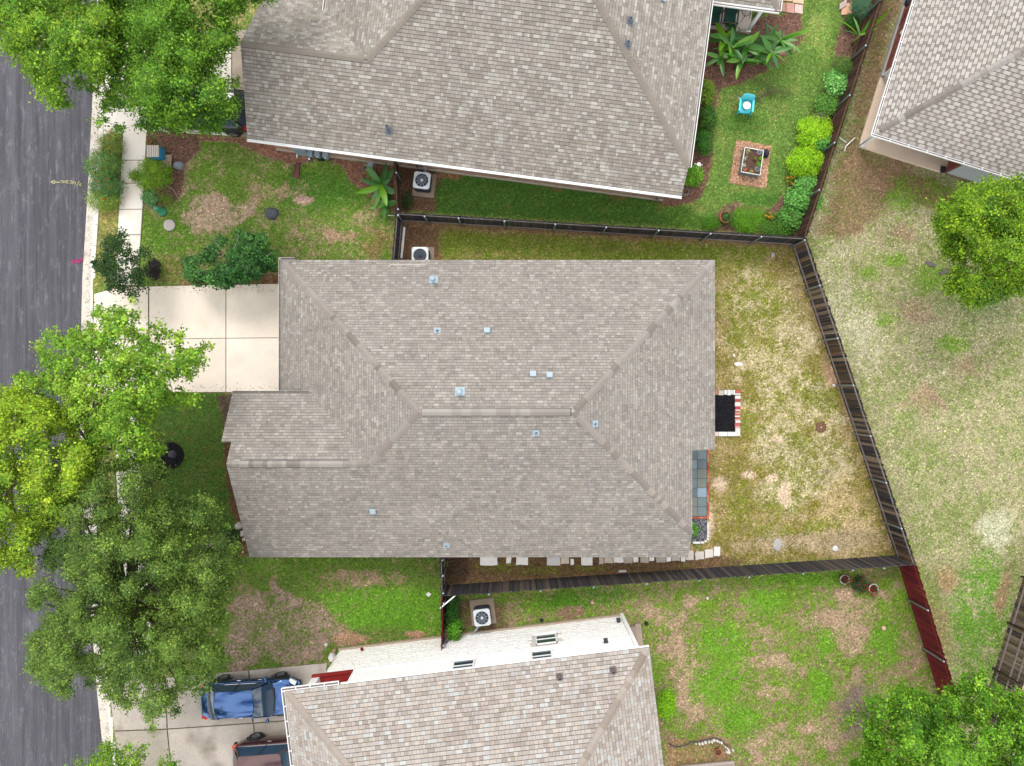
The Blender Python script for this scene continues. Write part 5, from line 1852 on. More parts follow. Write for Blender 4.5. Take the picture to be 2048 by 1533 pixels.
def big_leaf(L, W, droop, lift, col, n=7):
    """arched banana leaf along +x with a raised midrib"""
    mb = MB()
    vs, fs = [], []
    for i in range(n + 1):
        t = i / n
        x = L * t * (1 - .12 * droop * t)
        z = lift * t - droop * L * t * t * .55
        w = W * math.sin(PI * min(1, .06 + .94 * t ** .85)) ** .7 if t < 1 else 0.01
        w = max(w, .012)
        vs += [(x, w / 2, z + w * .16), (x, 0, z), (x, -w / 2, z + w * .16)]
    for i in range(n):
        a = i * 3
        fs += [(a, a + 1, a + 4, a + 3), (a + 1, a + 2, a + 5, a + 4)]
    return mb.add(vs, fs, col, True)


m_ban = M("banana_leaf", None, .38, (3, .1), (40, .12), transl=.25, spec=.5, stretch=(1, 6, 1))
m_ban_stem = M("banana_stem", P(140, 150, 80), .6, (10, .2))


def banana(label, px, py, leaves, h, seed, group=None, sc_=1.15):
    g = U(px, py, 0)
    root = thing("banana_plant", label, "banana plant", (g.x, g.y, 0), group=group)
    rng = random.Random(seed)
    put("stem", MB().tube([(0, 0, -.05), (.02, 0, h * .5), (0, .02, h)], [.09, .07, .045], 8), m_ban_stem, root)
    for ang, L, W, kind in leaves:
        c = {0: P(72, 138, 40), 1: P(120, 184, 34), 2: P(182, 206, 40), 3: P(54, 116, 40), 4: P(96, 160, 50)}[kind]
        mb = big_leaf(L, W, rng.uniform(.2, .5), rng.uniform(.15, .5), c)
        z0 = h * rng.uniform(.8, 1.0)
        o = put("leaf", mb, m_ban, root)
        o.location = (0, 0, z0)
        o.rotation_euler = (rng.uniform(-.7, .7), rng.uniform(-.25, .35), math.radians(ang))
        o.scale = (sc_, sc_, 1)
    return root


banana("banana plant with one pale leaf against the short brown fence", 768, 380, [(120, .9, .26, 0), (160, .85, .2, 3), (195, 1.05, .25, 1), (75, .9, .2, 3), (285, .95, .24, 1), (235, .7, .16, 0), (320, .6, .2, 0), (30, .5, .18, 3), (250, 1.0, .16, 4), (60, .8, .24, 0), (340, .8, .22, 3)], .8, 1, sc_=1.3)
banana("lower banana clump on the mulch beside the black fence corner", 774, 415, [(100, .6, .16, 0), (200, .55, .14, 4), (260, .6, .15, 0), (340, .4, .16, 3), (140, .5, .14, 4), (285, .5, .14, 0), (70, .6, .2, 3), (20, .5, .2, 0)], .5, 2, sc_=1.35)
BL = [(1432, 128, 11), (1452, 118, 12), (1478, 112, 13), (1500, 125, 14), (1520, 108, 15), (1545, 100, 16), (1440, 100, 17), (1470, 138, 18), (1525, 128, 19)]
BN = ["leftmost", "second from the left", "pale-tipped", "central", "dense inner", "rightmost", "upper left", "lower left", "lower right"]
for (x, y, sd_), nm in zip(BL, BN):
    r2 = random.Random(sd_)
    lv = []
    for k in range(9):
        lv.append((k * 40 + r2.uniform(-25, 25), r2.uniform(.45, 1.05), r2.uniform(.14, .25), r2.choice((0, 0, 3, 4, 0, 1))))
    if sd_ == 11:
        lv += [(75, 1.0, .28, 2), (350, .9, .2, 1)]
    if sd_ == 16:
        lv += [(25, 1.35, .2, 1), (320, 1.2, .16, 4), (300, .9, .14, 0)]
    if sd_ == 18:
        lv += [(345, .8, .2, 2)]
    banana(nm + " banana plant of the clump east of the neighbour's roof", x, y, lv, r2.uniform(.8, 1.3), sd_)
banana("thin leaning banana plant with few leaves at the brown fence", 1704, 88, [(60, 1.0, .12, 4), (20, .85, .2, 1), (110, .9, .1, 4), (135, 1.3, .12, 1), (42, 1.7, .17, 1), (170, .8, .08, 0)], .9, 31)
# cut branch lying on the lawn
root = thing("cut_branch", "cut leafy branch lying on the lawn beside the turquoise chair", "branch", U(1545, 180), world=True)
mb = MB()
tips = []
q0 = U(1503, 206, .1)
mid = U(1530, 192, .2)
mb.tube([q0, mid, U(1556, 180, .25)], [.03, .024, .012], 6)
rb = random.Random(3)
for i in range(14):
    s_ = q0.lerp(mid, rb.uniform(.4, 1)) if i < 4 else mid.lerp(U(1556, 180, .25), rb.random())
    e_ = U(rb.uniform(1502, 1585), rb.uniform(152, 205), rb.uniform(.05, .45))
    mb.tube([s_, s_.lerp(e_, .5) + Vector((0, 0, .05)), e_], [.012, .008, .003], 4)
    tips += [s_.lerp(e_, t) for t in (.5, .7, .85, 1)]
put("stick", mb, M("dry_stick", P(120, 106, 84), .9, (10, .2)), root)
tp = np.repeat(np.array([tuple(t) for t in tips]), 16, 0)
rg = np.random.default_rng(5)
tp = tp + rg.normal(size=tp.shape) * [.09, .09, .04]
tp[:, 2] = np.maximum(tp[:, 2], .03)
put("leaves", leaf_mesh("leaves", tp, rg.uniform(.04, .07, len(tp)), np.array([P(104, 122, 66), P(88, 106, 56), P(124, 138, 82)])[rg.integers(0, 3, len(tp))], rg), m_leaf, root)

# ---- grass blades over the lawns (nobody could count them)
def grass(n):
    rg = np.random.default_rng(77)
    px = rg.uniform(-20, 2068, n)
    py = rg.uniform(-20, 1553, n)
    ex = edge_x(py)
    ok = px > ex + 27
    # keep off paving and roofed areas
    solid = [[(186, 566), (596, 566), (596, 790), (186, 790)], [(205, 60), (560, 60), (560, 276), (205, 270)], [(218, 1362), (655, 1322), (640, 1600), (250, 1600)],
             [(560, 525), (1425, 525), (1425, 895), (1412, 895), (1412, 1088), (1370, 1100), (540, 1100), (470, 1050), (470, 800), (560, 790)],
             [(300, 262), (1335, 405), (1420, 60), (1420, -50), (300, -50)], [(660, 1302), (1245, 1232), (1310, 1600), (560, 1600), (640, 1350)], [(1722, 292), (2090, 400), (2090, -50), (1800, -50)]]
    for q in solid:
        ok &= sdist(q, px, py) < 0
    sw = (px - ex > 65) & (px - ex < 120) & (((py > 270) & (py < 800)) | (py > 790) & (py < 1365))
    ok &= ~sw
    px, py = px[ok], py[ok]
    A, B, Fr = gsample(px, py)
    k = rg.random(len(px)) < np.where(Fr > .93, .03, 1.0)
    px, py, A, B, Fr = px[k], py[k], A[k], B[k], Fr[k]
    x, y = (px - CX) / 40, (CY - py) / 40
    pick = (fbm(px, py, 14, 55, 3) * 1.6 + .5 + rg.normal(size=len(px)) * .12) < Fr
    col = np.where(pick[:, None], B, A) * rg.uniform(.5, 1.75, (len(px), 1))
    nb = len(px)
    ang = rg.uniform(0, 2 * PI, nb)
    ln = rg.uniform(.05, .12, nb)
    hz = rg.uniform(.008, .04, nb)
    w = rg.uniform(.009, .018, nb)
    dx, dy = np.cos(ang), np.sin(ang)
    zb = -.02 + .0 * x
    # base height follows the sheet
    i = np.clip(((py - GY0) / GS).round().astype(int), 0, ny - 1)
    j = np.clip(((px - GX0) / GS).round().astype(int), 0, nx - 1)
    zb = gz[i, j]
    v = np.zeros((nb, 3, 3))
    v[:, 0] = np.stack([x - dy * w, y + dx * w, zb], 1)
    v[:, 1] = np.stack([x + dy * w, y - dx * w, zb], 1)
    v[:, 2] = np.stack([x + dx * ln, y + dy * ln, zb + hz], 1)
    me = bpy.data.meshes.new("grass")
    me.vertices.add(nb * 3)
    me.vertices.foreach_set("co", v.astype(np.float32).ravel())
    me.loops.add(nb * 3)
    me.loops.foreach_set("vertex_index", np.arange(nb * 3, dtype=np.int32))
    me.polygons.add(nb)
    me.polygons.foreach_set("loop_start", np.arange(0, nb * 3, 3, dtype=np.int32))
    me.update(calc_edges=True)
    at = me.attributes.new("Col", 'FLOAT_COLOR', 'FACE')
    c4 = np.ones((nb, 4), np.float32)
    c4[:, :3] = col
    at.data.foreach_set("color", c4.ravel())
    o = put("grass", me, M("grass_blade", None, .7, transl=.25, spec=.2))
    tag(o, "short lawn grass, green to straw-coloured, across the yards", "grass", kind="stuff")


grass(480000)
# ------------------------------------------------------------------ air conditioners
def rounded(w, d, r, n=4):
    q = []
    for cx, cy, a0 in ((w / 2 - r, d / 2 - r, 0), (-w / 2 + r, d / 2 - r, 90), (-w / 2 + r, -d / 2 + r, 180), (w / 2 - r, -d / 2 + r, 270)):
        for k in range(n + 1):
            t = math.radians(a0 + 90 * k / n)
            q.append((cx + r * math.cos(t), cy + r * math.sin(t)))
    return q


m_acw = M("ac_lid", P(226, 234, 238), .35, (6, .05))
m_acd = M("ac_cabinet", P(58, 66, 82), .5, (8, .15))
m_acf = M("ac_fan", P(140, 172, 206, 1.2), .35, (6, .1))


def ac_unit(label, loc, rz, padoff=(0, 0), pad=(1.12, 1.2), blade_col=None, pipe=None, nb=3, dark=False):
    root = thing("air_conditioner", label, "air conditioner", (loc[0], loc[1], 0), rz, "air conditioners beside the houses")
    S, H = .80, .78
    mb = MB().prism([(padoff[0] + x, padoff[1] + y) for x, y in rounded(pad[0], pad[1], .02, 1)], -.1, .07, P(170, 152, 132), bevel=.015)
    put("pad", mb, m_cconc, root)
    put("cabinet", MB().prism(rounded(S, S, .13), .07, H), m_acd, root)
    lou = MB().prism(rounded(S + .012, S + .012, .13), 0, .012).mesh("louver")
    for i in range(9):
        o = put("louver", lou, m_dark, root)
        o.location = (0, 0, .13 + i * .07)
    # lid: ring between rounded square and round opening
    out0 = rounded(S + .03, S + .03, .13, 5)
    out = []
    for i, p in enumerate(out0):
        p2 = out0[(i + 1) % len(out0)]
        ns = max(1, int(math.hypot(p2[0] - p[0], p2[1] - p[1]) / .06))
        out += [(p[0] + (p2[0] - p[0]) * k / ns, p[1] + (p2[1] - p[1]) * k / ns) for k in range(ns)]
    n = len(out)
    ri = .325
    inn = []
    for x, y in out:
        a = math.atan2(y, x)
        inn.append((ri * math.cos(a), ri * math.sin(a)))
    mb = MB()
    vs = [(x, y, H - .03) for x, y in out] + [(x * .97, y * .97, H + .03) for x, y in out] + [(x, y, H + .045) for x, y in inn] + [(x, y, H - .05) for x, y in inn]
    fs = []
    for k in range(3):
        fs += [(k * n + i, k * n + (i + 1) % n, (k + 1) * n + (i + 1) % n, (k + 1) * n + i) for i in range(n)]
    mb.add(vs, fs, None, False)
    lid = put("lid", mb, m_acw, root)
    put("shroud", MB().lathe([(ri + .005, H - .05), (ri, H - .22), (.30, H - .222)], n=24, cap0=False), m_dark, root)
    fb = blade_col or m_acf
    for k in range(nb):
        a0 = 2 * PI * k / nb + .4
        vs, fs = [], []
        for i in range(5):
            a = a0 + i * .26
            zz = H - .14 + i * .02
            vs += [(.07 * math.cos(a), .07 * math.sin(a), zz), (.31 * math.cos(a + .12), .31 * math.sin(a + .12), zz)]
        for i in range(4):
            fs.append((2 * i, 2 * i + 1, 2 * i + 3, 2 * i + 2))
        put("fan_blade", MB().add(vs, fs, None, True), fb, root)
    g = MB()
    for k in range(10):
        a = 2 * PI * k / 10 + .2
        g.tube([(.06 * math.cos(a), .06 * math.sin(a), H + .07), (ri * math.cos(a), ri * math.sin(a), H + .05)], .006, 4)
    for r in (.2,):
        g.tube([(r * math.cos(t), r * math.sin(t), H + .062) for t in np.linspace(0, 2 * PI, 25)], .003, 4)
    put("fan_guard", g, m_dark if dark else m_acw, root)
    put("motor_cap", MB().lathe([(.065, H - .05), (.065, H + .075), (.045, H + .09), (.005, H + .092)], n=16), m_dark if dark else m_acw, root)
    if pipe:
        mb = MB()
        mb.tube(pipe, .03, 6)
        mb.tube([(p[0] + .07, p[1] + .01, p[2]) for p in pipe], .02, 6)
        put("refrigerant_line", mb, m_alu, root)
    return root


a1 = U(843.5, 361, .8)
ac_unit("air conditioner beside the north neighbour's brick wall, pale blue fan", (a1.x, a1.y), math.radians(-7), (.03, -.02), (1.12, 1.2), pipe=[(.0, .38, .3), (0, .7, .35), (0, .72, .6)])
a2 = U(840, 511, .8)
ac_unit("air conditioner half hidden under the grey house's north eave, black fan well", (a2.x, a2.y), 0, (.04, 0), (1.15, 1.1), dark=True)
a3 = U(964, 1236, .8)
ac_unit("air conditioner on a square pad beside the white stone wall", (a3.x, a3.y), math.radians(7), (.02, .05), (1.22, 1.3), blade_col=M("ac_fan_light", P(150, 165, 190), .3, (6, .1), metal=.4), nb=4, pipe=[(-.3, -.38, .3), (-.32, -.62, .25), (-.5, -.78, .35)])

# ------------------------------------------------------------------ cars
def paint_mat(name, c, metal=.45, rough=.22):
    return M(name, c, rough, (1.2, .04), coat=1.0, metal=metal, spec=.5)


m_tyre = M("tyre", (.018, .018, .02), .8, (30, .2))
m_rim = M("wheel_rim", P(188, 192, 198), .3, metal=.8)
m_cglass = M("car_glass", (.03, .055, .09), .03, spec=.9)  # bluish base colour imitates reflected sky
m_trim = M("black_trim", (.015, .015, .017), .5)
m_tail = M("tail_lamp", (.5, .012, .015), .2, coat=.6)
m_head = M("head_lamp", (.7, .72, .75), .12, coat=.8)
m_chrome = M("bright_trim", P(215, 218, 222), .2, metal=.9)


def car(label, loc, rz, pm, L=4.8, W=1.82, suv=False, rack=False):
    root = thing("car", label, "car", (loc[0], loc[1], -.0), rz)
    hl, hw = L / 2, W / 2
    zb = 1.08 if suv else .92          # belt line
    zr_ = 1.74 if suv else 1.44
    if suv:
        top_ = [(-hl, .74), (-hl + .06, .98), (-hl + .3, 1.05), (-.6, 1.06), (.6, 1.07), (hl * .42, 1.06), (hl - .5, .98), (hl - .14, .84), (hl, .62)]
        gb0, gb1, gt0, gt1 = -hl + .18, hl * .46, -hl + .55, hl * .10
    else:
        top_ = [(-hl, .66), (-hl + .08, .90), (-hl + .5, .94), (-.9, .92), (.5, .92), (hl * .40, .92), (hl - .6, .82), (hl - .16, .70), (hl, .54)]
        gb0, gb1, gt0, gt1 = -hl + .50, hl * .47, -hl + 1.02, hl * .13
    vs, fs = [], []
    xs = np.concatenate([np.linspace(-hl, -hl + .35, 5), np.linspace(-hl + .6, hl - .6, 10), np.linspace(hl - .35, hl, 5)])
    for x in xs:
        e = max(0, abs(x) - (hl - .75)) / .75
        w = hw * (1 - (.30 if x < 0 else .26) * e ** 2.2)
        zt = float(np.interp(x, [p[0] for p in top_], [p[1] for p in top_]))
        z0 = .20 + .1 * e ** 3
        zm = min(.62, zt - .12)
        half = [(w * .90, z0), (w * .985, z0 + .16), (w, zm), (w * .975, zt - .09), (w * .9, zt - .015), (w * .55, zt + .018), (0, zt + .03)]
        ring = [(x, y, z) for y, z in half] + [(x, -y, z) for y, z in half[-2::-1]]
        vs += ring
    k = 13
    for i in range(len(xs) - 1):
        for j in range(k - 1):
            fs.append((i * k + j, i * k + j + 1, (i + 1) * k + j + 1, (i + 1) * k + j))
    fs.append(tuple(range(k)))
    fs.append(tuple(range((len(xs) - 1) * k, len(xs) * k))[::-1])
    mb = MB().add(vs, fs, None, True)
    # roof panel and pillars
    wb, wt = hw * .88, hw * .70
    rn = 8
    rv, rf = [], []
    for i in range(rn + 1):
        t = i / rn
        x = gt0 + (gt1 - gt0) * t
        cz = zr_ - .05 * (2 * t - 1) ** 2
        for j in range(9):
            s_ = j / 4 - 1
            rv.append((x + .10 * (1 - s_ * s_) * (2 * t - 1), wt * s_, cz - .055 * s_ ** 2 - .03 * abs(s_) ** 6))
    for i in range(rn):
        for j in range(8):
            rf.append((i * 9 + j, (i + 1) * 9 + j, (i + 1) * 9 + j + 1, i * 9 + j + 1))
    mb.add(rv, rf, None, True)
    body = put("body", mb, pm, root)

    def surf(x0, z0, w0, x1, z1, w1, bul0, bul1, name, mat, n=8, m=3, lift=0.0):
        v_, f_ = [], []
        for i in range(m + 1):
            t = i / m
            for j in range(n + 1):
                s_ = 2 * j / n - 1
                xx = (x0 + bul0 * (1 - s_ * s_)) * (1 - t) + (x1 + bul1 * (1 - s_ * s_)) * t
                zz = z0 * (1 - t) + z1 * t + .05 * math.sin(PI * t) - (.055 * s_ * s_) * t + lift
                v_.append((xx, (w0 * (1 - t) + w1 * t) * s_, zz))
        for i in range(m):
            for j in range(n):
                a = i * (n + 1) + j
                f_.append((a, a + 1, a + n + 2, a + n + 1))
        put(name, MB().add(v_, f_, None, True), mat, root)
    ws_z = float(np.interp(gb1, [p[0] for p in top_], [p[1] for p in top_]))
    surf(gb1, ws_z + .01, wb, gt1 + .02, zr_ - .055, wt, .16, .10, "windshield", m_cglass)
    rz_b = float(np.interp(gb0, [p[0] for p in top_], [p[1] for p in top_]))
    surf(gb0, rz_b + .01, wb * .96, gt0 - .02, zr_ - .055, wt, -.12, -.10, "rear_window", m_cglass)
    for sd in (1, -1):
        # side glass, pillars around it
        P0, P1, P2, P3 = (gb0 + .08, wb * sd, zb - .02), (gb1 - .08, wb * sd, zb - .02), (gt1 - .06, wt * sd * 1.005, zr_ - .1), (gt0 + .08, wt * sd * 1.005, zr_ - .1)
        f_ = [(0, 1, 2, 3)] if sd > 0 else [(3, 2, 1, 0)]
        put("side_window", MB().add([P0, P1, P2, P3], f_), m_cglass, root)
        fr = MB()
        for a, b in ((P1, P2), (P3, P0)):
            fr.bar(Vector(a) + Vector((0, .005 * sd, 0)), Vector(b) + Vector((0, .0, .03)), .09, .06)
        mid = [(P0[i] + P1[i]) / 2 for i in range(3)], [(P2[i] + P3[i]) / 2 for i in range(3)]
        put("pillars", fr, pm, root)
        bp_ = MB().bar(Vector(mid[0]) + Vector((0, .008 * sd, 0)), Vector(mid[1]) + Vector((0, .008 * sd, 0)), .06, .02)
        put("door_pillar", bp_, m_trim, root)
        tr = MB()
        tr.bar((gb0 + .1, (wb + .012) * sd, zb - .01), (gb1 - .05, (wb + .012) * sd, zb - .01), .025, .03)
        put("belt_trim", tr, m_chrome, root)
        # mirror
        mm = MB()
        mm.lathe([(.02, 0), (.085, .02), (.09, .10), (.05, .15)], (gb1 - .22, (hw + .13) * sd, zb - .02), 10)
        mm.bar((gb1 - .22, wb * sd, zb + .02), (gb1 - .22, (hw + .1) * sd, zb + .03), .05, .05)
        put("mirror", mm, pm, root)
        # lamps
        lm = MB()
        lm.box((-hl + .19, (hw * .84) * sd, .78 if not suv else .92), (.26, .16, .12), .35 * sd)
        put("tail_light", lm, m_tail, root)
        lm = MB()
        lm.box((hl - .26, (hw * .78) * sd, .70 if not suv else .84), (.36, .2, .1), -.5 * sd)
        put("headlight", lm, m_head, root)
        for hx in (-.55, .5):
            hd = MB().bar((hx, (hw + .01) * sd, zb - .16), (hx + .18, (hw + .01) * sd, zb - .15), .03, .03)
            put("door_handle", hd, m_chrome, root)
        for ax in (-hl + 1.02, hl - .95):
            r = .355 if suv else .325
            arch = MB().tube([(ax + .42 * math.cos(t), (hw - .03) * sd, .33 + .42 * math.sin(t)) for t in np.linspace(0, PI, 11)], .05, 6)
            put("wheel_arch", arch, m_trim, root)
            tb = MB()
            prof = [(.2, -.09), (r - .02, -.10), (r, -.06), (r, .06), (r - .02, .10), (.2, .09)]
            n = 22
            vs2 = []
            for rr, yy in prof:
                for q in range(n):
                    a = 2 * PI * q / n
                    vs2.append((ax + rr * math.cos(a), (hw - .04) * sd + yy * sd, r - .13 + .13 + rr * math.sin(a)))
            f2 = []
            for i in range(len(prof) - 1):
                for q in range(n):
                    f2.append((i * n + q, i * n + (q + 1) % n, (i + 1) * n + (q + 1) % n, (i + 1) * n + q))
            tb.add(vs2, f2, None, True)
            wh = put("wheel", tb, m_tyre, root)
            rm = MB()
            yo = (hw + .02) * sd
            for q in range(10):
                a = 2 * PI * q / 10
                rm.bar((ax + .03 * math.cos(a), yo, r + .03 * math.sin(a)), (ax + .2 * math.cos(a), yo + .015 * sd, r + .2 * math.sin(a)), .035, .04)
            ring = [(ax + .205 * math.cos(t), yo + .012 * sd, r + .205 * math.sin(t)) for t in np.linspace(0, 2 * PI, 21)]
            rm.tube(ring, .02, 6)
            put("rim", rm, m_rim, wh)
            put("hub", MB().tube([(ax, yo - .09 * sd, r), (ax, yo + .02 * sd, r)], [.19, .05], 12), m_trim, wh)
    bp = MB().box((-hl + .01, 0, .42), (.12, W * .78, .22)).box((hl - .02, 0, .40), (.1, W * .7, .2))
    put("bumper", bp, m_trim, root)
    wp = MB()
    wp.bar((gb1 + .16, .55, ws_z + .055), (gb1 + .19, -.05, ws_z + .065), .03, .015)
    wp.bar((gb1 + .18, 0.0, ws_z + .06), (gb1 + .14, -.6, ws_z + .05), .03, .015)
    wp.bar((gb1 + .06, wb * .95, ws_z + .02), (gb1 + .18, 0, ws_z + .04), .045, .015)
    wp.bar((gb1 + .18, 0, ws_z + .04), (gb1 + .06, -wb * .95, ws_z + .02), .045, .015)
    put("wipers", wp, m_trim, root)
    if suv:
        sp = MB().prism([(gt0 - .16 + .04, -wt * .8), (gt0 + .02, -wt * .92), (gt0 + .02, wt * .92), (gt0 - .12, wt * .8), (gt0 - .2, 0)], zr_ - .085, zr_ - .06)
        put("spoiler", sp, pm, root)
    return root


car("shiny blue sedan parked on the south driveway under the dark green tree", (-12.85, -15.45), math.radians(3), paint_mat("blue_paint", P(38, 92, 156), .8, .1))
car("maroon car parked at the bottom edge beside the blue sedan", (-11.28, -18.35), math.radians(4), paint_mat("maroon_paint", P(92, 56, 54), .5, .2), suv=True, L=4.7, W=1.88)
car("black car under the tree on the north driveway, nose to the street", (-15.2, 13.42), math.radians(176), paint_mat("black_paint", (.012, .014, .02), .1, .15), suv=True, L=5.0, W=1.95)

# ------------------------------------------------------------------ front yard things
q = U(304, 302, 1.1)
root = thing("library_box", "small blue box on a post with white slatted roof beside the sidewalk", "box", (q.x + .1, q.y - .05, 0))
put("post", MB().box((0, 0, .4), (.1, .1, .9)), m_white, root)
put("cabinet", MB().box((.05, -.02, .92), (.56, .5, .5)), M("turquoise_blue_paint", P(46, 140, 184), .5, (5, .08)), root)
sl = MB().box((0, 0, 0), (.055, .56, .03)).mesh("roof_slat")
for i in range(7):
    o = put("roof_slat", sl, M("bleached_slat", P(224, 214, 202), .8, (10, .12)), root)
    o.location = (-.27 + i * .085, 0, 1.2 + .0)
put("roof_board", MB().box((-.02, 0, 1.175), (.6, .54, .02)), M("slat_under", P(92, 74, 64), .9), root)
put("base_plinth", MB().box((.03, -.12, .04), (.62, .62, .1)), M("plinth", P(206, 178, 158), .9, (9, .1)), root)


def rock(name, label, cx, cy, rx, ry, h, col, seed, cat="rock", mat=None, parent=None, group=None):
    """irregular boulder as its own mesh"""
    r2 = random.Random(seed)
    n, m = 12, 5
    vs, fs = [], []
    g = U(cx, cy, h * .4)
    rx, ry = rx / 40.5, ry / 40.5
    jit = [r2.uniform(.84, 1.12) for _ in range(n)]
    for i in range(m):
        t = i / (m - 1)
        rr = [1.0, 1.02, .9, .66, .3][i]
        zz = h * [-.2, .2, .6, .9, 1.0][i]
        for k in range(n):
            a = 2 * PI * k / n
            w = rr * (jit[k] * (1 - .3 * t) + .3 * t) * r2.uniform(.95, 1.05)
            vs.append((rx * w * math.cos(a), ry * w * math.sin(a), zz + r2.uniform(-.04, .04) * h))
    for i in range(m - 1):
        for k in range(n):
            fs.append((i * n + k, i * n + (k + 1) % n, (i + 1) * n + (k + 1) % n, (i + 1) * n + k))
    fs.append(tuple(range((m - 1) * n, m * n)))
    o = put(name, MB().add(vs, fs, col, False), mat or m_stone, parent)
    o.location = (g.x, g.y, 0)
    if parent is None:
        tag(o, label, cat, group)
    return o


m_gst = M("grey_stone", None, .8, (5, .2), (30, .25), .6, 25)
rock("boulder", "blue-grey boulder on the mulch right of the yellow-green shrub", 356, 331, 10, 9, .28, P(150, 158, 170), 1, mat=m_gst)
rock("boulder", "dark round charcoal boulder on the north front lawn", 543, 427, 13, 13, .3, P(92, 96, 106), 2, mat=m_gst)
q = U(325, 424, 0)
root = thing("green_vent_bollard", "short green domed plastic utility post near the white round lid", "utility post", (q.x, q.y, 0))
m_gp = M("green_plastic", P(70, 160, 122), .4, (6, .08))
put("shell", MB().lathe([(.2, 0), (.2, .05), (.14, .06), (.13, .55), (.11, .68), (.05, .74), (.005, .75)], n=18), m_gp, root)
put("base_ring", MB().lathe([(.23, -.02), (.23, .02), (.2, .03)], n=18), M("dark_green_plastic", P(46, 104, 78), .6), root)
q = U(339, 451, 0)
root = thing("manhole_lid", "round pale concrete lid set in the north front lawn", "lid", (q.x, q.y, 0))
put("disc", MB().lathe([(.285, -.05), (.285, .035), (.27, .045), (.01, .047)], n=28, col=P(208, 200, 194)), m_conc, root)
mb = MB().tube([U(332, 371, .06), U(345, 378, .07), U(355, 393, .05)], [.03, .025, .012], 6)
tag(put("fallen_stick", mb, m_twig), "curved pale stick lying on the mulch by the yellow-green shrub", "stick")
g0 = FN.w(1.6, -.12)
mb = MB()
g1 = Vector(FN.w(1.62, -.5))
vs = []
a = -FN.v
b = FN.u
c0 = Vector(g0)
for t, w in ((0, .09), (.75, .17)):
    p = c0 + a * t
    for s_, z in ((-1, .10), (-.75, .03), (.75, .03), (1, .10)):
        vs.append((*(p + b * w * s_), z + .02))
vs += [(v[0], v[1], -.02) for v in vs]
mb.add(vs, [(0, 1, 5, 4), (1, 2, 6, 5), (2, 3, 7, 6), (0, 4, 12, 8), (3, 11, 15, 7), (4, 5, 6, 7, 15, 14, 13, 12), (0, 8, 9, 10, 11, 3, 2, 1)])
tag(put("splash_block", mb, M("splash_brown", P(128, 84, 76), .8, (8, .12))), "brown splash block under the north neighbour's downspout", "splash block")
q = U(627, 306, .5)
root = thing("hose_reel", "black and dark blue hose reel cart by the tan brick wall", "hose reel", (q.x, q.y + .1, 0), math.radians(-7))
m_bl = M("blue_black_plastic", P(40, 56, 78), .4, (8, .1))
put("frame", MB().tube([(-.28, -.02, .02), (-.28, 0, .75), (-.24, .06, .95), (.24, .06, .95), (.28, 0, .75), (.28, -.02, .02)], .02, 6), m_dark, root)
put("drum", MB().tube([(-.22, 0, .42), (-.2, 0, .42), (.2, 0, .42), (.22, 0, .42)], [.3, .2, .2, .3], 18), m_bl, root)
put("hose", MB().tube([((-.17 + .34 * t / 60), .225 * math.cos(t * .9), .42 + .225 * math.sin(t * .9)) for t in range(61)], .018, 5), m_bl, root)
q = U(640, 316, .3)
root = thing("utility_box", "small dark box on the grass edge beside the hose reel", "box", (q.x, q.y + .05, 0), math.radians(-7))
put("case", MB().prism(rounded(.3, .26, .04), 0, .42), M("navy_plastic", P(34, 36, 56), .45, (8, .1)), root)
put("cover", MB().prism(rounded(.33, .29, .05), .42, .46), m_dark, root)
q = U(618, 318, .08)
root = thing("sprinkler_lid", "small white round cap on the mulch left of the hose reel", "cap", (q.x, q.y, 0))
put("ring", MB().lathe([(.1, -.02), (.1, .05), (.065, .055)], n=16), m_dark, root)
put("cap", MB().lathe([(.062, .03), (.062, .08), (.03, .09), (.004, .09)], n=14), m_white, root)
mb = MB()
a, b = U(809, 455, .05), U(803, 517, .05)
mb.bar(a, b, .1, .1)
tag(put("downspout_length", mb, m_white), "loose white downspout length lying along the black fence return", "downspout")
mb = MB().tube([U(776, 431, .08), U(789, 432, .06)], .025, 6)
tag(put("pipe_stub", mb, m_white), "short white pipe stub by the fence corner and banana plant", "pipe")
# black mulch ring with dark pot stone in the west lawn
q = U(343, 911, 0)
root = thing("mulch_ring", "round black mulch ring in the lawn before the gable", "mulch bed", (q.x, q.y, 0))
m_blk = M("black_mulch", None, .95, (20, .3))


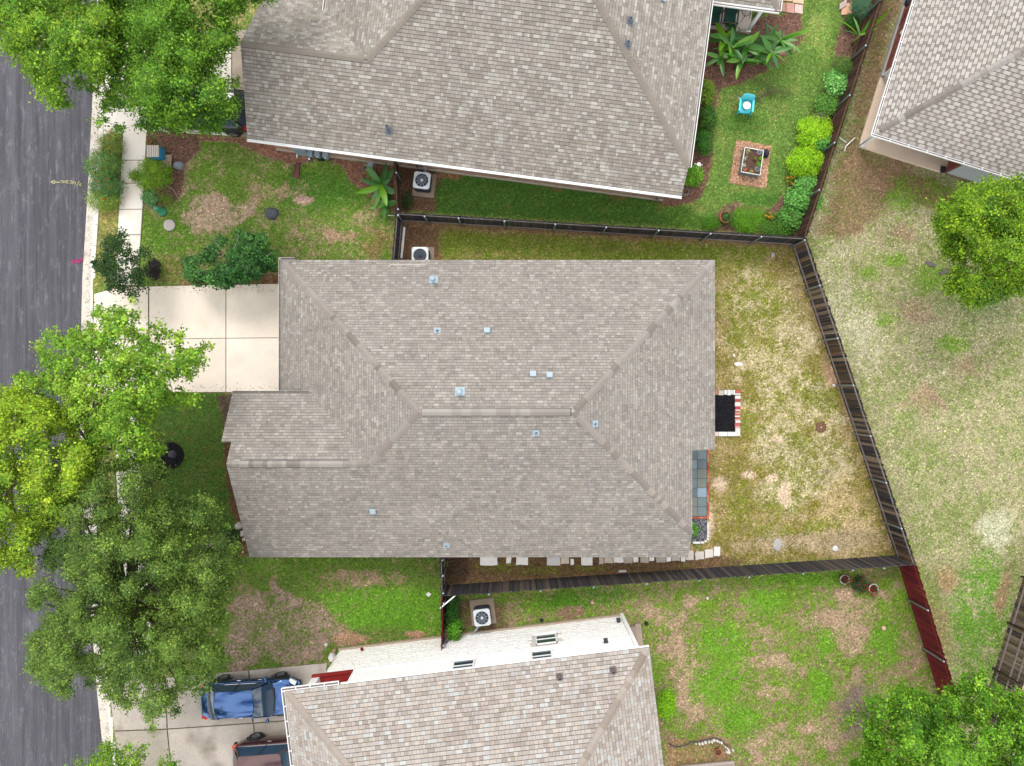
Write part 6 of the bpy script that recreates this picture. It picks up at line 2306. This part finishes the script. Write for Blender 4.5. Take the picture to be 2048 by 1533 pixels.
def chips(name, poly, n, L, W, cols, seed, z0, mat, parent=None, T=.012):
    """loose chips scattered over a plan polygon (world metres)"""
    rg = np.random.default_rng(seed)
    xs, ys = [p[0] for p in poly], [p[1] for p in poly]
    x, y = rg.uniform(min(xs), max(xs), n * 3), rg.uniform(min(ys), max(ys), n * 3)
    k = sdist(poly, x, y) > 0
    x, y = x[k][:n], y[k][:n]
    n = len(x)
    a = rg.uniform(0, 2 * PI, n)
    l, w = L * rg.uniform(.6, 1.4, n) / 2, W * rg.uniform(.6, 1.4, n) / 2
    z = z0 + rg.uniform(0, .03, n)
    ti, tj = rg.uniform(-.5, .5, n), rg.uniform(-.4, .4, n)
    dx, dy = np.cos(a), np.sin(a)
    v = np.zeros((n, 8, 3))
    for i, (s, t, u) in enumerate(((-1, -1, 0), (1, -1, 0), (1, 1, 0), (-1, 1, 0), (-1, -1, 1), (1, -1, 1), (1, 1, 1), (-1, 1, 1))):
        v[:, i, 0] = x + dx * l * s - dy * w * t
        v[:, i, 1] = y + dy * l * s + dx * w * t
        v[:, i, 2] = z + ti * l * s + tj * w * t + u * T
    f = np.array([(4, 5, 6, 7), (0, 1, 5, 4), (1, 2, 6, 5), (2, 3, 7, 6), (3, 0, 4, 7)])
    fs = (np.arange(n)[:, None, None] * 8 + f[None]).reshape(-1, 4)
    me = bpy.data.meshes.new(name)
    me.from_pydata(v.reshape(-1, 3).tolist(), [], fs.tolist())
    at = me.attributes.new("Col", 'FLOAT_COLOR', 'FACE')
    c = np.ones((n, 5, 4), np.float32)
    c[:, :, :3] = (np.array(cols)[rg.integers(0, len(cols), n)] * rg.uniform(.7, 1.3, (n, 1)))[:, None, :]
    at.data.foreach_set("color", c.reshape(-1))
    o = put(name, me, mat, parent)
    o["kind"] = "stuff"
    return o


put("bed", MB().lathe([(.62, -.03), (.6, .02), (.3, .05), (.01, .06)], n=24, col=P(24, 22, 28)), m_blk, root)
chips("mulch_chips", [(.6 * math.cos(t), .68 * math.sin(t)) for t in np.linspace(0, 2 * PI, 17)[:-1]], 900, .06, .025, [P(30, 28, 36), P(46, 42, 48), P(20, 18, 24)], 5, .03, m_blk, root)
rock("boulder", "smooth slate-grey stone in the middle of the black mulch ring", 344, 909, 9, 8, .25, P(74, 72, 82), 3, mat=m_gst)
for i, (x, y, r, lab) in enumerate(((476, 1053, 7, "upper pale edging stone at the gable foot"), (484, 1068, 6, "lower pale edging stone at the gable foot"), (488, 1078, 4, "smallest pale edging stone at the gable foot"))):
    rock("edging_rock", lab, x, y, r, r * 1.1, .2, P(214, 206, 198), 20 + i)

# ------------------------------------------------------------------ central backyard things
# brick-edged planter
root = thing("brick_planter", "black mulch planter edged with red and white bricks at the east eave", "planter", (*gp(1448, 826), 0), world=True)
put("bed", MB().prism([gp(*p) for p in ((1405, 790), (1469, 790), (1470, 863), (1405, 863))], -.05, .05, P(22, 20, 26)), m_blk, root)
chips("mulch_chips", [gp(*p) for p in ((1420, 791), (1469, 791), (1470, 863), (1420, 863))], 1500, .07, .02, [P(26, 25, 32), P(44, 42, 50), P(16, 15, 20)], 8, .05, m_blk, root)
WHB, RDB, PKB = P(232, 228, 220), P(194, 100, 90), P(220, 176, 162)


def brick(x0, y0, x1, y1, c, h=.1):
    mb = MB().prism([gp(*p) for p in ((x0, y0), (x1, y0), (x1, y1), (x0, y1))], -.04, h + R.uniform(-.01, .01), c, bevel=.008)
    put("brick", mb, m_stone, root)


yy = [(781, 786.5, RDB), (787, 790, WHB), (791.5, 798, WHB), (798.6, 801.5, RDB), (802, 804, P(180, 90, 90)), (804.6, 813, WHB), (813.6, 819, P(196, 70, 96)), (819.6, 822, WHB), (822.5, 825, RDB), (825.4, 828, PKB), (828.4, 831, RDB), (831.5, 834.5, WHB), (835, 838, RDB), (838.4, 840.5, PKB), (841, 846, WHB), (846.5, 852, P(206, 100, 110)), (852.5, 856, PKB), (856.5, 872.5, WHB)]
for i, (a, b, c) in enumerate(yy):
    o_ = R.uniform(-.8, .8)
    brick(1469 + o_, a, 1480 + o_ - (1 if i > 6 else 0), b, c)
for x0, x1, c in ((1404, 1420, PKB), (1421, 1436, P(236, 218, 210)), (1436.6, 1453, P(250, 248, 246)), (1453.6, 1469.5, P(236, 236, 240))):
    brick(x0, 864, x1, 872.5, c)
for x0, x1, c in ((1447, 1453, P(226, 230, 228)), (1453.6, 1461, WHB), (1461.5, 1465, WHB), (1465.5, 1469, P(240, 240, 235)), (1436, 1446, P(206, 200, 186)), (1424, 1435, P(190, 140, 110))):
    brick(x0, 780.5 + R.uniform(-1, 1), x1, 790 + R.uniform(-1, 1), c)
# slate patio with brick edging and gravel bed
pat = tag(put("patio", MB().prism([gp(*p) for p in ((1330, 880), (1413, 880), (1414, 1036), (1330, 1036))], -.1, .0, P(120, 118, 110)), m_conc), kind="structure")
SL = [P(128, 146, 150), P(142, 162, 172), P(120, 136, 138), P(152, 176, 190), P(134, 142, 132), P(112, 128, 132)]
m_slate = M("slate_tile", None, .55, (2.5, .1), (25, .1), .2, 40)
for i in range(-1, 7):
    y0 = 901 + i * 18.85
    for j, (x0, x1) in enumerate(((1394.5, 1413), (1375.5, 1393.8), (1356.5, 1374.8))):
        c = SL[(i * 5 + j * 2 + i // 3) % 6]
        mb = MB().prism([gp(*p) for p in ((x0, y0), (x1, y0), (x1, y0 + 18.2), (x0, y0 + 18.2))], -.05, .025 + R.uniform(-.003, .003), c, bevel=.006)
        put("slate_tile", mb, m_slate, pat)
RB = [P(204, 104, 86), P(190, 90, 76), P(216, 128, 108), P(160, 84, 72), P(176, 150, 130)]
for i in range(-2, 17):
    y0 = 900 + i * 8.15
    mb = MB().prism([gp(*p) for p in ((1413.8, y0), (1417.6, y0), (1417.6, y0 + 7.8), (1413.8, y0 + 7.8))], -.05, .04 + R.uniform(-.006, .006), RB[(i * 7) % 5], bevel=.006)
    put("edging_brick", mb, m_stone, pat)
for i in range(4):
    x0 = 1384 + i * 7.4
    mb = MB().prism([gp(*p) for p in ((x0, 1034), (x0 + 7.1, 1034), (x0 + 7.1, 1037.5), (x0, 1037.5))], -.05, .045, RB[i % 3], bevel=.006)
    put("edging_brick", mb, m_stone, pat)
root = thing("gravel_bed", "dark grey gravel bed with white stone edging below the patio", "gravel bed", (*gp(1400, 1060), 0), world=True)
gpoly = [gp(*p) for p in ((1372, 1038), (1413, 1038), (1414, 1066), (1412, 1076), (1405, 1082), (1372, 1084))]
put("bed", MB().prism(gpoly, -.06, .0, P(70, 70, 74)), m_blk, root)
chips("gravel", gpoly, 2600, .035, .028, [P(112, 114, 122), P(66, 68, 76), P(150, 152, 158), P(48, 50, 58), P(178, 180, 184)], 12, 0, m_stone, root, T=.02)
for x0, y0, w, h in ((1413.5, 1046, 3.4, 13), (1413, 1070, 4, 5), (1412.5, 1075.6, 4, 4.5), (1408, 1080.5, 5, 4), (1400.5, 1083, 7, 4.2), (1385, 1083, 14.5, 4.5), (1413.5, 1059.5, 3.4, 10)):
    mb = MB().prism([gp(*p) for p in ((x0, y0), (x0 + w, y0 + .3), (x0 + w, y0 + h), (x0, y0 + h - .3))], -.04, .09, P(244, 242, 238), bevel=.012)
    put("edging_stone", mb, m_stone, root)
# stepping stones along the south wall
root = thing("stepping_stone_path", "row of limestone stepping stones along the grey house's south eave", "path", (*gp(1200, 1118), 0), world=True)
SW_, ST_ = P(252, 249, 242, 1.35), P(222, 208, 190, 1.3)
rr = random.Random(9)
for x0, y0, x1, y1, c in ((960, 1098, 995, 1130, SW_), (1013, 1100, 1022, 1127, SW_), (1032, 1100, 1056, 1130, SW_), (1094, 1100, 1120, 1131, P(252, 250, 246)), (1121.5, 1102, 1138, 1128, ST_), (1141, 1118, 1148, 1130, SW_),
                       (1162, 1102, 1185, 1130.5, SW_), (1198, 1108, 1207, 1128, P(232, 220, 200)), (1209, 1102, 1226, 1126, ST_), (1227, 1108, 1247, 1125.5, SW_), (1248, 1102, 1265, 1127, P(222, 206, 190)), (1266, 1110, 1276, 1125, SW_), (1281, 1102, 1297, 1126, P(224, 210, 190)),
                       (1298.5, 1110, 1308, 1122, SW_), (1312, 1102, 1331, 1125, P(206, 194, 178)), (1333, 1110, 1342, 1123.5, SW_), (1343, 1102, 1360, 1122, P(218, 208, 196)), (1361.5, 1110, 1370, 1123.5, P(250, 248, 244)), (1371, 1101, 1387, 1120, P(232, 222, 212)),
                       (1390, 1102, 1408, 1118, P(228, 218, 208)), (1409.5, 1100, 1426, 1116, P(238, 232, 224)), (1427.5, 1096, 1440, 1114.5, P(250, 248, 244))):
    ns = 3
    pts = []
    for (ax, ay), (bx, by) in (((x0, y0), (x1, y0)), ((x1, y0), (x1, y1)), ((x1, y1), (x0, y1)), ((x0, y1), (x0, y0))):
        for k in range(ns):
            t = k / ns
            pts.append((ax + (bx - ax) * t + rr.uniform(-.7, .7), ay + (by - ay) * t + rr.uniform(-.7, .7) + (2.0 if (x0 == 960 and k and ay == by and ay > 1110) else 0)))
    if x0 > 1385:
        pts = [(x, y + (x - 1415) * -.10) for x, y in pts]
    mb = MB().prism([gp(*p) for p in pts], -.05, .04 + rr.uniform(-.006, .01), c, bevel=.012)
    put("stepping_stone", mb, m_stone, root)
for x, y, rx, ry, lab in ((1477, 729, 9, 4.5, "flat white stone on the straw lawn east of the roof"), (1468, 711, 2.5, 4, "small white pebble above the flat white stone"), (1671, 1098, 6.5, 6.5, "square white stone near the south-east fence corner"),
                          (1245, 1143, 9, 3, "pale flat stone between the stepping stones and south fence"), (1592, 497, 4, 6, "white rubble below the north-east fence post, largest piece"), (1588, 489, 4, 3, "white rubble chip touching the north-east fence post"),
                          (1546, 510, 4, 6, "pale grey stone on the lawn near the north-east fence corner"), (1555, 1090, 9, 13, "grey ash-coloured stone patch on the lower lawn"), (1668, 771, 3, 3, "tiny white pebble beside the east fence")):
    rock("lawn_stone", lab, x, y, rx, ry, .05 if rx < 9 else .035, P(236, 232, 226) if "grey" not in lab else P(190, 188, 184), int(x + y))
q = U(1642, 855, 0)
root = thing("valve_lid", "round rusty brown lid in the straw lawn by the east fence", "lid", (q.x, q.y, 0))
put("disc", MB().lathe([(.26, -.05), (.26, .02), (.24, .03), (.01, .032)], n=24, col=P(124, 92, 70)), m_stone, root)
put("knob", MB().lathe([(.025, .03), (.025, .045), (.004, .05)], n=8), m_white, root)
mb = MB().tube([U(1632, 945, .03), U(1650, 943, .04), U(1664, 945, .03)], [.014, .016, .008], 5)
tag(put("fallen_stick", mb, m_twig), "thin pale stick on the straw lawn of the central yard", "stick")

# ------------------------------------------------------------------ north garden things
q = U(1489, 216, .3)
root = thing("garden_chair", "turquoise plastic garden chair with a white bucket on the seat", "chair", (q.x, q.y, 0), math.radians(-6))
m_tq = M("turquoise_plastic", P(80, 200, 215, 1.35), .4, (6, .06))
put("seat", MB().prism(rounded(.56, .56, .08), .36, .41), m_tq, root)
vs = []
mb = MB()
for i in range(7):
    t = i / 6
    a = PI * (t - .5) * .9
    vs += [(.34 * math.sin(a), .24 + .06 * math.cos(a), .38), (.31 * math.sin(a), .34 + .08 * math.cos(a), .92 - .05 * abs(2 * t - 1) ** 2)]
vs += [(x, y + .03, z) for x, y, z in vs]
fs = [(2 * i, 2 * i + 2, 2 * i + 3, 2 * i + 1) for i in range(6)] + [(14 + 2 * i + 1, 14 + 2 * i + 3, 14 + 2 * i + 2, 14 + 2 * i) for i in range(6)] + [(2 * i + 1, 2 * i + 3, 17 + 2 * i, 15 + 2 * i) for i in range(6)]
mb.add(vs, fs, None, True)
put("backrest", mb, m_tq, root)
for sx in (-1, 1):
    put("armrest", MB().prism([(x + sx * .32, y) for x, y in rounded(.1, .62, .04)], .60, .64), m_tq, root)
    for sy in (-.26, .26):
        put("leg", MB().tube([(sx * .27, sy * .9, .38), (sx * .31, sy, .62 if sy < 0 else .4), (sx * .34, sy * 1.25, 0)], [.035, .035, .025], 6), m_tq, root)
put("front_skirt", MB().box((0, -.28, .33), (.5, .03, .12)), m_tq, root)
o = tag(put("bucket", MB().lathe([(.15, .412), (.185, .66), (.19, .66), (.17, .65), (.01, .645)], n=20), m_white), "white round bucket standing on the turquoise chair seat", "bucket")
o.location = (q.x, q.y - .02, 0)
mb = MB().tube([U(1473, 192, .3), U(1484, 203, .4)], .015, 5).tube([U(1478, 196, .35), U(1497, 195, .4)], .015, 5)
tag(put("garden_stakes", mb, m_alu), "thin grey metal stakes leaning behind the turquoise chair", "stakes")
root = thing("raised_bed", "rectangular galvanised raised garden bed on wood chips", "raised bed", (*U(1503, 325)[:2], 0), world=True)
rbp = [U(*p, .5)[:2] for p in ((1490, 295), (1527, 302), (1520, 351), (1482, 344))]
m_gal = M("raised_bed_metal", P(150, 160, 168), .5, (6, .1), metal=.3)
mb = MB()
inn = [((p[0] - sum(q[0] for q in rbp) / 4) * .95 + sum(q[0] for q in rbp) / 4, (p[1] - sum(q[1] for q in rbp) / 4) * .95 + sum(q[1] for q in rbp) / 4) for p in rbp]
vs = [(*p, -.02) for p in rbp] + [(*p, .5) for p in rbp] + [(*p, .5) for p in inn] + [(*p, .35) for p in inn]
fs = []
for k in range(3):
    fs += [(k * 4 + i, k * 4 + (i + 1) % 4, (k + 1) * 4 + (i + 1) % 4, (k + 1) * 4 + i) for i in range(4)]
put("side_panels", MB().add(vs, fs), m_gal, root)
mb = MB()
for i in range(4):
    mb.tube([(*rbp[i], .505), (*rbp[(i + 1) % 4], .505)], .018, 6)
put("rim", mb, m_white, root)
put("soil", MB().prism(inn, .3, .42), m_soil, root)
for i, (x, y, r, c) in enumerate(((1521, 317, 4, P(132, 190, 20)), (1518, 329, 4.5, P(120, 196, 20)), (1509, 318, 3, P(128, 130, 50)), (1495, 303, 5, P(196, 200, 130)), (1489, 317, 3.5, P(206, 210, 170)), (1487, 331, 4, P(216, 222, 196)), (1503, 343, 4, P(196, 176, 90)))):
    rg = np.random.default_rng(400 + i)
    g = U(x, y, .5)
    cc = np.array([g.x, g.y, .5]) + rg.normal(size=(90, 3)) * [r / 90, r / 90, .05]
    o = put("seedling", leaf_mesh("seedling", cc, rg.uniform(.04, .08, 90), np.array([c]) * rg.uniform(.8, 1.2, (90, 1)), rg), m_leaf)
    nm = ["bright lettuce, upper right in the raised bed", "bright lettuce, lower right in the raised bed", "small olive seedling in the middle of the raised bed", "pale seedlings in the upper left of the raised bed", "whitish seedling on the left of the raised bed", "white-leaved seedling at the lower left of the raised bed", "yellowish seedling at the bottom of the raised bed"][i]
    tag(o, nm, "seedling")
for i, (x, y, lab) in enumerate(((1514, 339, "wire plant ring at the lower right of the raised bed"), (1518, 305, "wire plant ring at the upper right of the raised bed"))):
    g = U(x, y, .48)
    mb = MB()
    for r in (.05, .085, .12):
        mb.tube([(g.x + r * math.cos(t), g.y + r * math.sin(t), .46 + r * .6) for t in np.linspace(0, 2 * PI, 17)], .006, 4)
    for k in range(3):
        a = 2 * PI * k / 3
        mb.tube([(g.x + .05 * math.cos(a), g.y + .05 * math.sin(a), .40), (g.x + .12 * math.cos(a), g.y + .12 * math.sin(a), .54)], .006, 4)
    tag(put("plant_ring", mb, m_alu), lab, "wire ring")
mb = MB().box((*U(1490, 340, .45)[:2], .445), (.18, .11, .06), .3, P(186, 96, 70))
tag(put("loose_brick", mb, m_stone), "broken orange brick lying in the raised bed soil", "brick")
rock("dark_sack", "dark blue-black crumpled pot beside the raised bed corner", 1532, 307, 7, 9, .35, P(50, 54, 66), 66, cat="pot", mat=m_gst)
root = thing("wood_chip_patch", "square patch of pale wood chips around the raised bed", "wood chips", (*gp(1500, 328), 0), world=True)
wp_ = [gp(*p) for p in ((1473, 281), (1541, 293), (1532, 376), (1459, 366))]
put("chip_bed", MB().prism(wp_, -.06, -.008, P(190, 146, 116)), m_stone, root)
chips("chips", wp_, 4200, .07, .03, [P(224, 180, 146), P(206, 152, 118), P(236, 206, 178), P(184, 128, 98), P(216, 166, 130)], 14, -.01, m_stone, root)


def pot(label, px, py, r, h, mat, soil=True, name="flower_pot", plant=None):
    g = U(px, py, h)
    root = thing(name, label, "pot", (g.x, g.y, 0))
    put("body", MB().lathe([(r * .68, 0), (r * .95, h * .85), (r * 1.06, h * .86), (r * 1.06, h), (r * .9, h), (r * .86, h * .82)], n=22), mat, root)
    put("soil", MB().lathe([(r * .86, h * .78), (r * .86, h * .82), (.01, h * .84)], n=18), m_soil, root)
    if plant:
        rg = np.random.default_rng(int(px))
        cc = rg.normal(size=(260, 3)) * [r * .55, r * .55, .07] + [0, 0, h + .08]
        cc[:, :2] += plant[1]
        put("plant", leaf_mesh("plant", cc, rg.uniform(.05, .09, 260), np.array(plant[0])[rg.integers(0, len(plant[0]), 260)] * rg.uniform(.8, 1.2, (260, 1)), rg), m_leaf, root)["kind"] = "stuff"
    return root


m_terra = M("terracotta", P(190, 110, 84), .8, (8, .12))
m_wpot = M("white_pot", P(240, 238, 232), .5, (8, .05))
pot("terracotta pot with a leafy plant near the black fence", 1452, 434, .29, .4, m_terra, plant=([P(92, 150, 60), P(74, 128, 52)], (.1, 0)))
pot("left white pot in the south backyard by the weathered fence", 1690, 1160, .23, .35, m_wpot, plant=([P(60, 90, 44), P(160, 40, 40)], (.03, 0)))
pot("right white pot in the south backyard by the weathered fence", 1748, 1178, .23, .35, m_wpot, plant=([P(60, 96, 44), P(190, 40, 40)], (-.03, -.02)))
pot("small terracotta pot with pale soil beside the lower deck", 1437, 1506, .17, .25, m_terra)
g = U(1397, 330, .25)
root = thing("white_jug", "white ceramic jug standing on mulch by the roof corner", "jug", (g.x, g.y, 0))
put("body", MB().lathe([(.09, 0), (.15, .12), (.12, .25), (.08, .3), (.1, .34), (.08, .34), (.06, .3)], n=18), m_white, root)
put("spout", MB().tube([(-.1, .03, .2), (-.2, .06, .28)], [.04, .02], 6), m_white, root)
put("handle", MB().tube([(.1, 0, .28), (.2, 0, .24), (.19, 0, .14), (.13, 0, .1)], .015, 6), m_white, root)
g = U(1371, 384, .03)
mb = MB()
for i in range(3):
    r = .2 - .03 * i
    mb.tube([(g.x + r * math.cos(t), g.y + r * math.sin(t), .03 + .02 * i) for t in np.linspace(0, 2 * PI * .95, 20)], .015, 5)
tag(put("garden_hose", mb, M("grey_hose", P(150, 146, 140), .5)), "coiled grey hose on mulch at the neighbour's roof corner", "hose")
# pavers
pv = thing("paver_path", "pinkish concrete pavers ending at the porch mulch", "path", (*gp(1582, 8), 0), world=True)
for x0, y0, x1, y1, c in ((1559, -16, 1584, 3, P(240, 196, 160)), (1585, -14, 1607, 8, P(244, 204, 168)), (1558, 5, 1571, 24, P(196, 150, 132)), (1572, 6, 1588, 27, P(212, 162, 148)), (1589, 9, 1605, 28, P(232, 204, 196))):
    put("paver", MB().prism([gp(*p) for p in ((x0, y0), (x1, y0 + 2), (x1, y1 + 1), (x0, y1 - 2))], -.05, .04, c, bevel=.01), m_stone, pv)
for lab, pts, c, z in (("tan square paver lying on the mulch by the brown fence", ((1684, 8), (1703, 7), (1703, 30), (1682, 31)), P(238, 190, 154), .05),
                       ("grey-pink paver tilted over the tan paver by the brown fence", ((1678, 10), (1692, 0), (1691, 14), (1677, 22)), P(206, 184, 178), .11)):
    tag(put("loose_paver", MB().prism([gp(*p) for p in pts], z - .05, z, c, bevel=.01), m_stone), lab, "paver")
tag(put("stone_slab", MB().prism([U(*p, .1)[:2] for p in ((1461, 74), (1477, 73), (1476, 92), (1458, 91))], 0, .1, P(120, 118, 126), bevel=.015), m_stone), "grey square stone slab among the banana plants", "paver")
for x, y, r, lab in ((1452, 71, 4.2, "larger white globe ornament behind the banana leaves"), (1460, 74, 3, "smaller white globe ornament behind the banana leaves"), (1448, 65, 3.4, "tan globe ornament beside the porch slab"), (1470, 80, 2.4, "pale blue glass globe on the grey slab")):
    g = U(x, y, .25)
    root = thing("globe_ornament", lab, "ornament", (g.x, g.y, 0))
    rr_ = r / 42
    c = m_white if "white" in lab else (M("tan_glaze", P(190, 164, 120), .4) if "tan" in lab else M("blue_glaze", P(180, 205, 235), .2))
    put("globe", MB().lathe([(rr_ * math.cos(t), .2 + rr_ * math.sin(t)) for t in np.linspace(-PI / 2 + .05, PI / 2 - .05, 9)], n=14), c, root)
    put("stand", MB().lathe([(rr_ * .7, 0), (rr_ * .3, .05), (rr_ * .3, .2 - rr_ * .8)], n=10), m_dark, root)
# porch furniture
m_gcush = M("green_cushion", P(32, 84, 72), .85, (8, .15))


def lounge_chair(label, px, py, rz, throw=False):
    g = U(px, py, .45)
    root = thing("porch_chair", label, "chair", (g.x, g.y, .07), rz)
    put("seat_cushion", MB().prism(rounded(.56, .56, .07), .32, .45, None, bevel=.03), m_gcush, root)
    put("backrest_cushion", MB().box((0, .36, .72), (.56, .14, .66), rx=-.32), m_gcush, root)
    put("cushion_piping", MB().bar((-.27, -.285, .40), (.27, -.285, .40), .012, .02), M("pink_piping", P(214, 150, 132), .8), root)
    for sx in (-1, 1):
        put("armrest", MB().bar((sx * .33, -.3, .60), (sx * .33, .38, .64), .06, .035), m_dark, root)
        for sy in (-.27, .3):
            put("leg", MB().tube([(sx * .32, sy, 0), (sx * .33, sy * .95, .6)], .018, 6), m_dark, root)
    put("frame", MB().bar((-.3, -.3, .3), (.3, -.3, .3), .04, .05).bar((-.3, .3, .3), (.3, .3, .3), .04, .05), m_dark, root)
    return root


lounge_chair("green-cushioned porch chair partly under the roof edge", 1428, 36, math.radians(-6))
lounge_chair("green-cushioned porch chair nearer the white post", 1460, 35, math.radians(-6))
g = U(1425, 26, .6)
rock("white_cloth", "crumpled white cloth lying on the hidden green porch chair", 1427, 27, 5, 4, .58, P(240, 238, 236), 91, cat="cloth")
g = U(1492, 24, .5)
root = thing("bistro_chair", "black wrought-iron bistro chair on the porch beside the white post", "chair", (g.x, g.y, .07), .4)
sc2 = MB()
for i in range(6):
    sc2.tube([(-.2, -.2 + i * .08, .45), (.2, -.2 + i * .08, .45)], .012, 5)
sc2.tube([(.22 * math.cos(t), .22 * math.sin(t), .45) for t in np.linspace(0, 2 * PI, 17)], .016, 5)
put("seat", sc2, m_dark, root)
bk = MB()
for i in range(7):
    a = PI * (i / 6)
    bk.tube([(.2 * math.cos(a), .2 + .05 * math.sin(a), .45), (.24 * math.cos(a), .3 + .06 * math.sin(a), .9)], .012, 5)
bk.tube([(.25 * math.cos(PI * i / 10), .31 + .06 * math.sin(PI * i / 10), .9) for i in range(11)], .018, 5)
put("backrest", bk, m_dark, root)
for sx in (-1, 1):
    for sy in (-1, 1):
        put("leg", MB().tube([(sx * .17, sy * .17, .45), (sx * .22, sy * .24, 0)], .014, 5), m_dark, root)
rock("dark_pot", "dark bluish pot on the mulch right of the white porch post", 1514, 33, 5, 8, .3, P(60, 64, 78), 93, cat="pot", mat=m_gst)

# ------------------------------------------------------------------ south yards things
mb = MB().prism([gp(*p) for p in ((852, 1189), (857, 1184), (863, 1188.5), (858, 1194))], -.02, .06, P(248, 244, 246), bevel=.01)
tag(put("white_block", mb, m_stone), "white square block on bright grass by the red fence", "block")
rock("lawn_stone", "white round stone on the patchy lawn before the white house", 652, 1290, 3.5, 3.5, .1, P(240, 236, 230), 51)
rock("lawn_stone", "large white rock against the corner of the white stone wall", 664, 1316, 8, 9, .3, P(248, 244, 236), 52)
rock("lawn_stone", "tan rock at the foot of the white wall corner", 668, 1302, 4, 3, .15, P(200, 160, 130), 53)
rock("lawn_stone", "white stone on the green south backyard near the wall", 1415, 1197, 3, 3, .08, P(240, 238, 232), 54)
rock("lawn_stone", "pinkish round stone in the south backyard near the red fence", 1768, 1257, 4.5, 4.5, .1, P(236, 190, 170), 55)
rock("lawn_stone", "pinkish flat stone above the white stone wall", 1185, 1206, 4, 4, .06, P(216, 172, 158), 56)
rock("lawn_stone", "black lump on the grass right of the white house", 1293, 1248, 4, 4, .12, P(40, 42, 50), 57, mat=m_gst)
rock("lawn_stone", "black lump at the foot of the white stone wall", 1083, 1241, 4, 3, .14, P(36, 36, 42), 58, mat=m_gst)
# leaning plank and white brace
mb = MB()
a, b = U(900, 1219, .15), U(889, 1294, 1.0)
mb.bar(a, b, .26, .06)
tag(put("leaning_plank", mb, M("old_plank", P(128, 112, 98), .9, (3, .2), (20, .3), .5, 30, stretch=(4, 1, 4))), "old weathered grey plank leaning along the dark red fence", "plank")
mb = MB().bar(U(911, 1191, 1.75), U(880, 1217, 1.7), .05, .05)
tag(put("white_brace", mb, m_white), "thin white brace joining the grey fence corner and red fence", "pole")
# drainage clutter on the wall
mb = MB()
mb.tube([U(930, 1278, .1), U(948, 1270, .25), U(990, 1266, .12), U(1005, 1262, .08)], .05, 6)
mb.tube([U(950, 1272, .15), U(975, 1274, .2), U(985, 1270, .1)], .03, 6)
tag(put("conduit_bundle", mb, m_alu), "grey conduit bundle along the white wall below the air conditioner", "conduit")
# stone edging ring, hose and deck
root = thing("stone_edging", "curved row of white edging stones in the lower south yard", "edging", (*gp(1420, 1490), 0), world=True)
for i, (x, y, r) in enumerate(((1399, 1488.5, 2.3), (1405, 1488, 2.6), (1411, 1485.5, 3), (1418, 1484.5, 2.4), (1424, 1485, 2.4), (1428, 1481, 3.4), (1434, 1482, 2.6), (1438, 1484.5, 2), (1443, 1486, 2.8), (1451, 1494, 2), (1455, 1497, 2.2), (1457, 1501, 2.4), (1458, 1505, 3), (1454, 1505, 2.2), (1466, 1501, 2.2), (1392, 1488, 1.8))):
    rock("edging_stone", None, x, y, r, r * 1.1, .12, P(240, 234, 226), 600 + i, parent=root)
mb = MB().tube([U(*p, .04) for p in ((1337, 1487), (1344, 1492), (1353, 1494), (1365, 1493), (1375, 1489), (1381, 1485), (1395, 1484), (1415, 1479), (1428, 1477), (1440, 1480), (1450, 1489), (1458, 1497))], .03, 6)
tag(put("edging_hose", mb, m_dark), "black flexible lawn edging curving around the white stones", "edging")
deck = thing("wooden_deck", "weathered grey wooden deck corner at the bottom edge", "deck", (*gp(1410, 1560), 0), world=True)
for i in range(9):
    mb = MB()
    y0 = 1530 + i * 6.2
    a = [(1352 + i * .4, y0), (1466 + i * .5, y0 - 11), (1467 + i * .5, y0 - 5.2), (1353 + i * .4, y0 + 5.8)]
    mb.prism([gp(*p) for p in a], .12, .18, R.choice((P(168, 152, 142), P(150, 136, 128), P(182, 168, 158))), bevel=.006)
    put("deck_board", mb, m_picket, deck)
put("joist", MB().prism([gp(*p) for p in ((1356, 1532), (1464, 1521), (1468, 1580), (1360, 1590))], -.05, .11), m_rail, deck)
# east yard
for i, (pts, lab) in enumerate(((((1853, 522), (1872, 530), (1868, 535), (1850, 527)), "upper grey plank scrap on the east lawn beside the tree"), (((1878, 546), (1898, 537), (1900, 541), (1881, 551)), "lower grey plank scrap on the east lawn beside the tree"))):
    mb = MB().prism([gp(*p) for p in pts], 0, .06, P(120, 112, 118))
    tag(put("plank_scrap", mb, m_picket), lab, "plank")

# dry leaves and grit gathered along the gutter and driveway edges
def litter(n):
    rg = np.random.default_rng(99)
    y = rg.uniform(-20, 1550, n)
    x = edge_x(y) + np.where(rg.random(n) < .7, rg.normal(12, 4, n), rg.normal(-6, 10, n))
    x2, y2 = rg.uniform(190, 560, n // 5), np.where(rg.random(n // 5) < .5, rg.normal(577, 6, n // 5), rg.normal(780, 6, n // 5))
    z = np.full(n, -.118)
    c = np.concatenate([np.stack([(x - CX) / 40, (CY - y) / 40, z], 1), np.stack([(x2 - CX) / 40, (CY - y2) / 40, np.full(n // 5, .035)], 1)])
    col = np.array([P(150, 120, 86), P(120, 94, 66), P(176, 150, 110), P(96, 90, 60)])[rg.integers(0, 4, len(c))]
    o = put("leaf_litter", leaf_mesh("leaf_litter", c, rg.uniform(.03, .07, len(c)), col, rg, 2.0), m_leaf)
    tag(o, "dry leaf litter scattered along the kerb and driveway edges", "leaf litter", kind="stuff")


litter(1500)
